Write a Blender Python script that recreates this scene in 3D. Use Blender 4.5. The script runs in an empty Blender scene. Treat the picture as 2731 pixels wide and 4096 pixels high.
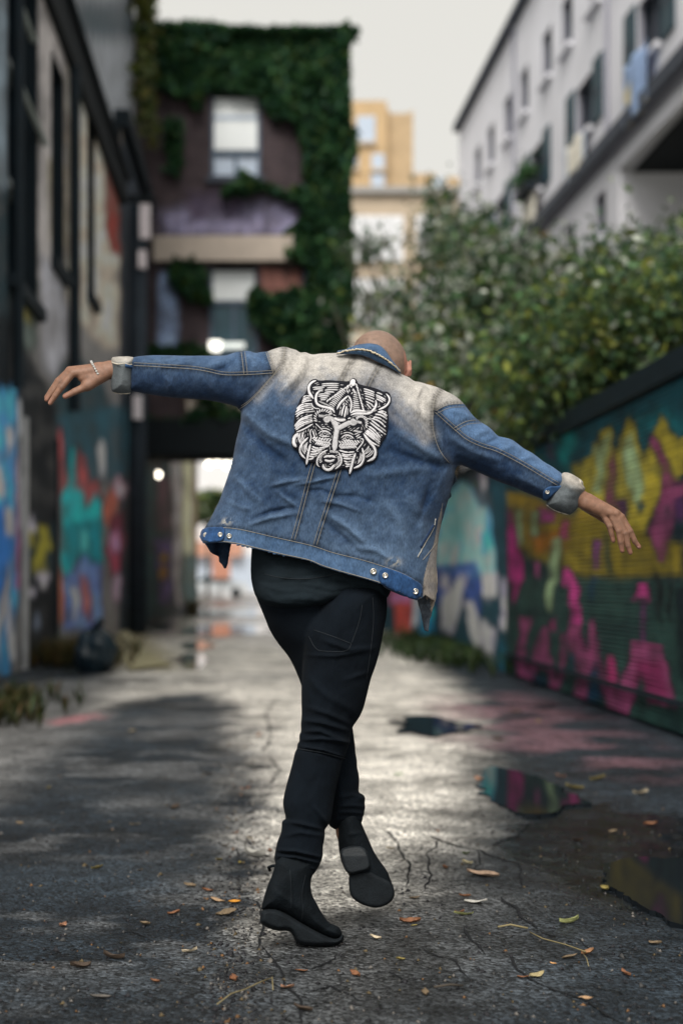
import bpy, bmesh, math, random
import numpy as np
from mathutils import Vector
from mathutils.bvhtree import BVHTree
from mathutils.geometry import delaunay_2d_cdt

S = bpy.context.scene
COL = S.collection
R_ = random.Random(11)
NR = np.random.default_rng(5)

# ---------------------------------------------------------------- camera, sky, sun, exposure
CH = 0.92                       # lens height above the asphalt
cam_d = bpy.data.cameras.new("camera")
cam = bpy.data.objects.new("camera", cam_d)
COL.objects.link(cam)
cam.location = (0, 0, CH)
cam.rotation_euler = (math.pi / 2, 0, 0)
cam_d.lens = 50.0
cam_d.sensor_width = 36.0
cam_d.sensor_fit = 'AUTO'
cam_d.shift_x = 0.0782
cam_d.shift_y = 0.0698
cam_d.clip_start = 0.05
cam_d.clip_end = 3000
cam_d.dof.use_dof = True
cam_d.dof.focus_distance = 3.62
cam_d.dof.aperture_fstop = 1.75
S.camera = cam

SUN_EL, SUN_AZ = 50.0, 196.0    # soft overcast sun, high behind the lens
world = bpy.data.worlds.new("World")
S.world = world
world.use_nodes = True
wn = world.node_tree
wn.nodes.clear()
w_out = wn.nodes.new("ShaderNodeOutputWorld")
w_bg = wn.nodes.new("ShaderNodeBackground")
w_sky = wn.nodes.new("ShaderNodeTexSky")
w_sky.sky_type = 'NISHITA'
w_sky.sun_disc = False
w_sky.sun_elevation = math.radians(SUN_EL)
w_sky.sun_rotation = math.radians(SUN_AZ)
w_sky.air_density = 1.0
w_sky.dust_density = 6.0
w_sky.ozone_density = 1.0
w_hs = wn.nodes.new("ShaderNodeHueSaturation")
w_hs.inputs["Saturation"].default_value = 0.10
w_mix = wn.nodes.new("ShaderNodeMix")          # even cloud layer over the clear sky
w_mix.data_type = 'RGBA'
w_mix.inputs[0].default_value = 0.72
w_mix.inputs[7].default_value = (7.42, 7.25, 6.72, 1)
wn.links.new(w_sky.outputs[0], w_hs.inputs["Color"])
wn.links.new(w_hs.outputs[0], w_mix.inputs[6])
wn.links.new(w_mix.outputs[2], w_bg.inputs[0])
w_bg.inputs[1].default_value = 0.062
wn.links.new(w_bg.outputs[0], w_out.inputs[0])

sun_d = bpy.data.lights.new("sun", 'SUN')
sun_d.energy = 1.5
sun_d.angle = math.radians(26)
sun_d.color = (1.0, 0.95, 0.87)
sun = bpy.data.objects.new("sun", sun_d)
COL.objects.link(sun)
_e, _a = math.radians(SUN_EL), math.radians(SUN_AZ)
_dir = Vector((math.sin(_a) * math.cos(_e), math.cos(_a) * math.cos(_e), math.sin(_e)))
sun.rotation_euler = _dir.to_track_quat('Z', 'Y').to_euler()

S.view_settings.view_transform = 'Standard'
S.view_settings.look = 'None'
S.view_settings.gamma = 1
S.view_settings.use_curve_mapping = False
S.view_settings.exposure = 1.05
S.cycles.use_denoising = True
S.cycles.max_bounces = 6
S.cycles.sample_clamp_indirect = 8

# ---------------------------------------------------------------- helpers
FS = 5690.0                     # focal length in photograph pixels
VX, VY = 1045.0, 2334.0         # vanishing point of the alley in photograph pixels
K = 1.7417                      # small-view pixel -> photograph pixel


def lin(c):
    c = np.asarray(c, float) / 255.0
    return np.where(c <= 0.04045, c / 12.92, ((c + 0.055) / 1.055) ** 2.4)


def W(sx, sy, Y):
    return Vector(((sx - VX) * Y / FS, Y, CH - (sy - VY) * Y / FS))


def G(sx, sy):                  # a point of the ground
    Y = CH * FS / (sy - VY)
    return ((sx - VX) * Y / FS, Y)


def tag(o, label=None, cat=None, group=None, kind=None):
    if label: o["label"] = label
    if cat: o["category"] = cat
    if group: o["group"] = group
    if kind: o["kind"] = kind
    return o


def link(name, me, mat=None, parent=None, smooth=False):
    o = bpy.data.objects.new(name, me)
    COL.objects.link(o)
    if mat is not None:
        me.materials.append(mat)
    if parent is not None:
        o.parent = parent
        o.matrix_parent_inverse = parent.matrix_basis.inverted()
    if smooth:
        me.polygons.foreach_set("use_smooth", np.ones(len(me.polygons), bool))
    return o


def empty(name, loc=(0, 0, 0)):
    o = bpy.data.objects.new(name, None)
    COL.objects.link(o)
    o.location = loc
    return o


def mesh_np(name, verts, faces, colors=None):
    """faces: (n,4) or (n,3) int array"""
    verts = np.asarray(verts, np.float32)
    faces = np.asarray(faces, np.int32)
    me = bpy.data.meshes.new(name)
    n, k = faces.shape
    me.vertices.add(len(verts))
    me.vertices.foreach_set("co", verts.ravel())
    me.loops.add(n * k)
    me.loops.foreach_set("vertex_index", faces.ravel())
    me.polygons.add(n)
    me.polygons.foreach_set("loop_start", np.arange(0, n * k, k, dtype=np.int32))
    me.polygons.foreach_set("loop_total", np.full(n, k, np.int32))
    me.update(calc_edges=True)
    me.validate()
    if colors is not None:
        setcol(me, colors)
    return me


def setcol(me, colors, name="Col"):
    a = me.attributes.new(name, 'FLOAT_COLOR', 'POINT')
    c = np.ones((len(me.vertices), 4), np.float32)
    c[:, :3] = colors
    a.data.foreach_set("color", c.ravel())


class MB:
    """collects boxes, prisms, tubes; build() links ONE mesh object"""
    def __init__(s):
        s.v, s.f = [], []

    def box(s, x0, x1, y0, y1, z0, z1):
        b = len(s.v)
        s.v += [(x0, y0, z0), (x1, y0, z0), (x1, y1, z0), (x0, y1, z0), (x0, y0, z1), (x1, y0, z1), (x1, y1, z1), (x0, y1, z1)]
        s.f += [tuple(b + i for i in q) for q in ((3, 2, 1, 0), (4, 5, 6, 7), (0, 1, 5, 4), (1, 2, 6, 5), (2, 3, 7, 6), (3, 0, 4, 7))]
        return s

    def hexa(s, p8):
        b = len(s.v)
        s.v += [tuple(p) for p in p8]
        s.f += [tuple(b + i for i in q) for q in ((3, 2, 1, 0), (4, 5, 6, 7), (0, 1, 5, 4), (1, 2, 6, 5), (2, 3, 7, 6), (3, 0, 4, 7))]
        return s

    def tube(s, pts, r, n=8, cap=True):
        pts = [Vector(p) for p in pts]
        rs = r if isinstance(r, (list, tuple)) else [r] * len(pts)
        b = len(s.v)
        up = Vector((0.12, 0.31, 0.94))
        for i, p in enumerate(pts):
            t = (pts[min(i + 1, len(pts) - 1)] - pts[max(i - 1, 0)])
            t = t.normalized() if t.length > 1e-9 else Vector((0, 0, 1))
            u = t.cross(up)
            u = u.normalized() if u.length > 1e-4 else t.cross(Vector((1, 0, 0))).normalized()
            w = t.cross(u)
            for k in range(n):
                a = 2 * math.pi * k / n
                s.v.append(tuple(p + (u * math.cos(a) + w * math.sin(a)) * rs[i]))
        for i in range(len(pts) - 1):
            for k in range(n):
                s.f.append((b + i * n + k, b + i * n + (k + 1) % n, b + (i + 1) * n + (k + 1) % n, b + (i + 1) * n + k))
        if cap:
            s.f.append(tuple(b + k for k in range(n))[::-1])
            e = b + (len(pts) - 1) * n
            s.f.append(tuple(e + k for k in range(n)))
        return s

    def ball(s, c, rx, ry=None, rz=None, n=12, m=8):
        ry = ry or rx; rz = rz or rx
        b = len(s.v)
        for i in range(m + 1):
            th = math.pi * i / m
            for k in range(n):
                a = 2 * math.pi * k / n
                s.v.append((c[0] + rx * math.sin(th) * math.cos(a), c[1] + ry * math.sin(th) * math.sin(a), c[2] + rz * math.cos(th)))
        for i in range(m):
            for k in range(n):
                s.f.append((b + i * n + k, b + (i + 1) * n + k, b + (i + 1) * n + (k + 1) % n, b + i * n + (k + 1) % n))
        return s

    def prism(s, pts, d):
        """closed polygon pts (Vectors) pushed along d"""
        b = len(s.v); n = len(pts); d = Vector(d)
        s.v += [tuple(p) for p in pts] + [tuple(Vector(p) + d) for p in pts]
        s.f.append(tuple(b + i for i in range(n)))
        s.f.append(tuple(b + n + i for i in range(n))[::-1])
        for i in range(n):
            j = (i + 1) % n
            s.f.append((b + j, b + i, b + n + i, b + n + j))
        return s

    def build(s, name, mat, parent=None, smooth=False, fix=True):
        me = bpy.data.meshes.new(name)
        me.from_pydata(s.v, [], s.f)
        if fix:
            bm = bmesh.new(); bm.from_mesh(me)
            bmesh.ops.recalc_face_normals(bm, faces=bm.faces)
            bm.to_mesh(me); bm.free()
        me.update()
        return link(name, me, mat, parent, smooth)


def inpoly(P, poly):
    x, y = P[:, 0], P[:, 1]
    r = np.zeros(len(P), bool)
    n = len(poly)
    for i in range(n):
        x0, y0 = poly[i]; x1, y1 = poly[(i + 1) % n]
        if y0 == y1: continue
        c = (y0 > y) != (y1 > y)
        r ^= c & (x < (x1 - x0) * (y - y0) / (y1 - y0) + x0)
    return r


def dseg(P, a, b):
    a = np.asarray(a, np.float32); b = np.asarray(b, np.float32)
    ab = b - a
    t = np.clip(((P - a) @ ab) / max(float(ab @ ab), 1e-9), 0, 1)
    return np.sqrt(((P - a - t[:, None] * ab) ** 2).sum(1)), t


def dline(P, pts):
    d = np.full(len(P), 1e9, np.float32); tt = np.zeros(len(P), np.float32)
    n = len(pts) - 1
    for i in range(n):
        q, t = dseg(P, pts[i], pts[i + 1])
        m = q < d
        d[m] = q[m]; tt[m] = (i + t[m]) / n
    return d, tt


def sdpoly(P, poly):
    d = np.full(len(P), 1e9, np.float32)
    for i in range(len(poly)):
        q, _ = dseg(P, poly[i], poly[(i + 1) % len(poly)])
        np.minimum(d, q, out=d)
    return np.where(inpoly(P, poly), d, -d)      # positive inside


def chaikin(poly, it=2, closed=True):
    p = [tuple(map(float, q)) for q in poly]
    for _ in range(it):
        r = []
        n = len(p)
        rng = range(n) if closed else range(n - 1)
        if not closed: r.append(p[0])
        for i in rng:
            a, b = p[i], p[(i + 1) % n]
            r.append((a[0] * .75 + b[0] * .25, a[1] * .75 + b[1] * .25))
            r.append((a[0] * .25 + b[0] * .75, a[1] * .25 + b[1] * .75))
        if not closed: r.append(p[-1])
        p = r
    return p


def resample(pts, step):
    pts = np.asarray(pts, float)
    s = np.r_[0, np.cumsum(np.sqrt((np.diff(pts, axis=0) ** 2).sum(1)))]
    n = max(2, int(s[-1] / step) + 1)
    t = np.linspace(0, s[-1], n)
    return np.stack([np.interp(t, s, pts[:, k]) for k in range(pts.shape[1])], 1)


def vnoise(x, y, scale, seed=0):
    g = np.random.default_rng(seed).random((64, 64)).astype(np.float32) * 2 - 1
    x = np.asarray(x, np.float32) / scale; y = np.asarray(y, np.float32) / scale
    xi = np.floor(x).astype(int); yi = np.floor(y).astype(int)
    fx = x - xi; fy = y - yi
    fx = fx * fx * (3 - 2 * fx); fy = fy * fy * (3 - 2 * fy)
    a = g[xi % 64, yi % 64]; b = g[(xi + 1) % 64, yi % 64]; c = g[xi % 64, (yi + 1) % 64]; d = g[(xi + 1) % 64, (yi + 1) % 64]
    return (a * (1 - fx) + b * fx) * (1 - fy) + (c * (1 - fx) + d * fx) * fy


def fbm(x, y, scale, seed=0, o=4):
    r = 0; a = 1; t = 0
    for i in range(o):
        r = r + a * vnoise(x, y, scale / 2 ** i, seed + i); t += a; a *= .5
    return r / t


def sstep(a, b, x):
    t = np.clip((x - a) / (b - a), 0, 1)
    return t * t * (3 - 2 * t)


# ---------------------------------------------------------------- materials
def principled(name):
    m = bpy.data.materials.new(name)
    m.use_nodes = True
    return m, m.node_tree, m.node_tree.nodes["Principled BSDF"]


def mat(name, col, rough=0.8, var=0.25, scale=6.0, bump=0.0, bscale=60.0, attr=False, metal=0.0, spec=0.3, fine=0.0, fscale=300.0):
    """colour (or the Col attribute) broken up by noise, with fine relief"""
    m, t, b = principled(name)
    N, L = t.nodes, t.links
    tc = N.new("ShaderNodeTexCoord")
    nz = N.new("ShaderNodeTexNoise"); nz.inputs["Scale"].default_value = scale; nz.inputs["Detail"].default_value = 6
    L.new(tc.outputs["Object"], nz.inputs["Vector"])
    mr = N.new("ShaderNodeMapRange")
    mr.inputs[1].default_value = 0.25; mr.inputs[2].default_value = 0.75
    mr.inputs[3].default_value = 1 - var; mr.inputs[4].default_value = 1 + var
    L.new(nz.outputs[0], mr.inputs[0])
    fac = mr.outputs[0]
    if fine:
        n2 = N.new("ShaderNodeTexNoise"); n2.inputs["Scale"].default_value = fscale; n2.inputs["Detail"].default_value = 3
        L.new(tc.outputs["Object"], n2.inputs["Vector"])
        m2 = N.new("ShaderNodeMapRange")
        m2.inputs[1].default_value = .3; m2.inputs[2].default_value = .7; m2.inputs[3].default_value = 1 - fine; m2.inputs[4].default_value = 1 + fine
        L.new(n2.outputs[0], m2.inputs[0])
        mm = N.new("ShaderNodeMath"); mm.operation = 'MULTIPLY'
        L.new(fac, mm.inputs[0]); L.new(m2.outputs[0], mm.inputs[1]); fac = mm.outputs[0]
    mx = N.new("ShaderNodeVectorMath"); mx.operation = 'SCALE'
    if attr:
        at = N.new("ShaderNodeAttribute"); at.attribute_name = "Col"
        L.new(at.outputs["Color"], mx.inputs[0])
    else:
        mx.inputs[0].default_value = tuple(col[:3])
    L.new(fac, mx.inputs["Scale"])
    L.new(mx.outputs[0], b.inputs["Base Color"])
    b.inputs["Roughness"].default_value = rough
    b.inputs["Metallic"].default_value = metal
    b.inputs["Specular IOR Level"].default_value = spec
    if bump:
        nb = N.new("ShaderNodeTexNoise"); nb.inputs["Scale"].default_value = bscale; nb.inputs["Detail"].default_value = 5
        L.new(tc.outputs["Object"], nb.inputs["Vector"])
        bp = N.new("ShaderNodeBump"); bp.inputs["Strength"].default_value = bump; bp.inputs["Distance"].default_value = 0.01
        L.new(nb.outputs[0], bp.inputs["Height"]); L.new(bp.outputs[0], b.inputs["Normal"])
    return m


def emit(name, col, strength):
    m, t, b = principled(name)
    b.inputs["Base Color"].default_value = (*col, 1)
    b.inputs["Emission Color"].default_value = (*col, 1)
    b.inputs["Emission Strength"].default_value = strength
    return m


def leafmat(name, rough=0.6):
    m, t, b = principled(name)
    N, L = t.nodes, t.links
    at = N.new("ShaderNodeAttribute"); at.attribute_name = "Col"
    L.new(at.outputs["Color"], b.inputs["Base Color"])
    b.inputs["Roughness"].default_value = rough
    b.inputs["Specular IOR Level"].default_value = 0.35
    tr = N.new("ShaderNodeBsdfTranslucent"); L.new(at.outputs["Color"], tr.inputs[0])
    ms = N.new("ShaderNodeMixShader"); ms.inputs[0].default_value = 0.3
    L.new(b.outputs[0], ms.inputs[1]); L.new(tr.outputs[0], ms.inputs[2])
    L.new(ms.outputs[0], N["Material Output"].inputs[0])
    return m


M = {}
M['paint'] = mat("painted_wall", (1, 1, 1), 0.75, 0.22, 5, 0.3, 40, attr=True)
M['slat'] = mat("painted_slats", (1, 1, 1), 0.6, 0.25, 4, 0.15, 60, attr=True)
M['dark'] = mat("dark_paint", lin((15, 30, 39)), 0.7, 0.3, 5)
M['black'] = mat("black_void", (0.003, 0.007, 0.010), 0.8, 0.2)
M['glass_dark'] = mat("dark_glass", lin((18, 32, 42)), 0.15, 0.3, 2, spec=0.5)
M['glass_teal'] = mat("teal_glass", lin((40, 75, 88)), 0.2, 0.3, 2, spec=0.5)
M['stucco'] = mat("pale_stucco", (0.80, 0.80, 0.86), 0.85, 0.10, 0.6, 0.2, 20)
M['stucco_dark'] = mat("grey_stucco", (0.34, 0.34, 0.40), 0.85, 0.15, 0.8)
M['trim_dark'] = mat("dark_trim", lin((60, 66, 78)), 0.7, 0.15)
M['shutter'] = mat("teal_shutter", lin((30, 62, 74)), 0.6, 0.2)
M['white'] = mat("white_paint", (0.78, 0.79, 0.82), 0.6, 0.08)
M['blind'] = mat("window_blind", (0.86, 0.90, 0.92), 0.6, 0.06, 2)
M['ochre'] = mat("ochre_brick", (0.56, 0.40, 0.23), 0.85, 0.12, 1.5)
M['ochre_shade'] = mat("ochre_brick_shaded", (0.50, 0.37, 0.23), 0.85, 0.12, 1.5)  # same brick with the shade of its side put into the colour
M['beige'] = mat("beige_stone", (0.50, 0.41, 0.31), 0.85, 0.12, 1.5)
M['paleblue'] = mat("pale_blue_glass", (0.50, 0.58, 0.70), 0.35, 0.15)
M['concrete'] = mat("beige_concrete", (0.50, 0.43, 0.37), 0.85, 0.15, 2)
M['metal'] = mat("grey_metal", (0.30, 0.30, 0.31), 0.35, 0.2, metal=0.9)
M['bark'] = mat("bark", (0.06, 0.05, 0.04), 0.9, 0.3, 20)
M['leaf'] = leafmat("foliage_leaf")
# ---------------------------------------------------------------- ground
def gpoly(pts):                 # small-view pixels -> ground metres
    return [G(x * K, y * K) for x, y in pts]


PUD = [
    [(912, 1652), (960, 1646), (1020, 1652), (1085, 1662), (1060, 1684), (1000, 1694), (945, 1688), (920, 1672)],
    [(1118, 1762), (1170, 1770), (1250, 1800), (1352, 1842), (1300, 1866), (1200, 1880), (1150, 1850), (1112, 1812)],
    [(1395, 2010), (1430, 1986), (1568, 1990), (1700, 2000), (1720, 2170), (1568, 2130), (1480, 2092), (1410, 2050)],
    [(405, 1446), (450, 1436), (600, 1434), (640, 1446), (560, 1462), (440, 1464)],
    [(415, 1478), (450, 1472), (495, 1480), (480, 1494), (430, 1496)],
    [(405, 1508), (440, 1500), (482, 1510), (465, 1538), (425, 1540)],
    [(340, 1432), (372, 1428), (402, 1436), (385, 1452), (350, 1450)],
    [(400, 1402), (470, 1398), (600, 1398), (640, 1410), (520, 1420), (420, 1416)],
]
rows_sy = np.r_[np.arange(2334 + 60, 2334 + 400, 3.0), np.arange(2334 + 400, 2334 + 2300, 4.0)]
gy = (CH * FS / (rows_sy - VY))[::-1]
gx = np.linspace(-2.75, 2.75, 440)
GXm, GYm = np.meshgrid(gx, gy, indexing='ij')
P2 = np.stack([GXm.ravel(), GYm.ravel()], 1).astype(np.float32)
wob = np.stack([fbm(P2[:, 0], P2[:, 1], .35, 3) * .10, fbm(P2[:, 0], P2[:, 1], .6, 9) * .22], 1) + np.stack([fbm(P2[:, 0], P2[:, 1], .11, 4) * .07, fbm(P2[:, 0], P2[:, 1], .11, 14) * .11], 1)
PW = P2 + wob.astype(np.float32)


def gmask(pts, soft=.12):
    return sstep(-soft, soft, sdpoly(PW, gpoly(pts)))


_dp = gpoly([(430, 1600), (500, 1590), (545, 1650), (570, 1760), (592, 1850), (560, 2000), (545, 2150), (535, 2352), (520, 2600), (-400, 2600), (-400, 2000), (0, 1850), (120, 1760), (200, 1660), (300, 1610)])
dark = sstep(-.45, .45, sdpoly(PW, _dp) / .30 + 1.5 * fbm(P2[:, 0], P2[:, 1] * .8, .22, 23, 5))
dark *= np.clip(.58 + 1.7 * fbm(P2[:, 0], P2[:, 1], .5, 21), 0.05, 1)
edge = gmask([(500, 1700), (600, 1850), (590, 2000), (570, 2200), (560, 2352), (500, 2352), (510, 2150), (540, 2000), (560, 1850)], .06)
right_dark = gmask([(1150, 1960), (1230, 1880), (1400, 1860), (1700, 1900), (1900, 2300), (1700, 2300), (1500, 2130), (1330, 2050)], .12)
wet = np.clip(right_dark + .6 * gmask([(1000, 1930), (1160, 1700), (1350, 1800), (1600, 1900), (1600, 2100), (1250, 2040)], .25), 0, 1)
wet = np.maximum(wet, .95 * sstep(20, 26, P2[:, 1]))
wet = np.clip(wet + .8 * sstep(.05, .45, fbm(P2[:, 0], P2[:, 1], .9, 33)) * sstep(7, 12, P2[:, 1]), 0, 1)
PW_pud = [gmask(pd_, .16) for pd_ in PUD[:3]]
for q_ in PW_pud: wet = np.maximum(wet, q_)
middle = gmask([(380, 1400), (900, 1400), (930, 1480), (1060, 1590), (1100, 1750), (1090, 1850), (1000, 1950), (900, 2060), (640, 2120), (590, 2050), (600, 1900), (560, 1700), (500, 1590), (330, 1600), (200, 1640), (250, 1560)], .25)  # pale strip, part concrete, part sky sheen painted into the colour
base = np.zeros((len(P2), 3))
c_asph_falloff, c_dark, c_conc_sheen = np.array((0.019, 0.027, 0.036)), np.array((0.0095, 0.0140, 0.0195)), np.array((0.62, 0.59, 0.54))  # asphalt darkened to paint in lens falloff; pale concrete also carries sky sheen
base[:] = c_asph_falloff
base = base * (1 - middle[:, None]) + c_conc_sheen * middle[:, None]
mid2 = gmask([(570, 2000), (1000, 1960), (1240, 2060), (1150, 2200), (1000, 2352), (560, 2352), (560, 2150)], .35)[:, None]  # painted step easing the bright sheen down to the dark foreground
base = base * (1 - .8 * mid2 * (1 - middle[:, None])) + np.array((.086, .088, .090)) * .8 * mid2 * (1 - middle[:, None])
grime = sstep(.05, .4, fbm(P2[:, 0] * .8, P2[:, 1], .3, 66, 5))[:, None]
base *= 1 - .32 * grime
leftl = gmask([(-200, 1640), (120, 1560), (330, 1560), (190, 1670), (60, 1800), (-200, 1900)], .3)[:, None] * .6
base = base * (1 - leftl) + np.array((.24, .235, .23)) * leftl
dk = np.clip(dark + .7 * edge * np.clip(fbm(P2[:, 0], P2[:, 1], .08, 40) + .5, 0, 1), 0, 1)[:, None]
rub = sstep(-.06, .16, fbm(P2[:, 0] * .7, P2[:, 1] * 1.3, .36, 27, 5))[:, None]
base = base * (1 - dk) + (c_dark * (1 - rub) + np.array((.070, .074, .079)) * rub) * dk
base *= (1 - .62 * wet[:, None])
mott = fbm(P2[:, 0], P2[:, 1], .28, 51)
base *= np.clip(1 + .55 * mott + .5 * fbm(P2[:, 0], P2[:, 1], .09, 57), .35, 1.8)[:, None]
# sprayed paint dust along the right wall, pink and violet
pk = gmask([(1000, 1600), (1180, 1590), (1400, 1680), (1568, 1760), (1568, 1800), (1250, 1740), (1050, 1700), (980, 1660)], .3) * np.clip(.3 + 1.3 * fbm(P2[:, 0], P2[:, 1], .35, 61), 0, .5)
base = base * (1 - pk[:, None]) + np.array((.26, .13, .16)) * pk[:, None]
pk2 = gmask([(120, 1655), (220, 1640), (210, 1650), (130, 1668)], .1)
base = base * (1 - pk2[:, None]) + np.array((.42, .18, .20)) * pk2[:, None]
sand = gmask([(240, 1420), (300, 1440), (390, 1500), (380, 1540), (280, 1530), (250, 1480)], .4)
base = base * (1 - sand[:, None]) + np.array((.34, .30, .18)) * sand[:, None]
gz = fbm(P2[:, 0], P2[:, 1], .5, 70) * .008 + .004 * fbm(P2[:, 0], P2[:, 1], .06, 71) * (P2[:, 1] < 8)
gz -= .010 * dark * 1.0
V = np.stack([P2[:, 0], P2[:, 1], gz], 1)
GZ = gz.reshape(len(gx), len(gy))


def gh(x, y):
    i = np.clip(np.searchsorted(gx, x), 1, len(gx) - 1); j = np.clip(np.searchsorted(gy, y), 1, len(gy) - 1)
    return np.maximum(np.maximum(GZ[i, j], GZ[i - 1, j]), np.maximum(GZ[i, j - 1], GZ[i - 1, j - 1]))


nX, nY = len(gx), len(gy)
ii, jj = np.meshgrid(np.arange(nX - 1), np.arange(nY - 1), indexing='ij')
a0 = (ii * nY + jj).ravel()
Fq = np.stack([a0, a0 + nY, a0 + nY + 1, a0 + 1], 1)
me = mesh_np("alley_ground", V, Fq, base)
av = me.attributes.new("wet", 'FLOAT', 'POINT')
av.data.foreach_set("value", wet.astype(np.float32))

m, t, b = principled("wet_asphalt")
N, L = t.nodes, t.links
tc = N.new("ShaderNodeTexCoord")
at = N.new("ShaderNodeAttribute"); at.attribute_name = "Col"
aw = N.new("ShaderNodeAttribute"); aw.attribute_name = "wet"
vo = N.new("ShaderNodeTexVoronoi"); vo.inputs["Scale"].default_value = 95
nz = N.new("ShaderNodeTexNoise"); nz.inputs["Scale"].default_value = 75; nz.inputs["Detail"].default_value = 6; nz.inputs["Roughness"].default_value = .65
nl = N.new("ShaderNodeTexNoise"); nl.inputs["Scale"].default_value = 7; nl.inputs["Detail"].default_value = 8
for n_ in (vo, nz, nl): L.new(tc.outputs["Object"], n_.inputs["Vector"])
# aggregate: each chip its own grey
sep = N.new("ShaderNodeSeparateColor"); L.new(vo.outputs["Color"], sep.inputs[0])
mr1 = N.new("ShaderNodeMapRange"); mr1.inputs[3].default_value = .2; mr1.inputs[4].default_value = 1.9; L.new(sep.outputs[0], mr1.inputs[0])
mr2 = N.new("ShaderNodeMapRange"); mr2.inputs[1].default_value = .3; mr2.inputs[2].default_value = .7; mr2.inputs[3].default_value = .3; mr2.inputs[4].default_value = 1.75; L.new(nz.outputs[0], mr2.inputs[0])
mr3 = N.new("ShaderNodeMapRange"); mr3.inputs[1].default_value = .3; mr3.inputs[2].default_value = .7; mr3.inputs[3].default_value = .7; mr3.inputs[4].default_value = 1.3; L.new(nl.outputs[0], mr3.inputs[0])
q1 = N.new("ShaderNodeMath"); q1.operation = 'MULTIPLY'; L.new(mr1.outputs[0], q1.inputs[0]); L.new(mr2.outputs[0], q1.inputs[1])
q2 = N.new("ShaderNodeMath"); q2.operation = 'MULTIPLY'; L.new(q1.outputs[0], q2.inputs[0]); L.new(mr3.outputs[0], q2.inputs[1])
sc = N.new("ShaderNodeVectorMath"); sc.operation = 'SCALE'; L.new(at.outputs["Color"], sc.inputs[0]); L.new(q2.outputs[0], sc.inputs["Scale"])
L.new(sc.outputs[0], b.inputs["Base Color"])
rr = N.new("ShaderNodeMapRange"); rr.inputs[3].default_value = .52; rr.inputs[4].default_value = .20; L.new(aw.outputs["Fac"], rr.inputs[0])
r2 = N.new("ShaderNodeMath"); r2.operation = 'MULTIPLY'; L.new(rr.outputs[0], r2.inputs[0]); L.new(mr3.outputs[0], r2.inputs[1])
L.new(r2.outputs[0], b.inputs["Roughness"])
b.inputs["Specular IOR Level"].default_value = .26
hh = N.new("ShaderNodeMath"); hh.operation = 'SUBTRACT'; L.new(nz.outputs[0], hh.inputs[0]); L.new(vo.outputs["Distance"], hh.inputs[1])
bp = N.new("ShaderNodeBump"); bp.inputs["Strength"].default_value = .9; bp.inputs["Distance"].default_value = .010
bs = N.new("ShaderNodeMapRange"); bs.inputs[3].default_value = .9; bs.inputs[4].default_value = .12; L.new(aw.outputs["Fac"], bs.inputs[0]); L.new(bs.outputs[0], bp.inputs["Strength"])
L.new(hh.outputs[0], bp.inputs["Height"]); L.new(bp.outputs[0], b.inputs["Normal"])
M['asphalt'] = m
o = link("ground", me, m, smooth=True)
tag(o, "cracked damp asphalt of the alley running between the painted walls", kind='structure')
# the land beyond the alley
for nm, x0, x1, y0, y1, z in (("terrain", -400, 400, -20, 1200, -.06),):
    MB().box(x0, x1, y0, y1, z - 1, z).build(nm, mat("earth", (.16, .15, .14), .9, .3, .5)).__setitem__("kind", "structure")
MB().box(2.75, 60, -8, 140, -.05, -.02).build("yard_ground", mat("yard_soil", (.07, .07, .05), .95, .3, 2)).__setitem__("kind", "structure")
MB().box(-14, 14, 88, 110, -.05, .0).build("street", mat("street_asphalt", (.30, .29, .28), .6, .2, 1)).__setitem__("kind", "structure")

# puddles
m, t, b = principled("puddle_water")
b.inputs["Base Color"].default_value = (.010, .013, .016, 1)
b.inputs["Roughness"].default_value = .03
b.inputs["IOR"].default_value = 1.33
b.inputs["Specular IOR Level"].default_value = .16
nz = t.nodes.new("ShaderNodeTexNoise"); nz.inputs["Scale"].default_value = 5
bp = t.nodes.new("ShaderNodeBump"); bp.inputs["Strength"].default_value = .02
t.links.new(nz.outputs[0], bp.inputs["Height"]); t.links.new(bp.outputs[0], b.inputs["Normal"])
M['water'] = m
for pd in PUD:
    pg = gpoly(chaikin(pd, 2))
    pg = resample(pg + [pg[0]], .012)[:-1]
    ext = np.ptp(pg, axis=0).min()
    r = fbm(pg[:, 0], pg[:, 1], ext * .5, 81, 5) * ext * .42
    c = pg.mean(0)
    dirv = pg - c
    dirv /= np.linalg.norm(dirv, axis=1)[:, None] + 1e-6
    pg = pg + dirv * r[:, None]
    mb = MB()
    mb.prism([Vector((x, y, .0115)) for x, y in pg], (0, 0, -.05))
    mb.build("puddle", M['water']).__setitem__("kind", "structure")

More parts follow.
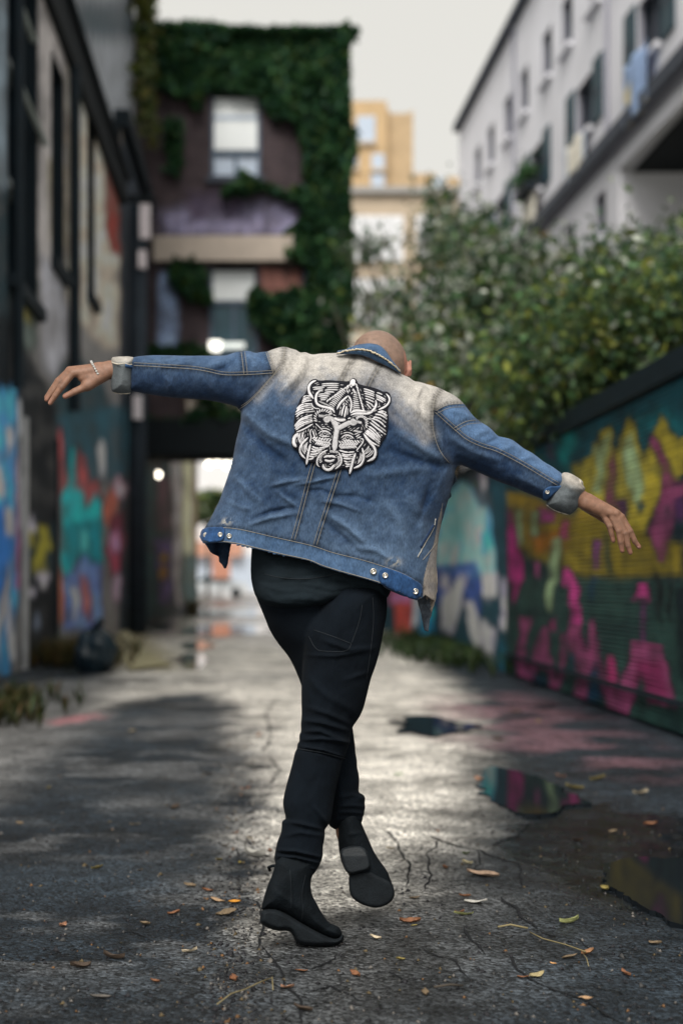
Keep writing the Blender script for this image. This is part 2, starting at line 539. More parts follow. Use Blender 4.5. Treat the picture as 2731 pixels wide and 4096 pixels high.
# cracks: dark ragged ribbons laid on top, the gaps' shade put into colour
M['crack'] = mat("crack_shadow", (.006, .007, .009), .9, .3, 40)
CR = [
    ([(1215, 1888), (1200, 1900), (1188, 1916), (1166, 1928), (1130, 1946)], 9),
    ([(985, 1920), (1005, 1930), (1045, 1946), (1092, 1956), (1130, 1970), (1190, 1988), (1198, 2004)], 8),
    ([(1198, 2004), (1192, 2020), (1200, 2040)], 6),
    ([(1148, 2064), (1162, 2078), (1182, 2088), (1190, 2106), (1206, 2120), (1240, 2136)], 9),
    ([(1060, 2130), (1082, 2165), (1100, 2182), (1122, 2200)], 6),
    ([(1172, 2196), (1190, 2230), (1222, 2258), (1290, 2282), (1345, 2300), (1420, 2345)], 6),
    ([(1240, 2200), (1330, 2196), (1440, 2210), (1568, 2222)], 3),
    ([(600, 2180), (640, 2220), (655, 2262), (690, 2300), (700, 2350)], 6),
    ([(560, 2240), (610, 2246), (650, 2270)], 5),
    ([(690, 2215), (720, 2225), (790, 2190)], 4),
    ([(960, 2180), (1000, 2200), (1050, 2215), (1090, 2260)], 4),
    ([(620, 1800), (640, 1770), (622, 1740)], 8),
    ([(560, 1870), (590, 1856), (640, 1866)], 7),
    ([(1010, 1932), (985, 1960), (990, 2010), (970, 2050)], 5), ([(1092, 1955), (1100, 1990), (1080, 2020)], 4), ([(1240, 2136), (1262, 2150), (1330, 2160), (1380, 2190)], 4), ([(640, 1600), (610, 1640), (625, 1690), (600, 1730)], 9),
    ([(560, 2060), (600, 2080), (610, 2130), (580, 2180)], 5), ([(700, 2280), (760, 2262), (830, 2300), (900, 2290)], 4), ([(820, 2240), (880, 2235), (960, 2262)], 3), ([(200, 2150), (300, 2130), (380, 2160)], 4),
    ([(880, 1905), (905, 1940), (940, 1990), (935, 2040)], 6),
]
for pts, w in CR:
    p = resample([G(x * K, y * K) for x, y in pts], .012)
    p[:, 0] += fbm(p[:, 0] * 7, p[:, 1], .2, 90) * .018
    n = len(p)
    tng = np.gradient(p, axis=0); tng /= np.linalg.norm(tng, axis=1)[:, None] + 1e-9
    nr = np.stack([-tng[:, 1], tng[:, 0]], 1)
    w_ = w * .00046 * (1.2 + .9 * fbm(np.arange(n) * 1.0, np.zeros(n), 6, 91)) * np.minimum(1, np.minimum(np.arange(n), n - 1 - np.arange(n)) / 5 + .15)
    A = p + nr * w_[:, None]; B = p - nr * w_[:, None]
    zz = gh(p[:, 0], p[:, 1]) + .0022
    vv = [(x, y, z) for (x, y), z in zip(A, zz)] + [(x, y, z) for (x, y), z in zip(B, zz)]
    ff = [(i, i + 1, n + i + 1, n + i) for i in range(n - 1)]
    me = bpy.data.meshes.new("crack"); me.from_pydata(vv, [], ff)
    link("pavement_crack_shade", me, M['crack']).__setitem__("kind", "structure")

# ---------------------------------------------------------------- painting walls
def wob2(P, amp=4, sc=22, seed=1):
    return P + np.stack([vnoise(P[:, 0], P[:, 1], sc, seed) * amp, vnoise(P[:, 0], P[:, 1], sc, seed + 7) * amp], 1)


def paint(P, base, polys, gain=1.0, soft=3.0):
    """P: (n,2) positions in small-view pixels of points that lie on the wall; polys: (colour, points[, soft])"""
    C = np.tile(lin(base), (len(P), 1)) if np.ndim(base) == 1 else base.copy()
    Pn = wob2(P, 3.5, 26) + wob2(P, 1.5, 8, 5) - P
    # runs, overspray and grime: each coat thins out and drips
    run = fbm(P[:, 0], P[:, 1] * .14, 9, 301); cloud = fbm(P[:, 0], P[:, 1], 30, 311)
    for e in polys:
        s = e[2] if len(e) > 2 else soft
        sd = sdpoly(Pn.astype(np.float32), e[1]) + run * 2.5
        if s <= 5:              # sprayed outline round each shape, lighter fill towards its middle
            ol = (sstep(-7, -3, sd) * .62 * np.clip(.8 + cloud, .2, 1))[:, None]
            C = C * (1 - ol) + lin((8, 28, 38)) * ol
        mk = (sstep(-s, s, sd) * np.clip(.92 + .45 * cloud + .25 * run, .35, 1))[:, None]
        C = C * (1 - mk) + lin(e[0]) * (.82 + .38 * sstep(3, 14, sd + 6 * cloud))[:, None] * mk
    return np.clip(C * gain * (1 + .35 * cloud + .3 * run)[:, None], 0, .85)


def cv(ox, oy, s, pts):
    return [(ox + x / s, oy + y / s) for x, y in pts]


A_ = lambda *p: cv(1119.7, 792.4, 3.4965, p)
B_ = lambda *p: cv(1119.7, 1205.8, 3.4965, p)
R3 = lambda *p: cv(947.4, 1033.6, 4.096, p)
C4 = lambda *p: cv(0, 746.5, 2.731, p)
C1 = lambda *p: cv(0, 0, 2.731, p)
YEL, PGR, PNK, MAG, TEA = (150, 138, 46), (142, 166, 128), (122, 58, 94), (140, 52, 104), (14, 112, 114)
RWP = [
    ((10, 70, 82), [(1160, 960), (1600, 740), (1600, 1200), (1160, 1200)], 12),
    ((6, 30, 42), [(1150, 1010), (1400, 870), (1600, 760), (1600, 800), (1500, 870), (1390, 920), (1300, 980), (1180, 1040)], 10),
    ((32, 58, 54), [(1150, 1300), (1250, 1310), (1600, 1330), (1600, 1750), (1150, 1750)], 30),
    (TEA, A_((600, 640), (720, 640), (720, 800), (650, 900), (640, 1040), (590, 960), (560, 860)), 9),
    ((15, 88, 96), A_((1160, 560), (1320, 520), (1400, 470), (1560, 600), (1568, 700), (1300, 720), (1240, 800), (1190, 740)), 8),
    (YEL, A_((670, 950), (830, 900), (850, 800), (900, 720), (980, 640), (1010, 720), (1000, 800), (1040, 830), (1050, 720), (1130, 560), (1180, 640), (1210, 780), (1250, 900), (1330, 720), (1380, 550), (1460, 680), (1530, 760), (1600, 700), (1600, 1040), (1500, 1090), (1400, 1200), (1300, 1400), (1200, 1646), (700, 1646), (720, 1300), (680, 1050))),
    ((140, 118, 42), A_((140, 1160), (270, 1190), (420, 1230), (500, 1300), (650, 1360), (720, 1300), (900, 1400), (950, 1646), (200, 1646), (170, 1400)), 6),
    ((112, 100, 30), B_((300, -60), (900, -60), (1568, 150), (1568, 400), (1000, 430), (700, 400), (320, 250)), 14),
    ((145, 92, 28), B_((330, 60), (560, 40), (620, 180), (380, 240)), 12),
    (PGR, A_((850, 830), (980, 700), (940, 1000), (900, 1200), (840, 1180), (880, 1000)), 6),
    (PGR, A_((1090, 780), (1150, 680), (1200, 900), (1260, 1150), (1190, 1300), (1120, 1120), (1070, 950)), 6),
    (PNK, A_((1000, 830), (1030, 1000), (1030, 1250), (1110, 1230), (1100, 1420), (1040, 1330), (940, 1260), (960, 1050))),
    ((70, 42, 84), A_((1040, 1240), (1110, 1230), (1105, 1400), (1050, 1320)), 4),
    (PNK, A_((1300, 740), (1330, 720), (1420, 900), (1460, 1000), (1520, 1110), (1600, 1050), (1600, 1200), (1500, 1400), (1440, 1646), (1400, 1750), (1360, 1740), (1330, 1646), (1280, 1480), (1350, 1300), (1400, 1150), (1390, 950), (1310, 820))),
    ((62, 34, 74), A_((1480, 1250), (1600, 1180), (1600, 1420), (1480, 1420)), 8),
    ((5, 66, 80), A_((1200, 1270), (1240, 1260), (1235, 1330), (1205, 1345)), 2),
    (MAG, A_((150, 1310), (190, 1330), (250, 1500), (262, 1646), (165, 1646)), 4),
    ((74, 50, 86), A_((470, 790), (520, 790), (535, 920), (480, 880)), 6),
    ((150, 60, 122), A_((400, 1300), (530, 1330), (520, 1420), (420, 1440)), 5),
    ((180, 60, 124), A_((600, 1400), (655, 1400), (640, 1560), (585, 1560)), 4),
    (PGR, A_((210, 1330), (260, 1340), (290, 1560), (250, 1640), (230, 1500)), 5),
    (PGR, A_((350, 1340), (410, 1350), (400, 1530), (360, 1530)), 5),
    (PGR, B_((520, 110), (585, 110), (575, 350), (530, 500), (520, 690), (468, 700), (462, 570), (490, 400), (500, 250))),
    ((158, 42, 114), B_((160, -40), (210, -20), (272, 250), (270, 450), (210, 650), (168, 450))),
    ((150, 70, 120), B_((365, 300), (410, 310), (395, 430), (368, 420)), 4),
    ((110, 60, 110), B_((850, 120), (890, 130), (890, 340), (855, 350)), 5),
    ((170, 60, 126), B_((580, 440), (600, 370), (640, 350), (690, 400), (730, 560), (740, 800), (780, 1000), (800, 1080), (760, 1000), (650, 900), (650, 560), (640, 480), (600, 490))),
    (PNK, B_((650, 800), (740, 800), (775, 1000), (800, 1000), (815, 780), (838, 735), (870, 900), (900, 1050), (950, 1250), (1020, 1300), (1060, 1280), (1150, 1050), (1150, 930), (1390, 970), (1440, 1150), (1500, 1470), (1310, 1440), (1300, 1300), (1220, 1200), (1180, 1400), (1100, 1600), (1000, 1560), (930, 1400), (850, 1240), (820, 1350), (760, 1470), (690, 1390), (700, 1200), (640, 950))),
    ((110, 36, 76), B_((1180, 1090), (1380, 1100), (1440, 1400), (1310, 1440), (1230, 1200), (1180, 1300)), 10),
    ((10, 74, 90), B_((650, 1050), (690, 1030), (700, 1150), (665, 1180)), 4),
    ((12, 50, 72), B_((820, 1200), (860, 1100), (930, 1400), (850, 1500), (800, 1400)), 5),
    (PNK, B_((240, 740), (360, 735), (310, 900), (310, 1060), (350, 1120), (370, 1000), (440, 820), (480, 820), (500, 1000), (520, 1150), (555, 1280), (590, 900), (620, 880), (620, 1100), (580, 1300), (530, 1420), (480, 1200), (400, 1150), (380, 1350), (260, 1320), (210, 1100), (250, 900))),
    ((140, 52, 100), B_((495, 760), (545, 750), (540, 850), (505, 850)), 4),
    ((150, 50, 100), B_((965, 1050), (1010, 1050), (1040, 1290), (950, 1290)), 3),
    ((174, 60, 128), B_((1165, 610), (1200, 480), (1225, 450), (1260, 480), (1295, 610)), 2),
    ((88, 50, 88), B_((1225, 620), (1255, 620), (1265, 940), (1230, 940)), 2),
    ((4, 17, 22), B_((1330, 300), (1400, 480), (1390, 860), (1350, 700)), 6),
    ((4, 17, 22), B_((1440, 460), (1480, 470), (1470, 800), (1430, 700)), 6),
    ((5, 22, 30), B_((1500, 520), (1700, 400), (1700, 1500), (1540, 1200)), 10),
    ((8, 50, 52), B_((920, 60), (970, 70), (1000, 420), (960, 400)), 8),
    ((12, 55, 84), B_((820, 400), (860, 420), (850, 640), (820, 600)), 6),
    ((10, 40, 56), B_((360, 1200), (470, 1220), (500, 1430), (390, 1360)), 8),
    ((12, 60, 74), B_((300, 1370), (520, 1440), (640, 1540), (560, 1560), (380, 1440)), 8),
]
RWQ = [
    ((8, 30, 40), [(860, 1000), (1180, 980), (1180, 1100), (1040, 1120), (860, 1130)], 6),
    ((110, 168, 206), R3((260, 500), (420, 260), (600, 400), (710, 560), (750, 900), (775, 1150), (600, 1200), (400, 1150), (200, 1140), (200, 800)), 4),
    ((62, 68, 74), R3((420, 100), (690, 200), (720, 550), (620, 520), (540, 330)), 4),
    ((150, 140, 160), R3((600, 180), (690, 220), (690, 380), (640, 360)), 4),
    ((46, 66, 124), R3((200, 1090), (560, 1060), (650, 1250), (610, 1620), (500, 1400), (350, 1520), (200, 1450)), 5),
    ((186, 182, 200), R3((640, 1170), (785, 1170), (775, 1400), (635, 1400)), 3),
    ((164, 158, 178), R3((805, 1200), (915, 1200), (895, 1650), (820, 1690)), 3),
    ((186, 180, 192), R3((470, 1420), (560, 1440), (645, 1750), (620, 1960), (550, 1800)), 3),
    ((172, 166, 186), R3((440, 1180), (515, 1160), (440, 1480), (360, 1760), (240, 1680), (260, 1400)), 3),
    ((180, 172, 186), R3((250, 1150), (330, 1160), (340, 1300), (250, 1300)), 4),
    ((176, 200, 216), R3((380, 900), (450, 880), (400, 1080), (340, 1080)), 3),
    ((180, 190, 205), R3((600, 700), (650, 690), (620, 880), (570, 880)), 3),
    ((60, 150, 205), R3((640, 800), (720, 700), (740, 900), (650, 980)), 4),
    ((178, 172, 186), R3((640, 1600), (770, 1660), (750, 1960), (650, 1950)), 5),
    ((18, 60, 74), R3((780, 1800), (980, 1850), (1000, 2100), (780, 2080)), 10),
    ((198, 86, 120), [(893, 1350), (940, 1340), (945, 1385), (893, 1385)], 5),
    ((168, 62, 52), [(905, 1385), (945, 1385), (945, 1455), (905, 1450)], 5),
    ((150, 160, 180), [(945, 1360), (965, 1370), (965, 1440), (945, 1440)], 4),
    ((22, 118, 156), [(965, 1390), (995, 1390), (995, 1470), (962, 1465)], 4),
]
XR = 2.5
WG = 1.5     # print is brighter than it renders in the shaded alley


def wall_px(X, Yv, Zv):          # where a point of a wall falls, in small-view pixels
    return np.stack([(VX + X / Yv * FS) / K, (VY - (Zv - CH) / Yv * FS) / K], 1)


# right fence, near part: horizontal slats, each its own piece
fence = empty("slatted_fence", (XR, 8, 0))
tag(fence, "long dark slatted fence sprayed with yellow, pink and teal graffiti", "fence")
NSL, HSL, YN0, YN1 = 66, 2.13, 3.2, 14.55
pitch = HSL / NSL
ys = np.r_[np.arange(YN0, 7.5, .10), np.arange(7.5, YN1, .03), YN1]
for k in range(NSL):
    z0 = .02 + k * pitch
    prof = [(0.012, z0), (0.0, z0 + pitch * .18), (0.0, z0 + pitch * .72), (0.012, z0 + pitch * .93), (.03, z0 + pitch * .93)]
    jit = NR.normal(0, .0012)
    vs = []; zc = []
    for dx, z in prof:
        vs.append(np.stack([np.full(len(ys), XR + dx + jit), ys, np.full(len(ys), z)], 1)); zc.append(z)
    Vv = np.concatenate(vs); n = len(ys)
    Pp = wall_px(XR, Vv[:, 1], np.full(len(Vv), z0 + pitch * .5))
    Cc = paint(Pp, np.array((8, 40, 52)), RWP, WG) * (1 + NR.normal(0, .07))
    q = np.arange(n - 1)
    Ff = np.concatenate([np.stack([r * n + q, (r + 1) * n + q, (r + 1) * n + q + 1, r * n + q + 1], 1) for r in range(4)])
    link("slat", mesh_np("slat", Vv, Ff[:, ::-1], np.clip(Cc, 0, .8)), M['slat'], fence)
MB().box(XR + .04, XR + .12, YN0, YN1, 0, HSL + .02).build("backing_panel", M['dark'], fence)
MB().box(XR - .07, XR + .16, YN0, YN1, HSL + .022, HSL + .17).build("top_rail", mat("rail_paint", lin((10, 34, 44)) * .7, .6, .2), fence)
MB().tube([(XR - .02, YN0, .20), (XR - .02, YN1, .20)], .016).build("base_pipe", M['dark'], fence)
for yv in np.arange(4.2, 14.5, 2.55):
    MB().box(XR + .125, XR + .2, yv, yv + .08, 0, HSL).build("post", M['dark'], fence)

# far part of the right side: a plastered garden wall
gw = empty("plastered_wall", (XR, 22, 0))
tag(gw, "sky blue and white graffiti wall beyond the slatted fence", "wall")
yy = np.r_[np.arange(14.56, 31.4, .07)]; zz = np.linspace(0, 2.22, 34)
Yg, Zg = np.meshgrid(yy, zz, indexing='ij')
Vv = np.stack([np.full(Yg.size, XR + .01), Yg.ravel(), Zg.ravel()], 1)
Cc = paint(wall_px(XR, Vv[:, 1], Vv[:, 2]), np.array((18, 48, 58)), RWQ, 3.0)
i_, j_ = np.meshgrid(np.arange(len(yy) - 1), np.arange(len(zz) - 1), indexing='ij'); a0 = (i_ * len(zz) + j_).ravel()
link("painted_face", mesh_np("painted_face", Vv, np.stack([a0, a0 + 1, a0 + len(zz) + 1, a0 + len(zz)], 1), Cc), M['paint'], gw)
MB().box(XR + .013, XR + .22, 14.56, 31.4, 0, 2.22).build("core", M['dark'], gw)
MB().box(XR - .05, XR + .26, 14.56, 31.4, 2.222, 2.30).build("coping", M['dark'], gw)

# ---------------------------------------------------------------- left row of buildings
XL = -2.55
YL = lambda dx: -XL * FS / K / (600 - dx)


def ZL(dx, dy, X=XL):
    Y = X * FS / K / (dx - 600)
    return CH + (1340 - dy) * Y * K / FS


LWP = [
    ((176, 164, 150), [(150, -600), (275, 300), (275, 800), (235, 800), (150, 700)], 6),
    ((132, 128, 128), [(86, -600), (150, -600), (150, 700), (130, 900), (60, 720), (86, 600)], 5),
    ((150, 138, 96), C1((300, 1000), (400, 1050), (400, 1560), (330, 1500)), 8),
    ((96, 108, 118), [(-60, -800), (20, -800), (20, 450), (-60, 400)], 5),
    ((26, 40, 46), [(-60, 440), (20, 440), (30, 700), (20, 900), (-60, 900)], 5),
    ((86, 96, 92), C1((90, 1550), (240, 1760), (230, 2200), (110, 2200)), 5),
    ((150, 140, 70), C1((110, 1880), (150, 1900), (210, 2010), (190, 2040), (140, 1980)), 3),
    ((110, 44, 38), C1((665, 1000), (750, 1000), (750, 1600), (700, 1560), (665, 1400)), 4),
    ((140, 140, 148), C1((250, 1600), (400, 1700), (440, 2200), (340, 2400), (270, 2300)), 8),
    ((28, 52, 60), C4((380, 260), (480, 180), (640, 330), (700, 500), (660, 800), (360, 900), (340, 420)), 8),
    ((8, 14, 20), C4((-100, -60), (70, -60), (180, 160), (330, 460), (350, 560), (140, 560), (60, 420), (-60, 300)), 6),
    ((36, 70, 82), C4((350, 560), (640, 500), (900, 500), (900, 900), (640, 1000), (360, 950)), 12),
    ((60, 132, 190), C4((-120, 420), (110, 380), (125, 1000), (110, 1700), (60, 2200), (-120, 2200)), 4),
    ((170, 165, 165), C4((-20, 800), (20, 980), (40, 1050), (-40, 1050)), 5),
    ((36, 90, 160), C4((-60, 1150), (60, 1100), (90, 1400), (30, 1700), (-60, 1700)), 6),
    ((165, 160, 160), C4((40, 640), (90, 640), (85, 780), (50, 780)), 4),
    ((176, 172, 170), C4((30, 1120), (80, 1150), (90, 1300), (40, 1320)), 4),
    ((180, 178, 185), C4((30, 1800), (60, 1700), (110, 2090), (80, 2110), (50, 2000)), 4),
    ((180, 170, 165), C4((-40, 1950), (10, 1700), (60, 1520), (60, 1650), (10, 1850), (0, 2100)), 4),
    ((150, 90, 130), C4((100, 900), (120, 700), (128, 1650), (100, 1650)), 3),
    ((170, 172, 178), C4((112, 480), (140, 480), (140, 1300), (122, 1300)), 3),
    ((4, 8, 14), C4((142, 470), (350, 470), (360, 2160), (142, 2160)), 3),
    ((12, 40, 48), C4((130, 1300), (345, 1250), (350, 1560), (140, 1600)), 8),
    ((146, 138, 46), C4((160, 1280), (300, 1270), (330, 1400), (260, 1450), (330, 1520), (200, 1560), (190, 1480), (240, 1440), (180, 1380)), 3),
    ((8, 20, 30), C4((200, 1330), (250, 1320), (250, 1370), (210, 1380)), 3),
    ((182, 176, 192), C4((160, 1250), (200, 1200), (240, 1230), (225, 1290), (170, 1290)), 3),
    ((182, 176, 192), C4((230, 1550), (290, 1530), (320, 1570), (290, 1640), (240, 1620)), 3),
    ((170, 165, 182), C4((150, 1690), (190, 1640), (230, 1660), (170, 1730)), 3),
    ((120, 130, 150), C4((205, 1880), (235, 1790), (262, 1880), (240, 1930)), 4),
    ((150, 70, 72), C4((360, 640), (390, 640), (400, 900), (440, 1000), (480, 760), (540, 850), (560, 1000), (620, 970), (640, 1100), (560, 1150), (360, 1150)), 4),
    ((28, 152, 158), C4((385, 1060), (430, 980), (440, 770), (470, 760), (480, 1010), (520, 1040), (540, 1140), (600, 1060), (640, 1100), (640, 1480), (560, 1540), (500, 1440), (450, 1560), (390, 1600)), 3),
    ((14, 110, 122), C4((400, 1250), (630, 1220), (630, 1500), (540, 1480), (420, 1500)), 8),
    ((80, 190, 196), C4((510, 1300), (540, 1290), (550, 1420), (515, 1420)), 5),
    ((92, 116, 178), C4((390, 1600), (450, 1560), (520, 1450), (640, 1520), (640, 1900), (400, 1920)), 5),
    ((150, 92, 92), C4((500, 1560), (560, 1600), (580, 1880), (520, 1800)), 5),
    ((182, 106, 80), C4((360, 1500), (395, 1560), (400, 1850), (360, 1860)), 3),
    ((170, 172, 190), C4((450, 1640), (490, 1640), (480, 1850), (455, 1850)), 4),
    ((206, 206, 214), C4((600, 760), (640, 720), (665, 760), (655, 960), (620, 940)), 4),
    ((190, 100, 80), C4((640, 1180), (700, 1000), (760, 1000), (740, 1130), (700, 1250), (650, 1250)), 4),
    ((205, 160, 175), C4((700, 1000), (740, 940), (800, 1010), (790, 1090), (740, 1080)), 4),
    ((100, 40, 56), C4((690, 1200), (790, 1150), (780, 1330), (700, 1340)), 5),
    ((140, 60, 78), C4((660, 1420), (700, 1350), (790, 1310), (760, 1540), (700, 1580)), 4),
    ((176, 110, 140), C4((690, 1330), (750, 1280), (760, 1420), (700, 1440)), 4),
    ((206, 170, 196), C4((700, 1640), (740, 1560), (790, 1600), (780, 1720), (720, 1720)), 4),
    ((124, 92, 160), C4((820, 1270), (860, 1270), (865, 1780), (825, 1760)), 3),
    ((50, 130, 170), C4((820, 1740), (860, 1720), (865, 1850), (820, 1860)), 3),
    ((30, 46, 56), C4((760, 1560), (815, 1500), (820, 1900), (760, 1900)), 5),
    ((150, 160, 176), C4((850, 600), (895, 600), (900, 1500), (865, 1500)), 3),
    ((22, 60, 66), C4((905, 860), (1080, 860), (1085, 1850), (905, 1850)), 3),
    ((92, 60, 74), C4((985, 860), (1080, 1000), (1085, 1320), (985, 1280)), 6),
    ((100, 76, 140), C4((960, 1340), (1085, 1320), (1085, 1760), (1000, 1740), (1000, 1560)), 5),
    ((176, 128, 36), C4((1000, 1440), (1040, 1420), (1060, 1470), (1020, 1500)), 3),
    ((180, 120, 30), C4((1005, 1540), (1040, 1510), (1065, 1560), (1040, 1610), (1005, 1600)), 3),
    ((196, 184, 184), C4((1075, 820), (1130, 820), (1135, 1760), (1095, 1760)), 3),
    ((172, 170, 138), C4((1135, 820), (1215, 820), (1225, 1760), (1140, 1740)), 3),
    ((130, 110, 90), C4((1212, 820), (1240, 820), (1240, 1450), (1215, 1450)), 2),
    ((60, 84, 86), C4((1140, 1450), (1235, 1440), (1235, 1760), (1140, 1740)), 5),
]


def facade_grid(name, X, y0, y1, z0, z1, step, holes, base, polys, gain, parent):
    """painted wall face with window and door openings left out"""
    yy = np.linspace(y0, y1, max(2, int((y1 - y0) / step[0]) + 1)); zz = np.linspace(z0, z1, max(2, int((z1 - z0) / step[1]) + 1))
    for h in holes:             # snap the grid to the openings
        for v, arr in ((h[0], yy), (h[1], yy), (h[2], zz), (h[3], zz)):
            if arr[0] < v < arr[-1]: arr[np.argmin(abs(arr - v))] = v
    Yg, Zg = np.meshgrid(yy, zz, indexing='ij')
    Vv = np.stack([np.full(Yg.size, X), Yg.ravel(), Zg.ravel()], 1)
    Cc = paint(wall_px(X, Vv[:, 1], Vv[:, 2]), base, polys, gain)
    i_, j_ = np.meshgrid(np.arange(len(yy) - 1), np.arange(len(zz) - 1), indexing='ij')
    yc = (yy[:-1] + yy[1:])[i_] / 2; zc = (zz[:-1] + zz[1:])[j_] / 2
    keep = np.ones(i_.shape, bool)
    for h in holes: keep &= ~((yc > h[0]) & (yc < h[1]) & (zc > h[2]) & (zc < h[3]))
    a0 = (i_ * len(zz) + j_)[keep]
    return link(name, mesh_np(name, Vv, np.stack([a0, a0 + len(zz), a0 + len(zz) + 1, a0 + 1], 1), Cc), M['paint'], parent)


LB = empty("weathered_building", (XL, 16, 0))
tag(LB, "weathered grey and beige building with tall dark windows along the left side", "building")
GL = 2.1
hole = lambda x0, x1, zt, zb: (YL(x0), YL(x1), zb, zt)
HB = [hole(20, 86, 9.0, 4.05), hole(119, 147, 7.4, 4.9), hole(201, 217, 7.8, 5.2)]
facade_grid("wall", XL, 7.0, 25.7, 0, 8.0, (.07, .09), HB, np.array((110, 108, 108)), LWP, GL, LB)
for i, h in enumerate(HB):
    y0, y1, z0, z1 = h; z1 = min(z1, 8.0)
    w = MB()
    w.box(XL - .30, XL, y0 - .05, y0, z0, z1); w.box(XL - .30, XL, y1, y1 + .05, z0, z1)
    w.box(XL - .30, XL, y0, y1, z1, z1 + .05)
    fr = w.build("window", M['dark'], LB)
    MB().box(XL - .34, XL - .30, y0, y1, z0, z1).build("pane", M['glass_dark'], fr)
    MB().box(XL - .02, XL + .10, y0 - .08, y1 + .08, z0 - .14, z0 - .003).build("sill", M['dark'], fr)
    bars = MB()
    bars.box(XL - .297, XL - .25, (y0 + y1) / 2 - .04, (y0 + y1) / 2 + .04, z0, z1)
    if i == 0:
        for zb in (5.3, 6.6):
            bars.box(XL - .297, XL - .18, y0, y1, zb - .05, zb + .03)
    bars.build("mullion", mat("old_frame", lin((120, 128, 130)), .6, .2), fr)
# sloping open sashes of the big window
for dx0, dy0, dx1, dy1 in ((44, 4, 77, 92), (40, 180, 104, 330)):
    p, q = W(dx0 * K, dy0 * K, YL(dx0) * .985), W(dx1 * K, dy1 * K, YL(dx1) * .985)
    MB().tube([p, q], .04, 6).build("sash_rail", mat("sash", lin((150, 160, 158)), .5, .15), LB)
# dark cornice and the set-back storey over it
CX = XL + .10
zc0 = 7.76
MB().hexa([(XL - .1, 7, zc0), (CX, 7, zc0), (CX, 25.7, zc0), (XL - .1, 25.7, zc0), (XL - .1, 7, zc0 + .50), (CX + .04, 7, zc0 + .50), (CX + .04, 25.7, zc0 + .50), (XL - .1, 25.7, zc0 + .50)]).build("cornice", M['black'], LB)
MB().tube([(CX + .08, 7, zc0 + .46), (CX + .08, 25.7, zc0 + .46)], .04).build("gutter", M['dark'], LB)
facade_grid("upper_wall", XL - .12, 7, 30, 8.27, 14.4, (.3, .3), [], np.array((132, 136, 142)), [((50, 60, 66), C1((440, 0), (900, 0), (900, 240), (520, 250), (480, 200)), 6)], GL * .9, LB)
MB().box(XL - 6, XL - .45, 7, 25.69, 0, 8.0).build("core", M['black'], LB)
MB().box(XL - 6, XL - .16, 7, 30, 8.02, 14.4).build("upper_core", M['dark'], LB)
MB().box(XL - 6, XL + .05, 7, 30, 14.402, 14.6).build("roof", M['dark'], LB)
# door with its frame, ledge
MB().box(XL - .02, XL + .05, YL(52), YL(56), 0, 2.7).build("door_jamb", mat("pale_jamb", (.45, .46, .47), .6, .15), LB)
MB().box(XL - .01, XL + .03, YL(128), YL(131), 0, 2.7).build("door_jamb", M['dark'], LB)
for dx, za, zb, rr in ((157, 3.2, 7.95, .075), (22, 2.9, 7.95, .06)):
    MB().tube([(XL + .09, YL(dx), za), (XL + .09, YL(dx), min(zb, 7.75))], rr, 10).build("downpipe", M['dark'], LB)
# brick corner building up to the passage, with the passage wall itself
LC = empty("corner_building", (XL, 29, 0))
tag(LC, "narrow dark corner building between the weathered building and the ivy wall", "building")
facade_grid("wall", XL, 25.72, 31.9, 0, 9.2, (.09, .1), [], np.array((44, 50, 58)), LWP, GL, LC)
MB().box(XL - 5, XL - .02, 25.72, 31.9, 0, 9.2).build("core", M['dark'], LC)
MB().box(XL - 5, XL + .18, 25.72, 31.9, 9.202, 9.5).build("roof", M['dark'], LC)
PW_ = empty("passage_wall", (XL, 45, 0))
tag(PW_, "graffiti covered wall inside the passage under the ivy building", "wall")
facade_grid("painted_face", XL, 31.92, 57, 0, 8.0, (.25, .12), [], np.array((60, 66, 72)), LWP, 1.7, PW_)
MB().box(XL - 1, XL - .02, 31.92, 57, 0, 8.0).build("core", M['dark'], PW_)

# pole with a bracket lamp arm and stickers
pole = empty("utility_pole", (XL + .28, 27.6, 0))
tag(pole, "dark utility pole with white stickers in front of the ivy building", "pole")
px_ = (316 - 600) * 26.5 * K / FS
MB().tube([(px_, 26.5, 0), (px_, 26.5, 7.95)], [.17, .15], 14).build("shaft", mat("pole_wood", lin((34, 42, 50)) * 1.5, .8, .3), pole, True)
MB().box(px_ - .5, px_ + .33, 26.3, 26.38, 7.98, 8.10).build("cross_arm", M['black'], pole)
for (dy0, dy1, dx0, dx1) in ((468, 546, 321, 345), (574, 615, 318, 336), (907, 962, 306, 326)):
    za, zb = CH + (1340 - dy1) * 26.2 * K / FS, CH + (1340 - dy0) * 26.2 * K / FS
    MB().box((dx0 - 600) * 26.2 * K / FS, (dx1 - 600) * 26.2 * K / FS, 26.2, 26.3, za, zb).build("sticker", mat("sticker_paper", (.78, .72, .76), .7, .1), pole)

# ---------------------------------------------------------------- leaves helper
def leaves(centers, size, pal, wts=None, seed=0, up=0.0, elong=1.6):
    r = np.random.default_rng(seed)
    n = len(centers)
    u = r.normal(size=(n, 3)); u /= np.linalg.norm(u, axis=1)[:, None]
    v = r.normal(size=(n, 3)); v -= (v * u).sum(1)[:, None] * u; v /= np.linalg.norm(v, axis=1)[:, None]
    s = size * r.uniform(.6, 1.4, n)[:, None]
    c = np.asarray(centers)
    w = np.cross(u, v) * s * .22
    V = np.stack([c - u * s * elong * .5, c + v * s * .42 + w, c + u * s * elong * .5, c - v * s * .42 + w], 1).reshape(-1, 3)
    F = np.arange(4 * n).reshape(n, 4)
    pal = np.asarray(pal)
    ci = r.choice(len(pal), n, p=wts)
    C = pal[ci] * r.uniform(.65, 1.35, (n, 1))
    return V, F, np.repeat(C, 4, 0)


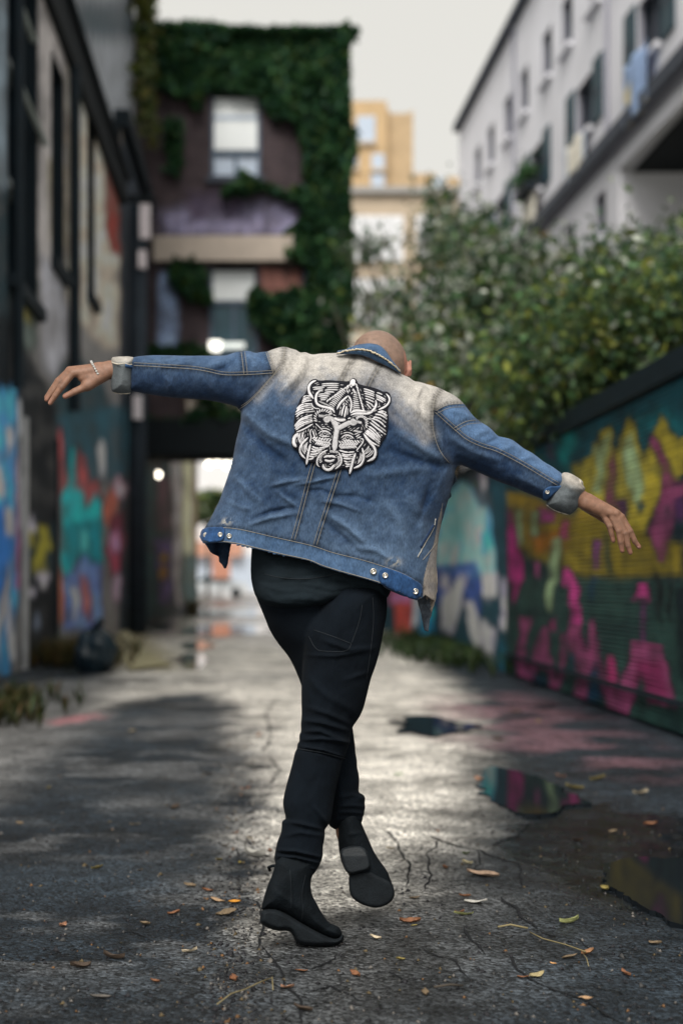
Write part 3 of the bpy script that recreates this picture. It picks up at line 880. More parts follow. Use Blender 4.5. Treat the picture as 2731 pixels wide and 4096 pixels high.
def leaf_obj(name, centers, size, pal, wts=None, seed=0, parent=None, elong=1.6, clump=0):
    V, F, C = leaves(centers, size, pal, wts, seed, elong=elong)
    if clump:                   # whole twigs scaled lighter or darker at random
        k = np.random.default_rng(seed + 3).uniform(.55, 1.5, len(centers) // clump + 1)
        C = C * np.repeat(np.repeat(k, clump)[:len(centers)], 4)[:, None]
    return link(name, mesh_np(name, V, F, C), M['leaf'], parent)


IVY = np.array([(.028, .095, .036), (.048, .130, .042), (.018, .060, .034), (.080, .130, .028), (.030, .095, .058)])

# ivy covered building over the passage
YI = 32.0
IX = lambda dx: (dx - 600) * YI * K / FS
IZ = lambda dy: CH + (1340 - dy) * YI * K / FS
IB = empty("ivy_building", (0, YI, 0))
tag(IB, "dark brick building with a passage through it, half covered in ivy", "building")
xa, xb, zt = IX(300), IX(793), IZ(80)
yy = np.linspace(xa, xb, 110); zz = np.linspace(IZ(1045), zt, 190)
w1 = (IX(484), IX(598), IZ(406), IZ(214)); w2 = (IX(481), IX(592), IZ(815), IZ(612))
for h in (w1, w2):
    for v, arr in ((h[0], yy), (h[1], yy), (h[2], zz), (h[3], zz)): arr[np.argmin(abs(arr - v))] = v
Xg, Zg = np.meshgrid(yy, zz, indexing='ij')
Vv = np.stack([Xg.ravel(), np.full(Xg.size, YI), Zg.ravel()], 1)
Pp = np.stack([600 + Vv[:, 0] / YI * FS / K, 1340 - (Vv[:, 2] - CH) / YI * FS / K], 1)
IWP = [((140, 140, 170), [(370, 490), (470, 470), (640, 460), (690, 490), (680, 545), (370, 545)], 26),
       ((80, 72, 92), [(430, 440), (560, 430), (560, 500), (440, 510)], 16),
       ((150, 176, 214), [(365, 625), (392, 620), (412, 700), (410, 800), (360, 800), (365, 700)], 7),
       ((120, 150, 186), [(700, 590), (722, 600), (722, 820), (690, 820)], 5),
       ((130, 92, 84), [(600, 610), (690, 620), (690, 790), (600, 760)], 14),
       ((120, 104, 96), [(420, 900), (560, 890), (560, 960), (420, 960)], 8)]
Cc = paint(Pp, np.array((70, 62, 66)), IWP, 1.0)
i_, j_ = np.meshgrid(np.arange(len(yy) - 1), np.arange(len(zz) - 1), indexing='ij')
yc = (yy[:-1] + yy[1:])[i_] / 2; zc = (zz[:-1] + zz[1:])[j_] / 2
keep = np.ones(i_.shape, bool)
for h in (w1, w2): keep &= ~((yc > h[0]) & (yc < h[1]) & (zc > h[2]) & (zc < h[3]))
a0 = (i_ * len(zz) + j_)[keep]
# brick courses in the material
bm_ = mat("old_brick", (1, 1, 1), .85, .25, 2, 0, attr=True)
t = bm_.node_tree; N, L = t.nodes, t.links
bk = N.new("ShaderNodeTexBrick"); bk.inputs["Scale"].default_value = 1
for nme, v in (("Brick Width", .22), ("Row Height", .075), ("Mortar Size", .008)): bk.inputs[nme].default_value = v
bk.inputs["Color1"].default_value = (1, .9, .85, 1); bk.inputs["Color2"].default_value = (.65, .6, .62, 1); bk.inputs["Mortar"].default_value = (1.2, 1.2, 1.25, 1)
cx_ = N.new("ShaderNodeCombineXYZ"); sx_ = N.new("ShaderNodeSeparateXYZ"); tcn = N.new("ShaderNodeTexCoord")
L.new(tcn.outputs["Object"], sx_.inputs[0]); L.new(sx_.outputs[0], cx_.inputs[0]); L.new(sx_.outputs[2], cx_.inputs[1]); L.new(cx_.outputs[0], bk.inputs["Vector"])
bb = N["Principled BSDF"]; src = bb.inputs["Base Color"].links[0].from_socket
mm = N.new("ShaderNodeVectorMath"); mm.operation = 'MULTIPLY'; L.new(src, mm.inputs[0]); L.new(bk.outputs["Color"], mm.inputs[1]); L.new(mm.outputs[0], bb.inputs["Base Color"])
link("brick_wall", mesh_np("brick_wall", Vv, np.stack([a0, a0 + len(zz), a0 + len(zz) + 1, a0 + 1], 1), Cc), bm_, IB)
MB().box(xa, xb, YI + .40, YI + 12, 5.6, zt).build("core", M['dark'], IB)
MB().box(xb - .02, xb, YI + .002, YI + .40, IZ(1045), zt).build("return_wall", bm_, IB)
MB().box(xa, xb + .05, YI - .05, YI + 12.1, zt + .002, zt + .12).build("parapet", mat("parapet", lin((70, 100, 120)), .6, .2), IB)
for h, low in ((w1, 345), (w2, 692)):
    x0, x1, z0, z1 = h; zm = IZ(low)
    fr = MB(); e = .07
    fr.box(x0, x0 + e, YI + .12, YI + .2, z0, z1); fr.box(x1 - e, x1, YI + .12, YI + .2, z0, z1)
    fr.box(x0 + e, x1 - e, YI + .12, YI + .2, z0, z0 + e); fr.box(x0 + e, x1 - e, YI + .12, YI + .2, zm - .04, zm + .04)
    fr.box((x0 + x1) / 2 - .035, (x0 + x1) / 2 + .035, YI + .12, YI + .2, z0 + e, zm - .04)
    win = fr.build("window", mat("frame_grey", lin((70, 84, 100)) * 1.6, .6, .1), IB)
    MB().box(x0 + .075, x1 - .075, YI + .105, YI + .118, zm + .045, z1 - .075).build("blind", M['blind'], win)
    MB().box(x0, x1, YI + .203, YI + .24, z0, zm - .003).build("pane", M['paleblue'] if low == 345 else M['glass_teal'], win)
    MB().box(x0 - .1, x1 + .1, YI - .1, YI + .11, z0 - .14, z0 - .003).build("sill", M['trim_dark'], win)
    if low == 345:
        MB().box(x0 + .08, x1 - .08, YI + .09, YI + .103, IZ(272), IZ(262)).build("blind_slat", M['paleblue'], win)
MB().box(IX(354), IX(672), YI - .22, YI - .003, IZ(603), IZ(546)).build("stone_band", M['concrete'], IB)
MB().box(IX(430), IX(700), YI - .15, YI - .003, IZ(945), IZ(915)).build("stone_band", M['concrete'], IB)
MB().box(xa, xb, YI - .30, YI + .39, IZ(1046), IZ(966)).build("passage_beam", M['black'], IB)
MB().box(xa, xb, YI + .40, YI + 2.2, IZ(1045) + .03, 5.59).build("passage_ceiling", M['black'], IB)
MB().box(1.35, 1.95, YI - .01, YI + 12, 0, IZ(1046)).build("passage_pier", M['dark'], IB)

IVP = [  # where the ivy hangs, and how thick
    ([(335, 68), (790, 74), (800, 120), (797, 560), (800, 820), (700, 830), (722, 620), (690, 600), (655, 580), (650, 540), (700, 500), (690, 470), (600, 450), (520, 440), (560, 415), (660, 460), (705, 430), (700, 330), (690, 280), (610, 270), (600, 215), (480, 206), (470, 260), (420, 215), (335, 200)], 22000),
    ([(385, 600), (440, 596), (480, 640), (485, 700), (440, 690), (405, 640)], 1300),
    ([(580, 660), (640, 690), (720, 660), (740, 820), (640, 820), (600, 760), (570, 700)], 2200),
    ([(380, 290), (412, 280), (420, 340), (410, 410), (385, 380)], 350),
    ([(400, 870), (560, 860), (560, 965), (400, 975), (450, 930)], 900),
    ([(340, 790), (480, 800), (480, 830), (345, 830)], 700),
    ([(335, 960), (560, 955), (560, 985), (335, 985)], 350),
]
pts = []
for pg, n in IVP:
    pg = np.array(pg, float); lo, hi = pg.min(0), pg.max(0)
    c = NR.uniform(lo, hi, (n * 3, 2)).astype(np.float32)
    cw = c + np.stack([fbm(c[:, 0], c[:, 1], 40, 101) * 26, fbm(c[:, 0], c[:, 1], 40, 111) * 26], 1)
    c = c[inpoly(cw, pg.tolist())][:n]
    dens = fbm(c[:, 0], c[:, 1], 60, 131)
    thick = .12 + .35 * np.clip(dens + .4, 0, 1)
    y = YI - NR.random(len(c)) * thick - .02
    x = (c[:, 0] - 600) * YI * K / FS; z = CH + (1340 - c[:, 1]) * YI * K / FS
    pts.append(np.stack([x, y, z], 1))
pts = np.concatenate(pts)
side = np.stack([xb + NR.random(2600) * .10, YI + NR.random(2600) * 3, NR.uniform(5, zt, 2600)], 1)
tx = NR.uniform(xa + .6, xb + .25, 3200); hgt = np.clip(.08 + .32 * fbm(tx, tx * 0, 1.1, 171), .02, .8)
topf = np.stack([tx, YI + NR.uniform(-.35, .25, 3200), zt + NR.random(3200) * hgt], 1)
rz_ = NR.uniform(4.5, zt + .2, 3000); rw = np.clip(.06 + .30 * fbm(rz_, rz_ * 0, .9, 177), .02, .7)
rag = np.stack([xb + NR.random(3000) * rw, YI + NR.uniform(-.35, .3, 3000), rz_], 1)
o = leaf_obj("ivy", np.concatenate([pts, side, topf, rag]), .14, IVY, [.3, .25, .2, .1, .15], 7)
tag(o, "thick dark green ivy hanging over the brick building", "ivy")
# yellow-green creeper on the corner of the left building's top floor
c = np.stack([XL - .05 + NR.random(3200) * .35, NR.uniform(22, 31.5, 3200), NR.uniform(10.5, 15.6, 3200)], 1)
dd = fbm(c[:, 1], c[:, 2], 1.5, 141)
c = c[(dd > -.35) & ((c[:, 1] > 28) | (c[:, 2] > 12.8))]
o = leaf_obj("creeper", c, .16, np.array([(.10, .12, .02), (.05, .08, .02), (.02, .05, .02), (.14, .13, .03)]), None, 8)
tag(o, "yellowish creeper hanging from the top of the weathered building", "creeper")

# string of lit bulbs under the passage, and a glowing strip added for the glare beneath the lower window
BULB = emit("warm_bulb", (1, .93, .75), 5)
for i, (dx, dy, Y) in enumerate(((345, 1056, 34), (362, 1090, 35), (352, 1074, 35.5), (480, 1066, 37), (500, 1060, 37), (520, 1068, 37), (540, 1062, 37))):
    p = W(dx * K, dy * K, Y)
    l = empty("passage_lamp", p)
    tag(l, ("highest lit round lamp of the three by the passage's left wall", "lowest lit round lamp of the three by the passage's left wall", "middle lit round lamp of the three by the passage's left wall", "first lit round lamp from the left in the row beside the jacket", "second lit round lamp from the left in the row beside the jacket", "third lit round lamp from the left in the row beside the jacket", "lit round lamp touching the jacket's edge at the end of the row")[i], "lamp", "lit lamps hanging in the passage")
    MB().ball(p, .075).build("glowing_part", BULB, l, True)
    MB().tube([p + Vector((0, 0, .08)), (p.x, p.y, 5.6)], .012, 6).build("cord", M['black'], l)
tl = empty("window_glow", (IX(520), YI - .2, IZ(797)))
tag(tl, "added white glowing strip under the lower window of the ivy building", "lamp")
MB().box(IX(482), IX(508), YI - .26, YI - .16, IZ(809), IZ(787)).build("glowing_part", emit("strip_glow", (1, .97, .86), 1.2), tl)
MB().box(IX(509), IX(562), YI - .26, YI - .16, IZ(803), IZ(791)).build("dim_strip", emit("strip_glow_dim", (.9, .95, .9), .35), tl)

# street seen through the passage
FB = empty("pale_storefront", (0, 100, 0))
tag(FB, "pale storefront across the street at the end of the passage", "building")
MB().box(-14, 10, 104, 112, 0, 10).build("wall", M['white'], FB)
for x in (-7, -4.6, -2.2, 1.0):
    f = MB().box(x, x + 1.8, 103.9, 103.99, .4, 3).build("window", M['paleblue'], FB)
    MB().box(x, x + 1.8, 103.7, 103.9, .2, .39).build("sill", M['white'], f)
st_tree = None
MB().box(-5.2, -1.4, 103.2, 103.98, 2.9, 4.0).build("awning", mat("orange_awning", (.55, .30, .22), .7, .2), FB)
car = empty("parked_car", (-2.9, 90, 0))
tag(car, "pale parked car in the bright street beyond the passage", "car")
cm = mat("car_paint", (.72, .76, .80), .35, .05)
bd = MB()
prof = [(-2.1, .35), (-2.1, .85), (-1.3, .98), (-.8, 1.42), (.7, 1.45), (1.35, 1.0), (2.1, .92), (2.1, .35)]
bd.prism([Vector((-2.9 + x, 89.2, z)) for x, z in prof], (0, 1.7, 0)).build("body", cm, car)
gl = [(-1.15, 1.0), (-.72, 1.36), (.62, 1.38), (1.15, 1.02)]
MB().prism([Vector((-2.9 + x, 89.17, z)) for x, z in gl], (0, .02, 0)).build("window", M['glass_teal'], car)
for wx in (-1.3, 1.3):
    MB().tube([(-2.9 + wx, 89.1, .33), (-2.9 + wx, 89.3, .33)], .33, 16).build("wheel", M['black'], car)
bx = empty("orange_sign", (-2.2, 80, 0))
tag(bx, "orange red panel standing by the street beyond the passage", "sign")
MB().box(-2.75, -1.75, 80, 80.1, 1.2, 3.4).build("panel", mat("orange_panel", (.55, .26, .18), .6, .2), bx)
MB().tube([(-2.25, 80.05, 0), (-2.25, 80.05, 1.2)], .05).build("post", M['metal'], bx)

# ---------------------------------------------------------------- pale building on the right
RX = lambda Y: 9.11 - .0282 * Y
RB = empty("pale_apartment_building", (RX(40), 40, 0))
tag(RB, "pale grey apartment building with dark shutters and a deep overhang", "building")
Y0, Y1, YE = 12.0, 54.5, 32.7


def rbox(y0, y1, z0, z1, d0, d1):
    """box on the slanted facade; d = metres out from the wall towards the alley"""
    q = []
    for z in (z0, z1):
        q += [(RX(y0) - d1, y0, z), (RX(y0) - d0, y0, z), (RX(y1) - d0, y1, z), (RX(y1) - d1, y1, z)]
    return MB().hexa(q)


def rgrid(holes, y0, y1, z0, z1, nm):
    ysn = sorted({y0, y1, *[h[0] for h in holes], *[h[1] for h in holes]}); zsn = sorted({z0, z1, *[h[2] for h in holes], *[h[3] for h in holes]})
    mb = MB()
    for i in range(len(ysn) - 1):
        for j in range(len(zsn) - 1):
            a, b_, c_, d_ = ysn[i], ysn[i + 1], zsn[j], zsn[j + 1]
            if any(h[0] - 1e-6 <= a and b_ <= h[1] + 1e-6 and h[2] - 1e-6 <= c_ and d_ <= h[3] + 1e-6 for h in holes): continue
            k0 = len(mb.v)
            mb.v += [(RX(a), a, c_), (RX(b_), b_, c_), (RX(b_), b_, d_), (RX(a), a, d_)]
            mb.f.append((k0, k0 + 1, k0 + 2, k0 + 3))
    return mb.build(nm, M['stucco'], RB, fix=False)


H1 = [(y - .55, y + .55, 15.0, 16.4) for y in (27.0, 29.6, 32.2, 34.7, 37.5, 39.8, 42.8, 45.2, 48.1, 50.5)]
H2 = [(y - .8, y + .8, 12.15, 13.55) for y in (24.9, 30.3, 35.7, 41.1, 46.5, 51.9)]
H3 = [(y - .45, y + .45, 9.2, 10.3) for y in (34.2, 37.2, 41.0, 45.0, 49.0)]
H4 = [(y - .45, y + .45, 6.3, 7.6) for y in (34.4, 38.0, 42.0)]
rgrid(H1 + H2, Y0, Y1, 10.87, 18.2, "wall")
rgrid(H3 + H4, YE, Y1, 0, 10.869, "lower_wall")
rbox(Y0, Y1, 18.202, 18.45, -1, .25).build("roof_edge", M['trim_dark'], RB)
MB().hexa([(RX(Y0) + .3, Y0, 10.5), (RX(Y0) + 12, Y0, 10.5), (RX(Y1) + 12, Y1, 10.5), (RX(Y1) + .3, Y1, 10.5), (RX(Y0) + .3, Y0, 18.2), (RX(Y0) + 12, Y0, 18.2), (RX(Y1) + 12, Y1, 18.2), (RX(Y1) + .3, Y1, 18.2)]).build("upper_core", M['stucco_dark'], RB)
MB().hexa([(RX(YE) + .3, YE + .01, 0), (RX(YE) + 12, YE + .01, 0), (RX(Y1) + 12, Y1, 0), (RX(Y1) + .3, Y1, 0), (RX(YE) + .3, YE + .01, 10.49), (RX(YE) + 12, YE + .01, 10.49), (RX(Y1) + 12, Y1, 10.49), (RX(Y1) + .3, Y1, 10.49)]).build("lower_core", M['stucco_dark'], RB)
MB().box(RX(YE), RX(YE) + 12, YE - .03, YE, 0, 10.42).build("end_wall", M['stucco'], RB)
rbox(Y0, YE - .04, 10.43, 10.868, -.4, .0).build("overhang_band", M['stucco'], RB)
MB().box(RX(YE) + .35, RX(YE) + 12, Y0, YE - .04, 10.36, 10.49).build("soffit", M['black'], RB)
rbox(Y0, Y1, 10.98, 11.37, .003, .22).build("cornice", M['trim_dark'], RB)
for yp in (33.4, 44.0):
    MB().tube([(RX(yp) - .08, yp, 11.38), (RX(yp) - .08, yp, 18.2)], .05).build("downpipe", M['stucco_dark'], RB)
rbox(Y0, Y1, 10.87, 10.977, .003, .12).build("cornice_lower", M['stucco_dark'], RB)
for hs, shut in ((H1, 0), (H2, 1), (H3, 0), (H4, 0)):
    for (a, b_, c_, d_) in hs:
        fr = MB(); e = .06
        for (p0, p1, q0, q1) in ((a, a + e, c_, d_), (b_ - e, b_, c_, d_), (a + e, b_ - e, c_, c_ + e), (a + e, b_ - e, d_ - e, d_), ((a + b_) / 2 - .03, (a + b_) / 2 + .03, c_ + e, d_ - e)):
            fr.v += []; r8 = rbox(p0, p1, q0, q1, -.2, -.12)
            k0 = len(fr.v); fr.v += r8.v; fr.f += [tuple(k0 + i for i in f_) for f_ in r8.f]
        w_ = fr.build("window", M['trim_dark'], RB)
        rbox(a, b_, c_, d_, -.25, -.203).build("pane", M['glass_teal'] if not shut else M['glass_dark'], w_)
        rbox(a - .1, b_ + .1, c_ - .12, c_ - .003, .003, .16).build("sill", M['stucco'], w_)
        rv = MB()
        for (p0, p1, q0, q1) in ((a - .02, a, c_, d_), (b_, b_ + .02, c_, d_), (a, b_, d_, d_ + .02)):
            r8 = rbox(p0, p1, q0, q1, -.25, -.003); k0 = len(rv.v); rv.v += r8.v; rv.f += [tuple(k0 + i for i in f_) for f_ in r8.f]
        rv.build("reveal", M['stucco_dark'], w_)
        if shut:
            for s in (a - .95, b_ + .15):
                sh = rbox(s, s + .8, c_ - .05, d_ + .1, .003, .06).build("shutter", M['shutter'], RB)
                rbox(s + .08, s + .72, c_ + .6, c_ + .7, .061, .075).build("shutter_rail", M['trim_dark'], sh)
# cloths hung below the windows and one flower box
FL = [(30.6, .85, "blue_white", "blue cloth with yellow patches hung below the nearest shuttered window"),
      (35.9, .8, "cream", "cream cloth hung below the second shuttered window"),
      (41.2, .75, "cream", "small bright cream cloth hung under the flower box window")]
for i, (y, hw, nm, lb) in enumerate(FL):
    nyy, nzz = 16, 16
    ya = np.linspace(y - hw, y + hw, nyy); za = np.linspace(11.25 if i else 10.95, 12.1 if i else 12.3, nzz)
    Yg, Zg = np.meshgrid(ya, za, indexing='ij')
    dpt = .20 + .05 * np.sin(Yg * 6 + i) + .03 * fbm(Yg, Zg, .5, 150 + i)
    Vv = np.stack([(RX(Yg) - dpt).ravel(), Yg.ravel(), Zg.ravel()], 1)
    if i == 0:
        yel = fbm(Yg.ravel(), Zg.ravel(), .45, 160) > .12
        Cc = np.where(yel[:, None], np.array((.62, .55, .36)), np.array((.30, .42, .66)))
    else:
        ed = (np.abs(Yg.ravel() - y) > hw * .82) | (Zg.ravel() < 11.3)
        Cc = np.where(ed[:, None] & (i == 1), np.array((.5, .58, .70)), np.array((.80, .76, .66)))
    i_, j_ = np.meshgrid(np.arange(nyy - 1), np.arange(nzz - 1), indexing='ij'); a0 = (i_ * nzz + j_).ravel()
    o = link("hanging_cloth", mesh_np("hanging_cloth", Vv, np.stack([a0, a0 + nzz, a0 + nzz + 1, a0 + 1], 1), Cc), M['paint'], None, True)
    sm = o.modifiers.new("thick", 'SOLIDIFY'); sm.thickness = .015
    tag(o, lb, "cloth", "cloths hung below the windows")
fbx = empty("flower_box", (RX(41.1) - .3, 41.1, 12))
tag(fbx, "dark leafy flower box under a shuttered window of the pale building", "flower box")
rbox(40.3, 41.9, 12.14, 12.35, .21, .5).build("trough", M['dark'], fbx)
c = np.stack([RX(41.1) - .35 + NR.normal(0, .13, 500), NR.uniform(40.2, 42, 500), 12.45 + np.abs(NR.normal(0, .25, 500))], 1)
leaf_obj("plants", c, .10, IVY, None, 9, fbx)["kind"] = "stuff"

# ---------------------------------------------------------------- far buildings
def far(Yf):
    return (lambda dx: (dx - 600) * Yf * K / FS), (lambda dy: CH + (1340 - dy) * Yf * K / FS)


fx, fz = far(95)
OB = empty("ochre_tower_block", (fx(880), 95, 0))
tag(OB, "ochre brick tower block behind the ivy building", "building")
MB().box(fx(770), fx(888), 95, 110, 0, fz(231)).build("front_block", M['ochre'], OB)
MB().prism([Vector((fx(888.3), 95.8, 0)), Vector((fx(950), 95.8, 0)), Vector((fx(951), 95.8, fz(244))), Vector((fx(935), 95.8, fz(251))), Vector((fx(900), 95.8, fz(251))), Vector((fx(888.3), 95.8, fz(232)))], (0, 12, 0)).build("side_block", M['ochre_shade'], OB)
MB().box(fx(951.5), fx(1005), 96, 110, 0, fz(388)).build("low_block", M['ochre_shade'], OB)
MB().box(fx(1005.5), fx(1075), 96, 110, 0, fz(397)).build("low_block", M['ochre'], OB)
for (x0, x1, y0, y1) in ((819, 861, 326, 267), (800, 822, 385, 350), (853, 882, 388, 354), (852, 882, 436, 399), (999, 1029, 440, 398)):
    yf = 94.9 if x1 < 900 else 95.9
    f = MB().box(fx(x0), fx(x1), yf, yf + .09, fz(y0), fz(y1)).build("window", M['paleblue'], OB)
    MB().box(fx(x0) - .1, fx(x1) + .1, yf - .15, yf + .09, fz(y0) - .25, fz(y0) - .005).build("sill", M['beige'], f)
gx_, gz_ = far(72)
SB = empty("beige_studio_building", (gx_(900), 72, 0))
tag(SB, "beige building with big white windows behind the trees", "building")
MB().box(gx_(770), gx_(1110), 72, 82, 0, gz_(446)).build("wall", M['beige'], SB)
MB().box(gx_(765), gx_(1115), 71.7, 82, gz_(446) + .005, gz_(431)).build("cornice", mat("grey_cornice", (.36, .35, .34), .8, .1), SB)
for (x0, x1) in ((801, 925), (955, 1080)):
    for (y0, y1) in ((600, 496), (745, 640), (890, 790)):
        f = MB().box(gx_(x0), gx_(x1), 71.9, 71.99, gz_(y0), gz_(y1)).build("window", M['white'], SB)
        for k in (1, 2, 3):
            xm = gx_(x0 + (x1 - x0) * k / 4)
            MB().box(xm - .05, xm + .05, 71.82, 71.899, gz_(y0), gz_(y1)).build("glazing_bar", mat("bar_paint", (.6, .62, .64), .6, .05), f)
# ---------------------------------------------------------------- trees behind the fence
GREENS = np.array([(.050, .110, .040), (.085, .140, .055), (.135, .180, .040), (.034, .080, .045), (.065, .115, .075), (.40, .43, .37), (.19, .21, .035), (.20, .13, .03)])


def tree(label, cat, base, trunk_h, crowns, n, pal_w, size, seed, branches=7, group="trees behind the fence"):
    """crowns: list of (centre, radii); leaves cluster along twigs"""
    r = np.random.default_rng(seed)
    e = empty("garden_tree", base)
    tag(e, label, cat, group)
    b0 = Vector(base)
    tk = MB()
    top = b0 + Vector((r.normal(0, .2), r.normal(0, .2), trunk_h))
    tk.tube([b0, b0.lerp(top, .5) + Vector((r.normal(0, .08), r.normal(0, .08), 0)), top], [.13, .10, .07], 10)
    tk.build("trunk", M['bark'], e, True)
    cen = []
    lim = MB()
    tot = sum(c[1][0] * c[1][1] * c[1][2] for c in crowns)
    for c, rad in crowns:
        c = np.array(c); rad = np.array(rad)
        for k in range(branches):
            d = r.normal(size=3); d /= np.linalg.norm(d); d[2] = abs(d[2]) * .8 + .1 * d[2]
            tip = c + d * rad * r.uniform(.7, 1.05)
            mid = (np.array(top) + tip) / 2 + r.normal(0, .15, 3)
            lim.tube([top, mid, tip], [.045, .03, .010], 6)
        m = int(n * rad.prod() / tot)
        k = max(6, int(m / 42))
        d = r.normal(size=(k, 3)); d /= np.linalg.norm(d, axis=1)[:, None]
        tw = c + d * rad * (r.random((k, 1)) ** .45)
        p = np.repeat(tw, 42, 0) + r.normal(0, 1, (k * 42, 3)) * np.array((.26, .26, .20)) * (.6 + .6 * np.repeat(r.random((k, 1)), 42, 0))
        cen.append(p)
    lim.build("limb", M['bark'], e, True)
    leaf_obj("crown", np.concatenate(cen), size, GREENS, pal_w, seed + 1, e, clump=42)
    return e


def at(dx, dy, Y):
    return tuple(W(dx * K, dy * K, Y))


w_olive = [.22, .22, .10, .14, .14, .14, .03, .01]
w_gold = [.22, .26, .26, .08, .08, .04, .05, .01]
w_pale = [.20, .20, .08, .10, .14, .25, .02, .01]
tree("broad pale olive tree rising behind the person's right shoulder", "tree", (3.9, 18, 0), 2.2,
     [(at(1090, 770, 18), (1.0, .9, .85)), (at(1190, 660, 18), (.75, .8, .75)), (at(985, 880, 17), (.8, .8, .5)), (at(1130, 890, 17), (1.2, .9, .6)), (at(1130, 590, 18.5), (.4, .4, .4))], 7200, w_pale, .085, 21)
tree("dark leafy tree against the pale apartment building", "tree", (5.4, 20, 0), 2.6,
     [(at(1235, 700, 20), (.60, .6, .75)), (at(1300, 850, 19), (1.1, 1, .7)), (at(1110, 560, 20), (.35, .4, .35)), (at(1190, 800, 19), (1.0, .8, .7))], 5200, w_olive, .09, 23)
tree("golden green bush spilling over the top of the slatted fence", "bush", (3.5, 11.5, 0), 1.6,
     [(at(1330, 840, 12), (.75, .7, .45)), (at(1450, 760, 11.5), (.75, .7, .50)), (at(1570, 720, 11), (.6, .6, .36)), (at(1250, 900, 13), (.7, .6, .32))], 9500, w_gold, .055, 25)
tree("dark green bush under the overhang at the right edge", "bush", (5.2, 14.5, 0), 2.0,
     [(at(1480, 660, 14.5), (.8, .7, .35)), (at(1575, 640, 14.5), (.45, .6, .35)), (at(1460, 740, 15), (.5, .5, .25))], 4800, w_olive, .06, 27)
tree("thin young tree with sparse leaves in front of the white windows", "tree", (2.9, 26, 0), 2.4,
     [(at(870, 700, 26), (.9, .7, .45)), (at(960, 640, 26), (.6, .5, .6)), (at(1010, 540, 26), (.35, .4, .6)), (at(890, 830, 25), (.8, .7, .35))], 1000, w_pale, .10, 29, 5)
tree("small green street tree seen through the passage", "tree", (-3.3, 86, 0), 4.0, [((-3.3, 86, 5.6), (1.4, 1.0, 1.1))], 900, w_gold, .3, 33, 5, None)
tree("tall slender tree with one upright branch left of the pale building", "tree", (3.6, 28, 0), 3.0,
     [(at(1010, 480, 28), (.25, .25, .6)), (at(1050, 560, 28), (.6, .5, .6)), (at(830, 570, 28), (.5, .4, .3))], 1500, w_olive, .10, 31, 6)

tree("dark shrub standing behind the sky blue graffiti wall", "bush", (3.4, 24, 0), 1.4,
     [(at(1000, 1010, 24), (.9, .8, .5)), (at(1080, 990, 21), (.8, .7, .5)), (at(930, 1010, 27), (1.0, .8, .6)), (at(1030, 930, 23), (.9, .8, .6)), (at(1120, 940, 19), (.8, .8, .45))], 6500, w_olive, .08, 35, 5)

# weeds, mostly out of focus, at the foot of the walls
def weeds(name, label, cx, cy, rx, ry, h, n, pal, seed):
    r = np.random.default_rng(seed)
    n = n * 2; k = max(4, n // 9)
    bx_ = r.normal(0, .5, (k, 2)) * np.array((rx, ry)) + np.array((cx, cy))
    V, F, C = [], [], []
    for x, y in bx_:
        for j in range(9):
            a = r.uniform(0, 6.28); ln = h * r.uniform(.5, 1.2); d = np.array((math.cos(a), math.sin(a), 0)); s = np.array((-d[1], d[0], 0)) * .006
            b0 = np.array((x, y, 0.0)); m_ = b0 + d * ln * .25 + np.array((0, 0, ln * .6)); t_ = b0 + d * ln * .6 + np.array((0, 0, ln * r.uniform(.6, 1)))
            i = len(V); V += [b0 - s, b0 + s, m_ + s * 1.4, m_ - s * 1.4, t_]
            F += [(i, i + 1, i + 2, i + 3), (i + 3, i + 2, i + 4, i + 4)]
            c = pal[r.integers(len(pal))] * r.uniform(.6, 1.4); C += [c] * 5
    me = bpy.data.meshes.new(name); me.from_pydata([tuple(v) for v in V], [], [f if f[2] != f[3] else f[:3] for f in F])
    setcol(me, np.array(C))
    o = link(name, me, M['leaf'])
    tag(o, label, "weeds", kind="stuff")
    return o


GP = [np.array(c) for c in ((.03, .065, .018), (.055, .08, .02), (.02, .045, .02))]
YP = [np.array(c) for c in ((.11, .085, .025), (.07, .065, .022), (.04, .05, .02), (.12, .075, .03))]
gx0, gy0 = G(990 * K, 1505 * K)
weeds("weeds", "low green weeds along the foot of the blue graffiti wall", 2.25, gy0, .5, 3.5, .26, 1500, GP, 41)
gx0, gy0 = G(165 * K, 1530 * K)
weeds("weeds", "dry yellow weeds beside the dark bag at the left wall", gx0 + .02, gy0 + .6, .45, 1.2, .34, 700, YP, 42)
gx0, gy0 = G(25 * K, 1640 * K)
weeds("weeds", "brownish weeds at the left edge below the blue graffiti", gx0 - .15, gy0, .45, 1.3, .20, 700, YP + GP, 43)
gx0, gy0 = G(430 * K, 1400 * K)
weeds("weeds", "yellow green weeds at the end of the passage wall", gx0, gy0, .5, 4, .4, 300, YP, 44)

# dark bag, pale boards
bag = empty("rubbish_bag", (-1.72, 14.6, 0))
tag(bag, "dark rounded rubbish bag leaning at the foot of the left wall", "bag")
bm = bmesh.new(); bmesh.ops.create_icosphere(bm, subdivisions=4, radius=1)
for v in bm.verts:
    c = v.co.copy(); a = math.atan2(c.y, c.x)
    k = 1 + .08 * math.sin(5 * a + c.z * 3) + .05 * math.sin(11 * a) + .05 * math.sin(9 * c.z + 2 * a)
    v.co = Vector((-1.70 + c.x * .21 * k, 14.6 + c.y * .2 * k, max(0.0, .20 + c.z * .25 * (1 + .12 * math.sin(4 * a)))))
me = bpy.data.meshes.new("sack"); bm.to_mesh(me); bm.free()
link("sack", me, mat("bag_plastic", lin((26, 40, 48)), .4, .3, 12), bag, True)
MB().tube([(-1.70, 14.6, .44), (-1.68, 14.6, .50), (-1.63, 14.58, .53)], [.06, .03, .05], 8).build("knot", M['dark'], bag, True)
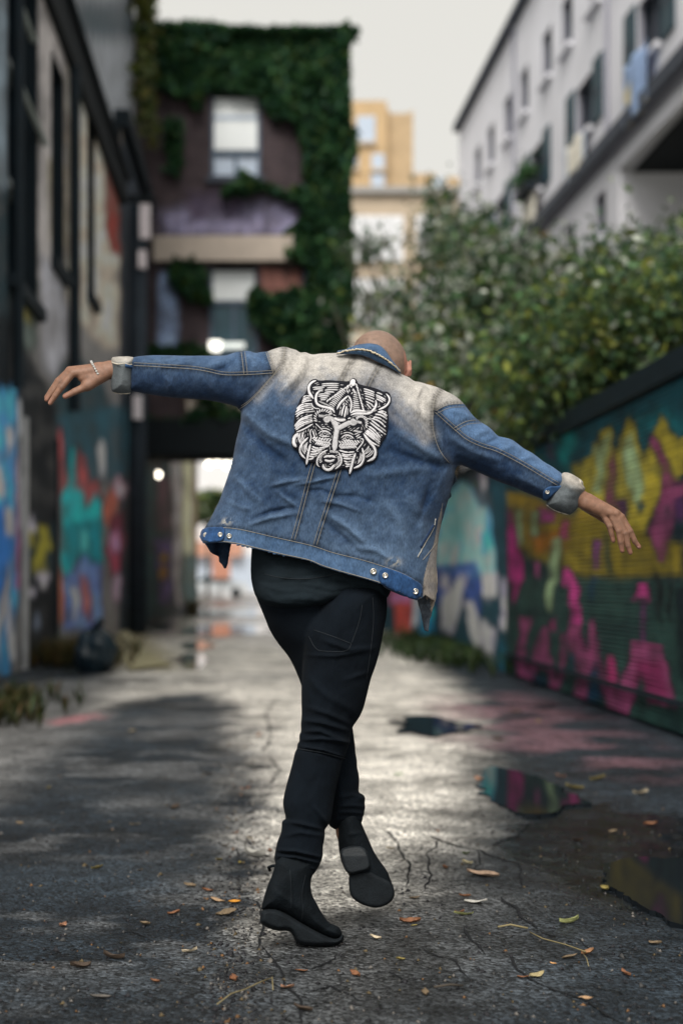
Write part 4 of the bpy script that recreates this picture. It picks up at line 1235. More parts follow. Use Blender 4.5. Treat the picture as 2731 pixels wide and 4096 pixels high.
for pts, lb, cc in (([(262, 1452), (285, 1448), (330, 1486), (312, 1492)], "narrow pale board lying behind the dark bag", (.40, .37, .24)),
                    ([(278, 1508), (330, 1502), (392, 1532), (300, 1545)], "pale tan cardboard sheet flat on the ground beside the dark bag", (.34, .31, .19))):
    mb = MB(); pg = resample(gpoly(pts + pts[:1]), .05)[:-1]
    mb.prism([Vector((x, y, .035 + .01 * math.sin(x * 9))) for x, y in pg], (0, 0, -.02))
    tag(mb.build("cardboard_sheet", mat("cardboard", cc, .85, .2, 8)), lb, "cardboard")

# ---------------------------------------------------------------- fallen leaves, twigs, scraps
M['dry'] = mat("dry_leaf", (1, 1, 1), .7, .25, 60, .3, 200, attr=True)


def leaf_mesh(L_, Wd, curl, seed, col, lobed=False):
    r = np.random.default_rng(seed)
    nu, nv = 11, 7
    V, C = [], []
    tw = r.uniform(-.5, .5)
    for i in range(nu):
        t_ = i / (nu - 1)
        w = Wd * (math.sin(math.pi * min(1, t_ * .97 + .02)) ** .75) * (1 - .25 * t_)
        if lobed: w *= .75 + .35 * abs(math.sin(t_ * 9.5))
        for j in range(nv):
            s = (j / (nv - 1) - .5) * 2
            x = (t_ - .5) * L_; y = s * w * .5
            z = curl * (s * s) * Wd * .45 + curl * .5 * L_ * (t_ - .5) ** 2 * (1.2 + tw * s) + .12 * Wd * math.sin(7 * t_ + 3 * s + seed) * abs(s) * .4
            V.append((x, y, z)); C.append(np.array(col) * (1.25 - .35 * abs(s) + r.normal(0, .12)) * (.75 if abs(s) < .05 else 1))
    F = [(i * nv + j, (i + 1) * nv + j, (i + 1) * nv + j + 1, i * nv + j + 1) for i in range(nu - 1) for j in range(nv - 1)]
    V = np.array(V); V[:, 2] -= V[:, 2].min()
    return mesh_np("fallen_leaf", V, F, np.clip(C, 0.005, .9))


ORG, TAN, YLW, GRN, WHT, BRN = (.19, .085, .042), (.15, .11, .068), (.23, .185, .06), (.065, .09, .03), (.40, .39, .36), (.06, .042, .03)
LV = [  # photograph x, y, length m, colour, label
    (1639, 3698, .085, ORG, "large curled orange tan leaf just right of the planted boot"),
    (1655, 3712, .030, YLW, "small yellow scrap of leaf under the large orange tan leaf"),
    (1853, 3663, .085, (.36, .38, .16), "yellow green leaf lying flat right of the orange tan leaf"),
    (1838, 3655, .040, ORG, "small orange leaf overlapping the yellow green leaf"),
    (1902, 3618, .100, WHT, "white papery leaf above the yellow green leaf"),
    (1657, 3600, .055, TAN, "tan curled leaf below the raised boot's toe"),
    (1858, 3598, .050, ORG, "narrow orange brown leaf touching the white papery leaf"),
    (2278, 3698, .085, (.30, .32, .13), "olive curled leaf on the dark asphalt at the right"),
    (2278, 3837, .065, TAN, "crumpled grey tan leaf left of the twig's end"),
    (2349, 3823, .060, (.30, .16, .08), "brown leaf caught under the end of the twig"),
    (2144, 3913, .075, (.36, .30, .16), "pale curled leaf right of the long crack near the bottom"),
    (2090, 3919, .040, ORG, "thin orange leaf beside the pale curled leaf"),
    (2211, 3864, .026, (.5, .28, .12), "small round orange leaf alone on the dark asphalt"),
    (2340, 3997, .050, (.32, .20, .11), "upright crinkled brown leaf near the bottom right"),
    (2295, 3158, .120, YLW, "yellow leaf beside the long puddle"),
    (1929, 3511, .150, (.40, .28, .20), "long pale brown leaf above the white papery leaf"),
    (1867, 3462, .050, (.55, .48, .3), "small cream leaf below the forked crack"),
    (1862, 3426, .050, GRN, "green leaf beside the forked crack"),
    (1594, 3100, .060, (.10, .22, .03), "bright green leaf right of the trousered knee"),
    (1205, 3882, .045, ORG, "orange leaf in the cracked asphalt below the planted boot"),
    (938, 3605, .055, (.55, .25, .03), "bright orange leaf left of the planted boot"),
    (905, 3648, .095, TAN, "long tan leaf just below the bright orange leaf"),
    (870, 3600, .070, (.30, .20, .12), "brown curled leaf left of the bright orange leaf"),
    (1018, 3418, .120, WHT, "torn white paper like leaf left of the trouser leg"),
    (455, 3829, .085, BRN, "flat dark brown leaf in the shaded left foreground"),
    (321, 3864, .075, BRN, "curled dark leaf left of the flat dark brown leaf"),
    (402, 3990, .070, (.10, .09, .08), "ragged dark leaf at the bottom left with a stalk"),
    (620, 3927, .035, ORG, "small pale orange leaf in the dark left foreground"),
    (540, 3293, .055, (.45, .34, .18), "pale gold leaf on the rough dark asphalt strip"),
    (982, 3150, .060, (.55, .25, .15), "salmon leaf at the edge of the rough asphalt strip"),
]
for i, (x, y, ln, c, lb) in enumerate(LV):
    px, py = G(x, y)
    o = link("fallen_leaf", leaf_mesh(ln * .68, ln * .68 * R_.uniform(.42, .6), R_.uniform(.3, .9), i, c, i % 3 == 0), M['dry'], None, True)
    o.location = (px, py, float(gh(px, py)) + .002); o.rotation_euler = (R_.uniform(-.25, .25), R_.uniform(-.15, .15), R_.uniform(-.7, .7) + (math.pi if i % 2 else 0))
    tag(o, lb, "leaf", "fallen leaves")
small = [leaf_mesh(.04, .022, .6, 100 + k, c, k % 2 == 0) for k, c in enumerate((ORG, TAN, YLW, BRN, (.30, .16, .10), (.5, .42, .3)))]
SMALL = []
SP = [(696, 3650), (80, 3293), (196, 3155), (830, 3096), (1036, 2940), (531, 2927), (938, 3922), (580, 3690), (875, 3431), (2309, 3368), (1916, 3122), (2693, 3475), (2600, 3300), (2450, 3330), (2150, 2890), (1990, 2960), (2240, 3110), (2560, 3180), (830, 3560), (760, 3540), (960, 3440), (900, 3380), (940, 3330), (1000, 3350), (1080, 3400), (560, 3480), (390, 3470), (700, 3230), (250, 3700), (1500, 3760), (1420, 3900), (1700, 3980), (1600, 3850), (1210, 4040), (1150, 3950), (760, 3800), (2500, 3900), (2620, 3780), (2420, 3560), (2050, 3330), (1750, 3330), (1560, 3400), (1780, 3480), (2160, 3440), (2390, 3120), (2060, 2850), (1900, 2900)]
for i, (x, y) in enumerate(SP):
    px, py = G(x, y)
    o = bpy.data.objects.new("fallen_leaf", small[i % 6]); COL.objects.link(o)
    if not small[i % 6].materials: small[i % 6].materials.append(M['dry'])
    s = R_.uniform(.45, 1.1) * (1 if y > 3300 else 1.8)
    o.scale = (s, s, s); o.location = (px, py, float(gh(px, py)) + .002); o.rotation_euler = (R_.uniform(-.3, .3), R_.uniform(-.25, .25), R_.uniform(0, 6.28))
    cw = ("orange", "tan", "yellow", "dark brown", "rust brown", "pale")[i % 6]
    zone = ("in the far damp asphalt below the graffiti fence" if x > 1800 and y < 3200 else "beside the dark puddle at the right" if x > 2250 else "among the cracks right of the raised boot" if x > 1460 else
            "in the line of crumbs left of the trouser leg" if 740 < x < 1130 and y < 3620 else "near the bottom in front of the planted boot" if x > 740 else "in the dark rough asphalt at the left")
    tag(o, "small %s curled dry leaf %s" % (cw, zone), "leaf", "small dry leaves on the asphalt")
    SMALL.append(o)
by = {}
for o in SMALL: by.setdefault(o["label"], []).append(o)
for lb, os_ in by.items():
    if len(os_) > 1:
        os_.sort(key=lambda q: q.location.x)
        for k, q in enumerate(os_):
            q["label"] = lb.replace("small ", ("left ", "right ")[k] if len(os_) == 2 else ("leftmost ", "middle ", "rightmost ", "last ")[min(k, 3)]) .replace(" curled", "")
# crumbs of grit and leaf shreds, too many to count
r = np.random.default_rng(77)
n = 3800
sy_ = 2334 + 420 + (r.random(n) ** .8) * 1500
sx_ = r.uniform(-80, 2800, n)
edge_b = r.random(n) < .35
sx_[edge_b] = 960 + r.normal(0, 75, edge_b.sum()) - (sy_[edge_b] - 3300) * .02
px = (sx_ - VX) * CH / (sy_ - VY); py = CH * FS / (sy_ - VY)
s = np.abs(r.normal(0, .0035, n)) + .0022
shape = np.array([(1, 0, -.3), (-.5, .87, -.3), (-.5, -.87, -.3), (.1, .1, .9)])
rot = r.uniform(0, 6.28, n)
gz_ = gh(px, py)
V = np.zeros((n, 4, 3)); cr, sr = np.cos(rot), np.sin(rot)
for k, (a, b_, c_) in enumerate(shape):
    a2 = a * r.uniform(.6, 1.5, n); b2 = b_ * r.uniform(.6, 1.4, n)
    V[:, k, 0] = px + s * (a2 * cr - b2 * sr); V[:, k, 1] = py + s * (a2 * sr + b2 * cr); V[:, k, 2] = gz_ + .001 + s * c_ * r.uniform(.5, 1, n)
F = (np.arange(n)[:, None, None] * 4 + np.array([(0, 1, 3), (1, 2, 3), (2, 0, 3), (0, 2, 1)])[None]).reshape(-1, 3)
pal = np.array([(.02, .02, .024), (.05, .05, .05), (.14, .13, .12), (.17, .09, .04), (.1, .075, .04)])
C = np.repeat(pal[r.choice(5, n, p=[.50, .28, .12, .04, .06])], 4, 0)
tag(link("grit", mesh_np("grit", V.reshape(-1, 3), F, C), M['dry']), "loose grit and leaf crumbs over the alley asphalt", "grit", kind="stuff")
STR = mat("straw", (.20, .165, .085), .7, .2)
for pts, w, lb in (([(868, 4040), (925, 4003), (982, 3972), (1040, 3950), (1089, 3936), (1092, 3975)], .0016, "bent yellow straw stalk at the bottom beside the asphalt edge"),
                   ([(2117, 3747), (2170, 3779), (2260, 3792), (2300, 3812), (2340, 3832)], .0018, "long pale twig lying on the dark asphalt at the right"),
                   ([(2330, 3835), (2345, 3860), (2353, 3880)], .0012, "short twig fork below the long pale twig"),
                   ([(1990, 3726), (2040, 3722), (2110, 3726)], .0028, "green grey stalk lying above the long pale twig"),
                   ([(1735, 3970), (1800, 3966), (1850, 3958)], .003, "dark bark splinter near the bottom middle")):
    p = [Vector((*G(x, y), .012 + .004 * math.sin(i * 2.1))) for i, (x, y) in enumerate(pts)]
    tag(MB().tube(p, w, 6).build("twig", STR if "dark" not in lb[:5] else M['bark'], None, True), lb, "twig", "twigs and stalks on the asphalt")
# ---------------------------------------------------------------- the person
YP = 3.70                       # depth of the torso; px units below are photograph pixels at that depth
PXM = YP / FS                   # metres per px there


def PW3(p):
    """(sx, depth offset, sy) px -> world, exact in perspective"""
    p = np.asarray(p, float)
    Y = YP + p[:, 1] * PXM
    return np.stack([(p[:, 0] - VX) * Y / FS, Y, CH - (p[:, 2] - VY) * Y / FS], 1)


def surface_nets(F, ax):
    """F: values on a grid (negative inside); ax: three coordinate arrays"""
    neg = F < 0
    c = [neg[i:F.shape[0] - 1 + i, j:F.shape[1] - 1 + j, k:F.shape[2] - 1 + k] for i in (0, 1) for j in (0, 1) for k in (0, 1)]
    s = sum(x.astype(np.int8) for x in c)
    act = (s > 0) & (s < 8)
    idx = np.argwhere(act)
    vid = np.full(act.shape, -1, np.int32); vid[act] = np.arange(len(idx))
    val = np.stack([F[idx[:, 0] + i, idx[:, 1] + j, idx[:, 2] + k] for i in (0, 1) for j in (0, 1) for k in (0, 1)], 1)
    acc = np.zeros((len(idx), 3)); cnt = np.zeros(len(idx))
    offs = np.array([(i, j, k) for i in (0, 1) for j in (0, 1) for k in (0, 1)], float)
    for a in range(8):
        for b in range(a + 1, 8):
            if np.abs(offs[a] - offs[b]).sum() != 1: continue
            va, vb = val[:, a], val[:, b]
            m = (va < 0) != (vb < 0)
            t = np.where(m, va / np.where(m, va - vb, 1), 0)[:, None]
            acc += np.where(m[:, None], offs[a] + t * (offs[b] - offs[a]), 0); cnt += m
    g = idx + acc / cnt[:, None]
    V = np.stack([np.interp(g[:, d], np.arange(len(ax[d])), ax[d]) for d in range(3)], 1)
    faces = []
    nx, ny, nz = F.shape
    for d in range(3):
        lo = [slice(None)] * 3; hi = [slice(None)] * 3
        lo[d] = slice(0, -1); hi[d] = slice(1, None)
        ch = neg[tuple(lo)] != neg[tuple(hi)]
        o1, o2 = [q for q in range(3) if q != d]
        e = np.argwhere(ch)
        e = e[(e[:, o1] > 0) & (e[:, o2] > 0) & (e[:, o1] < F.shape[o1] - 1) & (e[:, o2] < F.shape[o2] - 1)]
        st = neg[e[:, 0], e[:, 1], e[:, 2]]
        def cell(a, b):
            q = e.copy(); q[:, o1] -= a; q[:, o2] -= b
            return vid[q[:, 0], q[:, 1], q[:, 2]]
        Q = np.stack([cell(1, 1), cell(0, 1), cell(0, 0), cell(1, 0)], 1)
        flip = st if d != 1 else ~st
        Q[~flip] = Q[~flip][:, ::-1]
        faces.append(Q)
    Fq = np.concatenate(faces)
    a, b_, c_ = V[Fq[:, 0]], V[Fq[:, 1]], V[Fq[:, 2]]; d_ = V[Fq[:, 3]]
    vol = (np.cross(a, b_) * c_).sum() + (np.cross(a, c_) * d_).sum()
    if vol > 0: Fq = Fq[:, ::-1]          # the px frame is mirrored (z runs down), so outward means negative here
    return V, np.ascontiguousarray(Fq)


def smin(a, b, k):
    h = np.clip(.5 + .5 * (b - a) / k, 0, 1)
    return b + (a - b) * h - k * h * (1 - h)


class Inflate:
    """rounded solids grown from silhouettes; every piece has a real depth profile"""
    def __init__(s, x0, x1, y0, y1, z0, z1, step):
        s.ax = [np.arange(x0, x1 + step, step, dtype=np.float32), np.arange(y0, y1 + step, step, dtype=np.float32), np.arange(z0, z1 + step, step, dtype=np.float32)]
        s.F = np.full([len(a) for a in s.ax], 400, np.float32)

    def add(s, poly, T, R, yc=0.0, folds=None, k=20, it=2, sub=False):
        poly = chaikin(poly, it) if it else poly
        pa = np.array(poly)
        pad = max(30, k)
        ix = np.searchsorted(s.ax[0], [pa[:, 0].min() - pad, pa[:, 0].max() + pad]); iz = np.searchsorted(s.ax[2], [pa[:, 1].min() - pad, pa[:, 1].max() + pad])
        X, Z = s.ax[0][ix[0]:ix[1]], s.ax[2][iz[0]:iz[1]]
        Xg, Zg = np.meshgrid(X, Z, indexing='ij')
        P = np.stack([Xg.ravel(), Zg.ravel()], 1).astype(np.float32)
        d = sdpoly(P, poly)
        Rv = (R(P[:, 0], P[:, 1]) if callable(R) else R)
        Tv = (T(P[:, 0], P[:, 1]) if callable(T) else T)
        q = 1 - (1 - np.minimum(d / Rv, 1)) ** 2
        q = np.maximum(q, -12)
        yv = (yc(P[:, 0], P[:, 1]) if callable(yc) else np.full(len(P), yc, np.float32))
        dl = folds(P, d) if folds is not None else np.zeros(len(P), np.float32)
        sh = Xg.shape
        q, yv, dl = q.reshape(sh), np.broadcast_to(yv, (len(P),)).reshape(sh), np.broadcast_to(dl, (len(P),)).reshape(sh)
        Tv = np.broadcast_to(np.asarray(Tv, np.float32), (len(P),)).reshape(sh)
        yy = s.ax[1][None, :, None]
        ay = np.abs(yy - yv[:, None, :]) - dl[:, None, :]
        ay = np.where(ay > 0, ay, 0)
        f = (ay ** 2 - q[:, None, :] * (Tv ** 2)[:, None, :]) / (2 * Tv[:, None, :])
        sl = (slice(ix[0], ix[1]), slice(None), slice(iz[0], iz[1]))
        s.F[sl] = smin(s.F[sl], f.astype(np.float32), k) if k else np.minimum(s.F[sl], f)
        return s

    def mesh(s):
        return surface_nets(s.F, s.ax)


def foldset(items, noise=0.0, nscale=60, seed=1, aniso=1.0):
    """items: (points, width px, height px)"""
    def fn(P, d):
        r = np.zeros(len(P), np.float32)
        for pts, w, h in items:
            dd, t = dline(P, pts)
            r += h * np.exp(-(dd / w) ** 2) * np.sin(np.pi * np.clip(t * .9 + .05, 0, 1)) ** .6
        if noise:
            r += noise * fbm(P[:, 0], P[:, 1] * aniso, nscale, seed)
        return r
    return fn


def obj_px(name, V, F, m, parent, colors=None):
    me = mesh_np(name, PW3(V), F, colors)
    return link(name, me, m, parent, True)


def bvh(V, F):
    return BVHTree.FromPolygons([Vector(v) for v in V], F.tolist())


def hit(bv, x, z):
    """px surface point seen from the lens side"""
    h = bv.ray_cast(Vector((x, -600, z)), Vector((0, 1, 0)))
    return h[0].y if h[0] is not None else None


person = empty("person", (*G(1275, 3770), 0))
tag(person, "person dancing with both arms spread, wearing a faded denim jacket with a lion patch", "person")

# ---- cloth materials
def denim_mat(name, dark=1.0):
    m, t, b = principled(name)
    N, L = t.nodes, t.links
    at = N.new("ShaderNodeAttribute"); at.attribute_name = "Col"
    tc = N.new("ShaderNodeTexCoord")
    mp = N.new("ShaderNodeMapping"); mp.inputs["Rotation"].default_value = (0, .5, 0); mp.inputs["Scale"].default_value = (1, 1, .28)
    L.new(tc.outputs["Object"], mp.inputs[0])
    n1 = N.new("ShaderNodeTexNoise"); n1.inputs["Scale"].default_value = 420; n1.inputs["Detail"].default_value = 3; L.new(mp.outputs[0], n1.inputs["Vector"])
    n2 = N.new("ShaderNodeTexNoise"); n2.inputs["Scale"].default_value = 55; n2.inputs["Detail"].default_value = 6; L.new(tc.outputs["Object"], n2.inputs["Vector"])
    m1 = N.new("ShaderNodeMapRange"); m1.inputs[1].default_value = .3; m1.inputs[2].default_value = .7; m1.inputs[3].default_value = .72; m1.inputs[4].default_value = 1.30; L.new(n1.outputs[0], m1.inputs[0])
    m2 = N.new("ShaderNodeMapRange"); m2.inputs[1].default_value = .3; m2.inputs[2].default_value = .7; m2.inputs[3].default_value = .82; m2.inputs[4].default_value = 1.2; L.new(n2.outputs[0], m2.inputs[0])
    mu = N.new("ShaderNodeMath"); mu.operation = 'MULTIPLY'; L.new(m1.outputs[0], mu.inputs[0]); L.new(m2.outputs[0], mu.inputs[1])
    sc = N.new("ShaderNodeVectorMath"); sc.operation = 'SCALE'; L.new(at.outputs["Color"], sc.inputs[0]); L.new(mu.outputs[0], sc.inputs["Scale"])
    L.new(sc.outputs[0], b.inputs["Base Color"])
    b.inputs["Roughness"].default_value = .85
    b.inputs["Specular IOR Level"].default_value = .15
    b.inputs["Sheen Weight"].default_value = .08
    bp = N.new("ShaderNodeBump"); bp.inputs["Strength"].default_value = .35; bp.inputs["Distance"].default_value = .002
    L.new(n1.outputs[0], bp.inputs["Height"]); L.new(bp.outputs[0], b.inputs["Normal"])
    return m


M['denim'] = denim_mat("faded_denim")
M['thread'] = mat("tan_thread", (.23, .215, .19), .8, .2, 80)
M['cuffcloth'] = mat("denim_inside", (1, 1, 1), .9, .18, 60, .2, 300, attr=True, fine=.15, fscale=400)
M['blackcloth'] = mat("black_jeans", (.0036, .0062, .0100), .9, .3, 14, .25, 420, spec=.10)
M['blackcloth'].node_tree.nodes['Principled BSDF'].inputs['Sheen Weight'].default_value = .012
M['shirtcloth'] = mat("black_shirt", (.0085, .0145, .0195), .9, .3, 10, .2, 300, spec=.15)
M['leather'] = mat("black_suede", (.0042, .0068, .0095), .8, .35, 30, .3, 250, spec=.15)
M['rubber'] = mat("black_sole", (.009, .012, .015), .75, .3, 40, .2, 200, spec=.15)

# ---- body: one continuous figure (head, neck, trunk, arms, hands, legs)
def axis(rng, fine, f, c):
    out = [rng[0]]
    while out[-1] < rng[1]:
        x = out[-1]
        out.append(x + (f if any(a <= x <= b for a, b in fine) else c))
    return np.array(out, np.float32)


bx_ = axis((150, 2590), [(170, 450), (1385, 1655), (2290, 2580)], 3.2, 11)
by_ = axis((-220, 320), [(-75, 75)], 4, 9)
bz_ = axis((1300, 3760), [(1312, 1640), (1940, 2225)], 3.2, 12)
BF = np.full((len(bx_), len(by_), len(bz_)), 300, np.float32)


def cap(a, b, ra, rb, k=8, ey=1.0):
    a = np.array(a, np.float32); b = np.array(b, np.float32)
    pad = max(ra, rb) * max(1, ey) + k + 14
    lo = np.minimum(a, b) - pad; hi = np.maximum(a, b) + pad
    sl = tuple(slice(max(0, np.searchsorted(ax, lo[i]) - 1), np.searchsorted(ax, hi[i]) + 1) for i, ax in enumerate((bx_, by_, bz_)))
    X = bx_[sl[0]][:, None, None] - a[0]; Y = by_[sl[1]][None, :, None] - a[1]; Z = bz_[sl[2]][None, None, :] - a[2]
    ab = b - a
    t = np.clip((X * ab[0] + Y * ab[1] + Z * ab[2]) / max(float(ab @ ab), 1e-6), 0, 1)
    f = np.sqrt((X - t * ab[0]) ** 2 + ((Y - t * ab[1]) / ey) ** 2 + (Z - t * ab[2]) ** 2) - (ra + t * (rb - ra))
    BF[sl] = smin(BF[sl], f, k)


def ell(c, r, k=12, rot=0.0):
    c = np.array(c, np.float32); r = np.array(r, np.float32)
    pad = r.max() + k + 12
    sl = tuple(slice(max(0, np.searchsorted(ax, c[i] - pad) - 1), np.searchsorted(ax, c[i] + pad) + 1) for i, ax in enumerate((bx_, by_, bz_)))
    X = bx_[sl[0]][:, None, None] - c[0]; Y = by_[sl[1]][None, :, None] - c[1]; Z = bz_[sl[2]][None, None, :] - c[2]
    cr, sr = math.cos(rot), math.sin(rot)
    X, Z = X * cr + Z * sr, -X * sr + Z * cr
    q = np.sqrt((X / r[0]) ** 2 + (Y / r[1]) ** 2 + (Z / r[2]) ** 2)
    f = (q - 1) * r.min() * (1 if r.min() > .6 * r.max() else 1)
    BF[sl] = smin(BF[sl], f.astype(np.float32), k)


# trunk, hidden arms and legs
cap((1390, 30, 1650), (1330, 30, 2300), 150, 120, 30, .75)
cap((1240, 20, 1560), (1600, 20, 1680), 85, 80, 30)
cap((1180, 10, 1480), (800, 0, 1500), 62, 50, 20)
cap((800, 0, 1500), (440, 0, 1478), 48, 34, 14)
cap((1690, 10, 1680), (1950, 0, 1800), 62, 52, 20)
cap((1950, 0, 1800), (2320, 0, 1992), 48, 32, 14)
cap((1400, 0, 2420), (1310, -15, 2940), 84, 66, 30)
cap((1310, -30, 2940), (1200, -85, 3420), 66, 46, 20)
cap((1210, 60, 2420), (1340, 100, 2950), 80, 48, 20)
cap((1340, 100, 2950), (1390, 110, 3330), 48, 44, 20)
cap((1185, -92, 3420), (1165, -120, 3560), 44, 36, 14); cap((1165, -122, 3570), (1240, -112, 3700), 32, 22, 14)
cap((1390, 110, 3330), (1440, 112, 3520), 44, 28, 14)
# neck and head, bowed forward
cap((1470, 10, 1580), (1515, 60, 1480), 82, 80, 24)
ell((1508, 60, 1428), (104, 128, 107), 16)
ell((1550, 45, 1468), (72, 90, 90), 30, .35)
cap((1505, 150, 1500), (1500, 165, 1545), 58, 44, 24)      # jaw and chin
ell((1505, 188, 1468), (18, 22, 26), 12)                     # nose
ell((1470, 168, 1430), (22, 14, 12), 10); ell((1545, 168, 1436), (22, 14, 12), 10)   # brows
ell((1472, 172, 1446), (13, 12, 10), 4); ell((1542, 172, 1452), (13, 12, 10), 4)     # eyes
cap((1485, 190, 1512), (1525, 190, 1514), 8, 8, 6)           # lips
# right ear with rim, left ear behind the collar
ell((1630, 58, 1474), (15, 24, 34), 5, -.25)
cap((1640, 40, 1446), (1640, 40, 1478), 6, 6, 4); cap((1640, 40, 1478), (1622, 45, 1504), 6, 7, 4)
ell((1404, 75, 1500), (12, 22, 30), 6, .2)
# left hand: bent at the wrist, thumb below
cap((460, 0, 1478), (398, 0, 1484), 36, 35, 10, .8)
for (mx, my, mz), r in (((292, -24, 1492), 17), ((280, -6, 1482), 17), ((276, 14, 1482), 15), ((278, 32, 1488), 13)):
    cap((395, my * .35, 1482), (mx, my, mz), 27, r, 12)
cap((408, -10, 1500), (350, -22, 1540), 31, 25, 14)           # ball of the thumb
cap((360, -26, 1540), (300, -30, 1566), 18, 14, 8); cap((300, -30, 1566), (262, -28, 1585), 14, 12, 3)
cap((330, -18, 1508), (385, -18, 1512), 20, 20, 10)
for ch, rr in (([(290, -24, 1494), (246, -30, 1550), (222, -28, 1582), (202, -24, 1612)], (16, 13.5, 12, 10)),
               ([(278, -6, 1481), (240, -8, 1528), (212, -6, 1566), (188, -4, 1598)], (15.5, 13.5, 12, 10)),
               ([(276, 14, 1482), (232, 16, 1522), (206, 18, 1560), (186, 20, 1588)], (13, 11.5, 10, 8.5)),
               ([(278, 32, 1488), (240, 38, 1524), (218, 42, 1552), (204, 44, 1572)], (12, 10, 9, 7.5))):
    for q in range(3): cap(ch[q], ch[q + 1], rr[q], rr[q + 1], 2.5)
ell((246, -30, 1549), (13, 13, 13), 3); ell((240, -8, 1527), (13, 13, 13), 3)
# right hand: back of the hand to the lens, fingers fanned downwards
cap((2290, 0, 1978), (2338, 0, 2006), 35, 33, 10, .8)
for (mx, my, mz), r in (((2414, -6, 2060), 15), ((2440, -12, 2052), 16), ((2464, -10, 2054), 16), ((2484, -2, 2068), 15)):
    cap((2345, 0, 2012), (mx, my, mz), 27, r, 12)
cap((2350, 0, 2008), (2440, 0, 2052), 34, 26, 10, .55)
cap((2350, 24, 2030), (2420, 44, 2080), 22, 15, 8); cap((2420, 44, 2080), (2470, 50, 2120), 13, 10, 4)   # thumb behind the palm
for ch, rr in (([(2413, -6, 2060), (2437, -12, 2106), (2445, -10, 2138), (2451, -6, 2162)], (14.5, 12.8, 11.3, 9.5)),
               ([(2440, -12, 2053), (2473, -18, 2126), (2481, -15, 2172), (2487, -10, 2202)], (15.5, 13.5, 12, 10)),
               ([(2464, -10, 2056), (2500, -16, 2134), (2510, -13, 2184), (2519, -8, 2210)], (15.5, 13.5, 12, 10)),
               ([(2484, -2, 2070), (2519, -6, 2126), (2537, -2, 2166), (2554, 4, 2188)], (15, 12.8, 11.3, 9.5))):
    for q in range(3): cap(ch[q], ch[q + 1], rr[q], rr[q + 1], 2.2)
    ell((ch[1][0], ch[1][1] - 3, ch[1][2]), (12, 11, 11), 3)
for kx, ky, kz in ((2440, -22, 2052), (2464, -20, 2054), (2484, -12, 2066), (2413, -14, 2058)): ell((kx, ky, kz), (12, 8, 12), 5)
V, F = surface_nets(BF, (bx_, by_, bz_)); del BF
skin = np.tile(np.array((.23, .120, .077)), (len(V), 1))
hx = V[:, 2]
scalp = (hx < 1600) & (V[:, 0] > 1380) & (V[:, 0] < 1616)
shv = scalp * (.55 + .35 * sstep(1560, 1400, V[:, 2]))
skin = skin * (1 - shv[:, None]) + np.array((.22, .145, .11)) * shv[:, None]
tipr = np.zeros(len(V))
for cxy in ((2451, 2160), (2487, 2200), (2519, 2208), (2554, 2186), (202, 1612), (188, 1598), (262, 1585)):
    tipr = np.maximum(tipr, np.exp(-((V[:, 0] - cxy[0]) ** 2 + (V[:, 2] - cxy[1]) ** 2) / 16 ** 2))
for cxy in ((2437, 2106), (2473, 2126), (2500, 2134), (2519, 2126), (2445, 2138), (2481, 2172), (2510, 2184), (2537, 2166), (246, 1550), (240, 1528)):
    d_ = np.exp(-((V[:, 0] - cxy[0]) ** 2 + (V[:, 2] - cxy[1]) ** 2) / 9 ** 2)
    skin *= (1 - .28 * d_)[:, None]
skin = skin * (1 - .35 * tipr[:, None]) + np.array((.42, .18, .14)) * .35 * tipr[:, None]
ear = (V[:, 0] > 1616) & (V[:, 2] < 1520) & (V[:, 0] < 1665)
skin[ear] = (.42, .20, .15)
mk, t, b = principled("skin")
at = t.nodes.new("ShaderNodeAttribute"); at.attribute_name = "Col"
tc = t.nodes.new("ShaderNodeTexCoord"); nz = t.nodes.new("ShaderNodeTexNoise"); nz.inputs["Scale"].default_value = 90; nz.inputs["Detail"].default_value = 6
t.links.new(tc.outputs["Object"], nz.inputs["Vector"])
mr = t.nodes.new("ShaderNodeMapRange"); mr.inputs[1].default_value = .3; mr.inputs[2].default_value = .7; mr.inputs[3].default_value = .8; mr.inputs[4].default_value = 1.18; t.links.new(nz.outputs[0], mr.inputs[0])
sc = t.nodes.new("ShaderNodeVectorMath"); sc.operation = 'SCALE'; t.links.new(at.outputs["Color"], sc.inputs[0]); t.links.new(mr.outputs[0], sc.inputs["Scale"])
t.links.new(sc.outputs[0], b.inputs["Base Color"])
b.inputs["Roughness"].default_value = .58
b.inputs["Subsurface Weight"].default_value = .08
b.inputs["Subsurface Radius"].default_value = (.01, .004, .002)
n2 = t.nodes.new("ShaderNodeTexNoise"); n2.inputs["Scale"].default_value = 500
t.links.new(tc.outputs["Object"], n2.inputs["Vector"])
bp = t.nodes.new("ShaderNodeBump"); bp.inputs["Strength"].default_value = .2; bp.inputs["Distance"].default_value = .002; t.links.new(n2.outputs[0], bp.inputs["Height"]); t.links.new(bp.outputs[0], b.inputs["Normal"])
body = obj_px("body", V, F, mk, person, skin)
M['nail'] = mat("nail", (.50, .27, .24), .3, .05)
for (x, y, z, a) in ((2449, -15, 2155, .2), (2486, -21, 2194, .15), (2516, -19, 2203, .3), (2549, -8, 2183, .75)):
    mb = MB(); mb.ball((0, 0, 0), 6.2, 3, 9, 12, 8)
    vv = np.array(mb.v); ca, sa = math.cos(a), math.sin(a)
    vv = np.stack([vv[:, 0] * ca + vv[:, 2] * sa + x, vv[:, 1] + y + 4, -vv[:, 0] * sa + vv[:, 2] * ca + z], 1)
    me = bpy.data.meshes.new("fingernail"); me.from_pydata([tuple(v) for v in PW3(vv)], [], mb.f); link("fingernail", me, M['nail'], person, True)

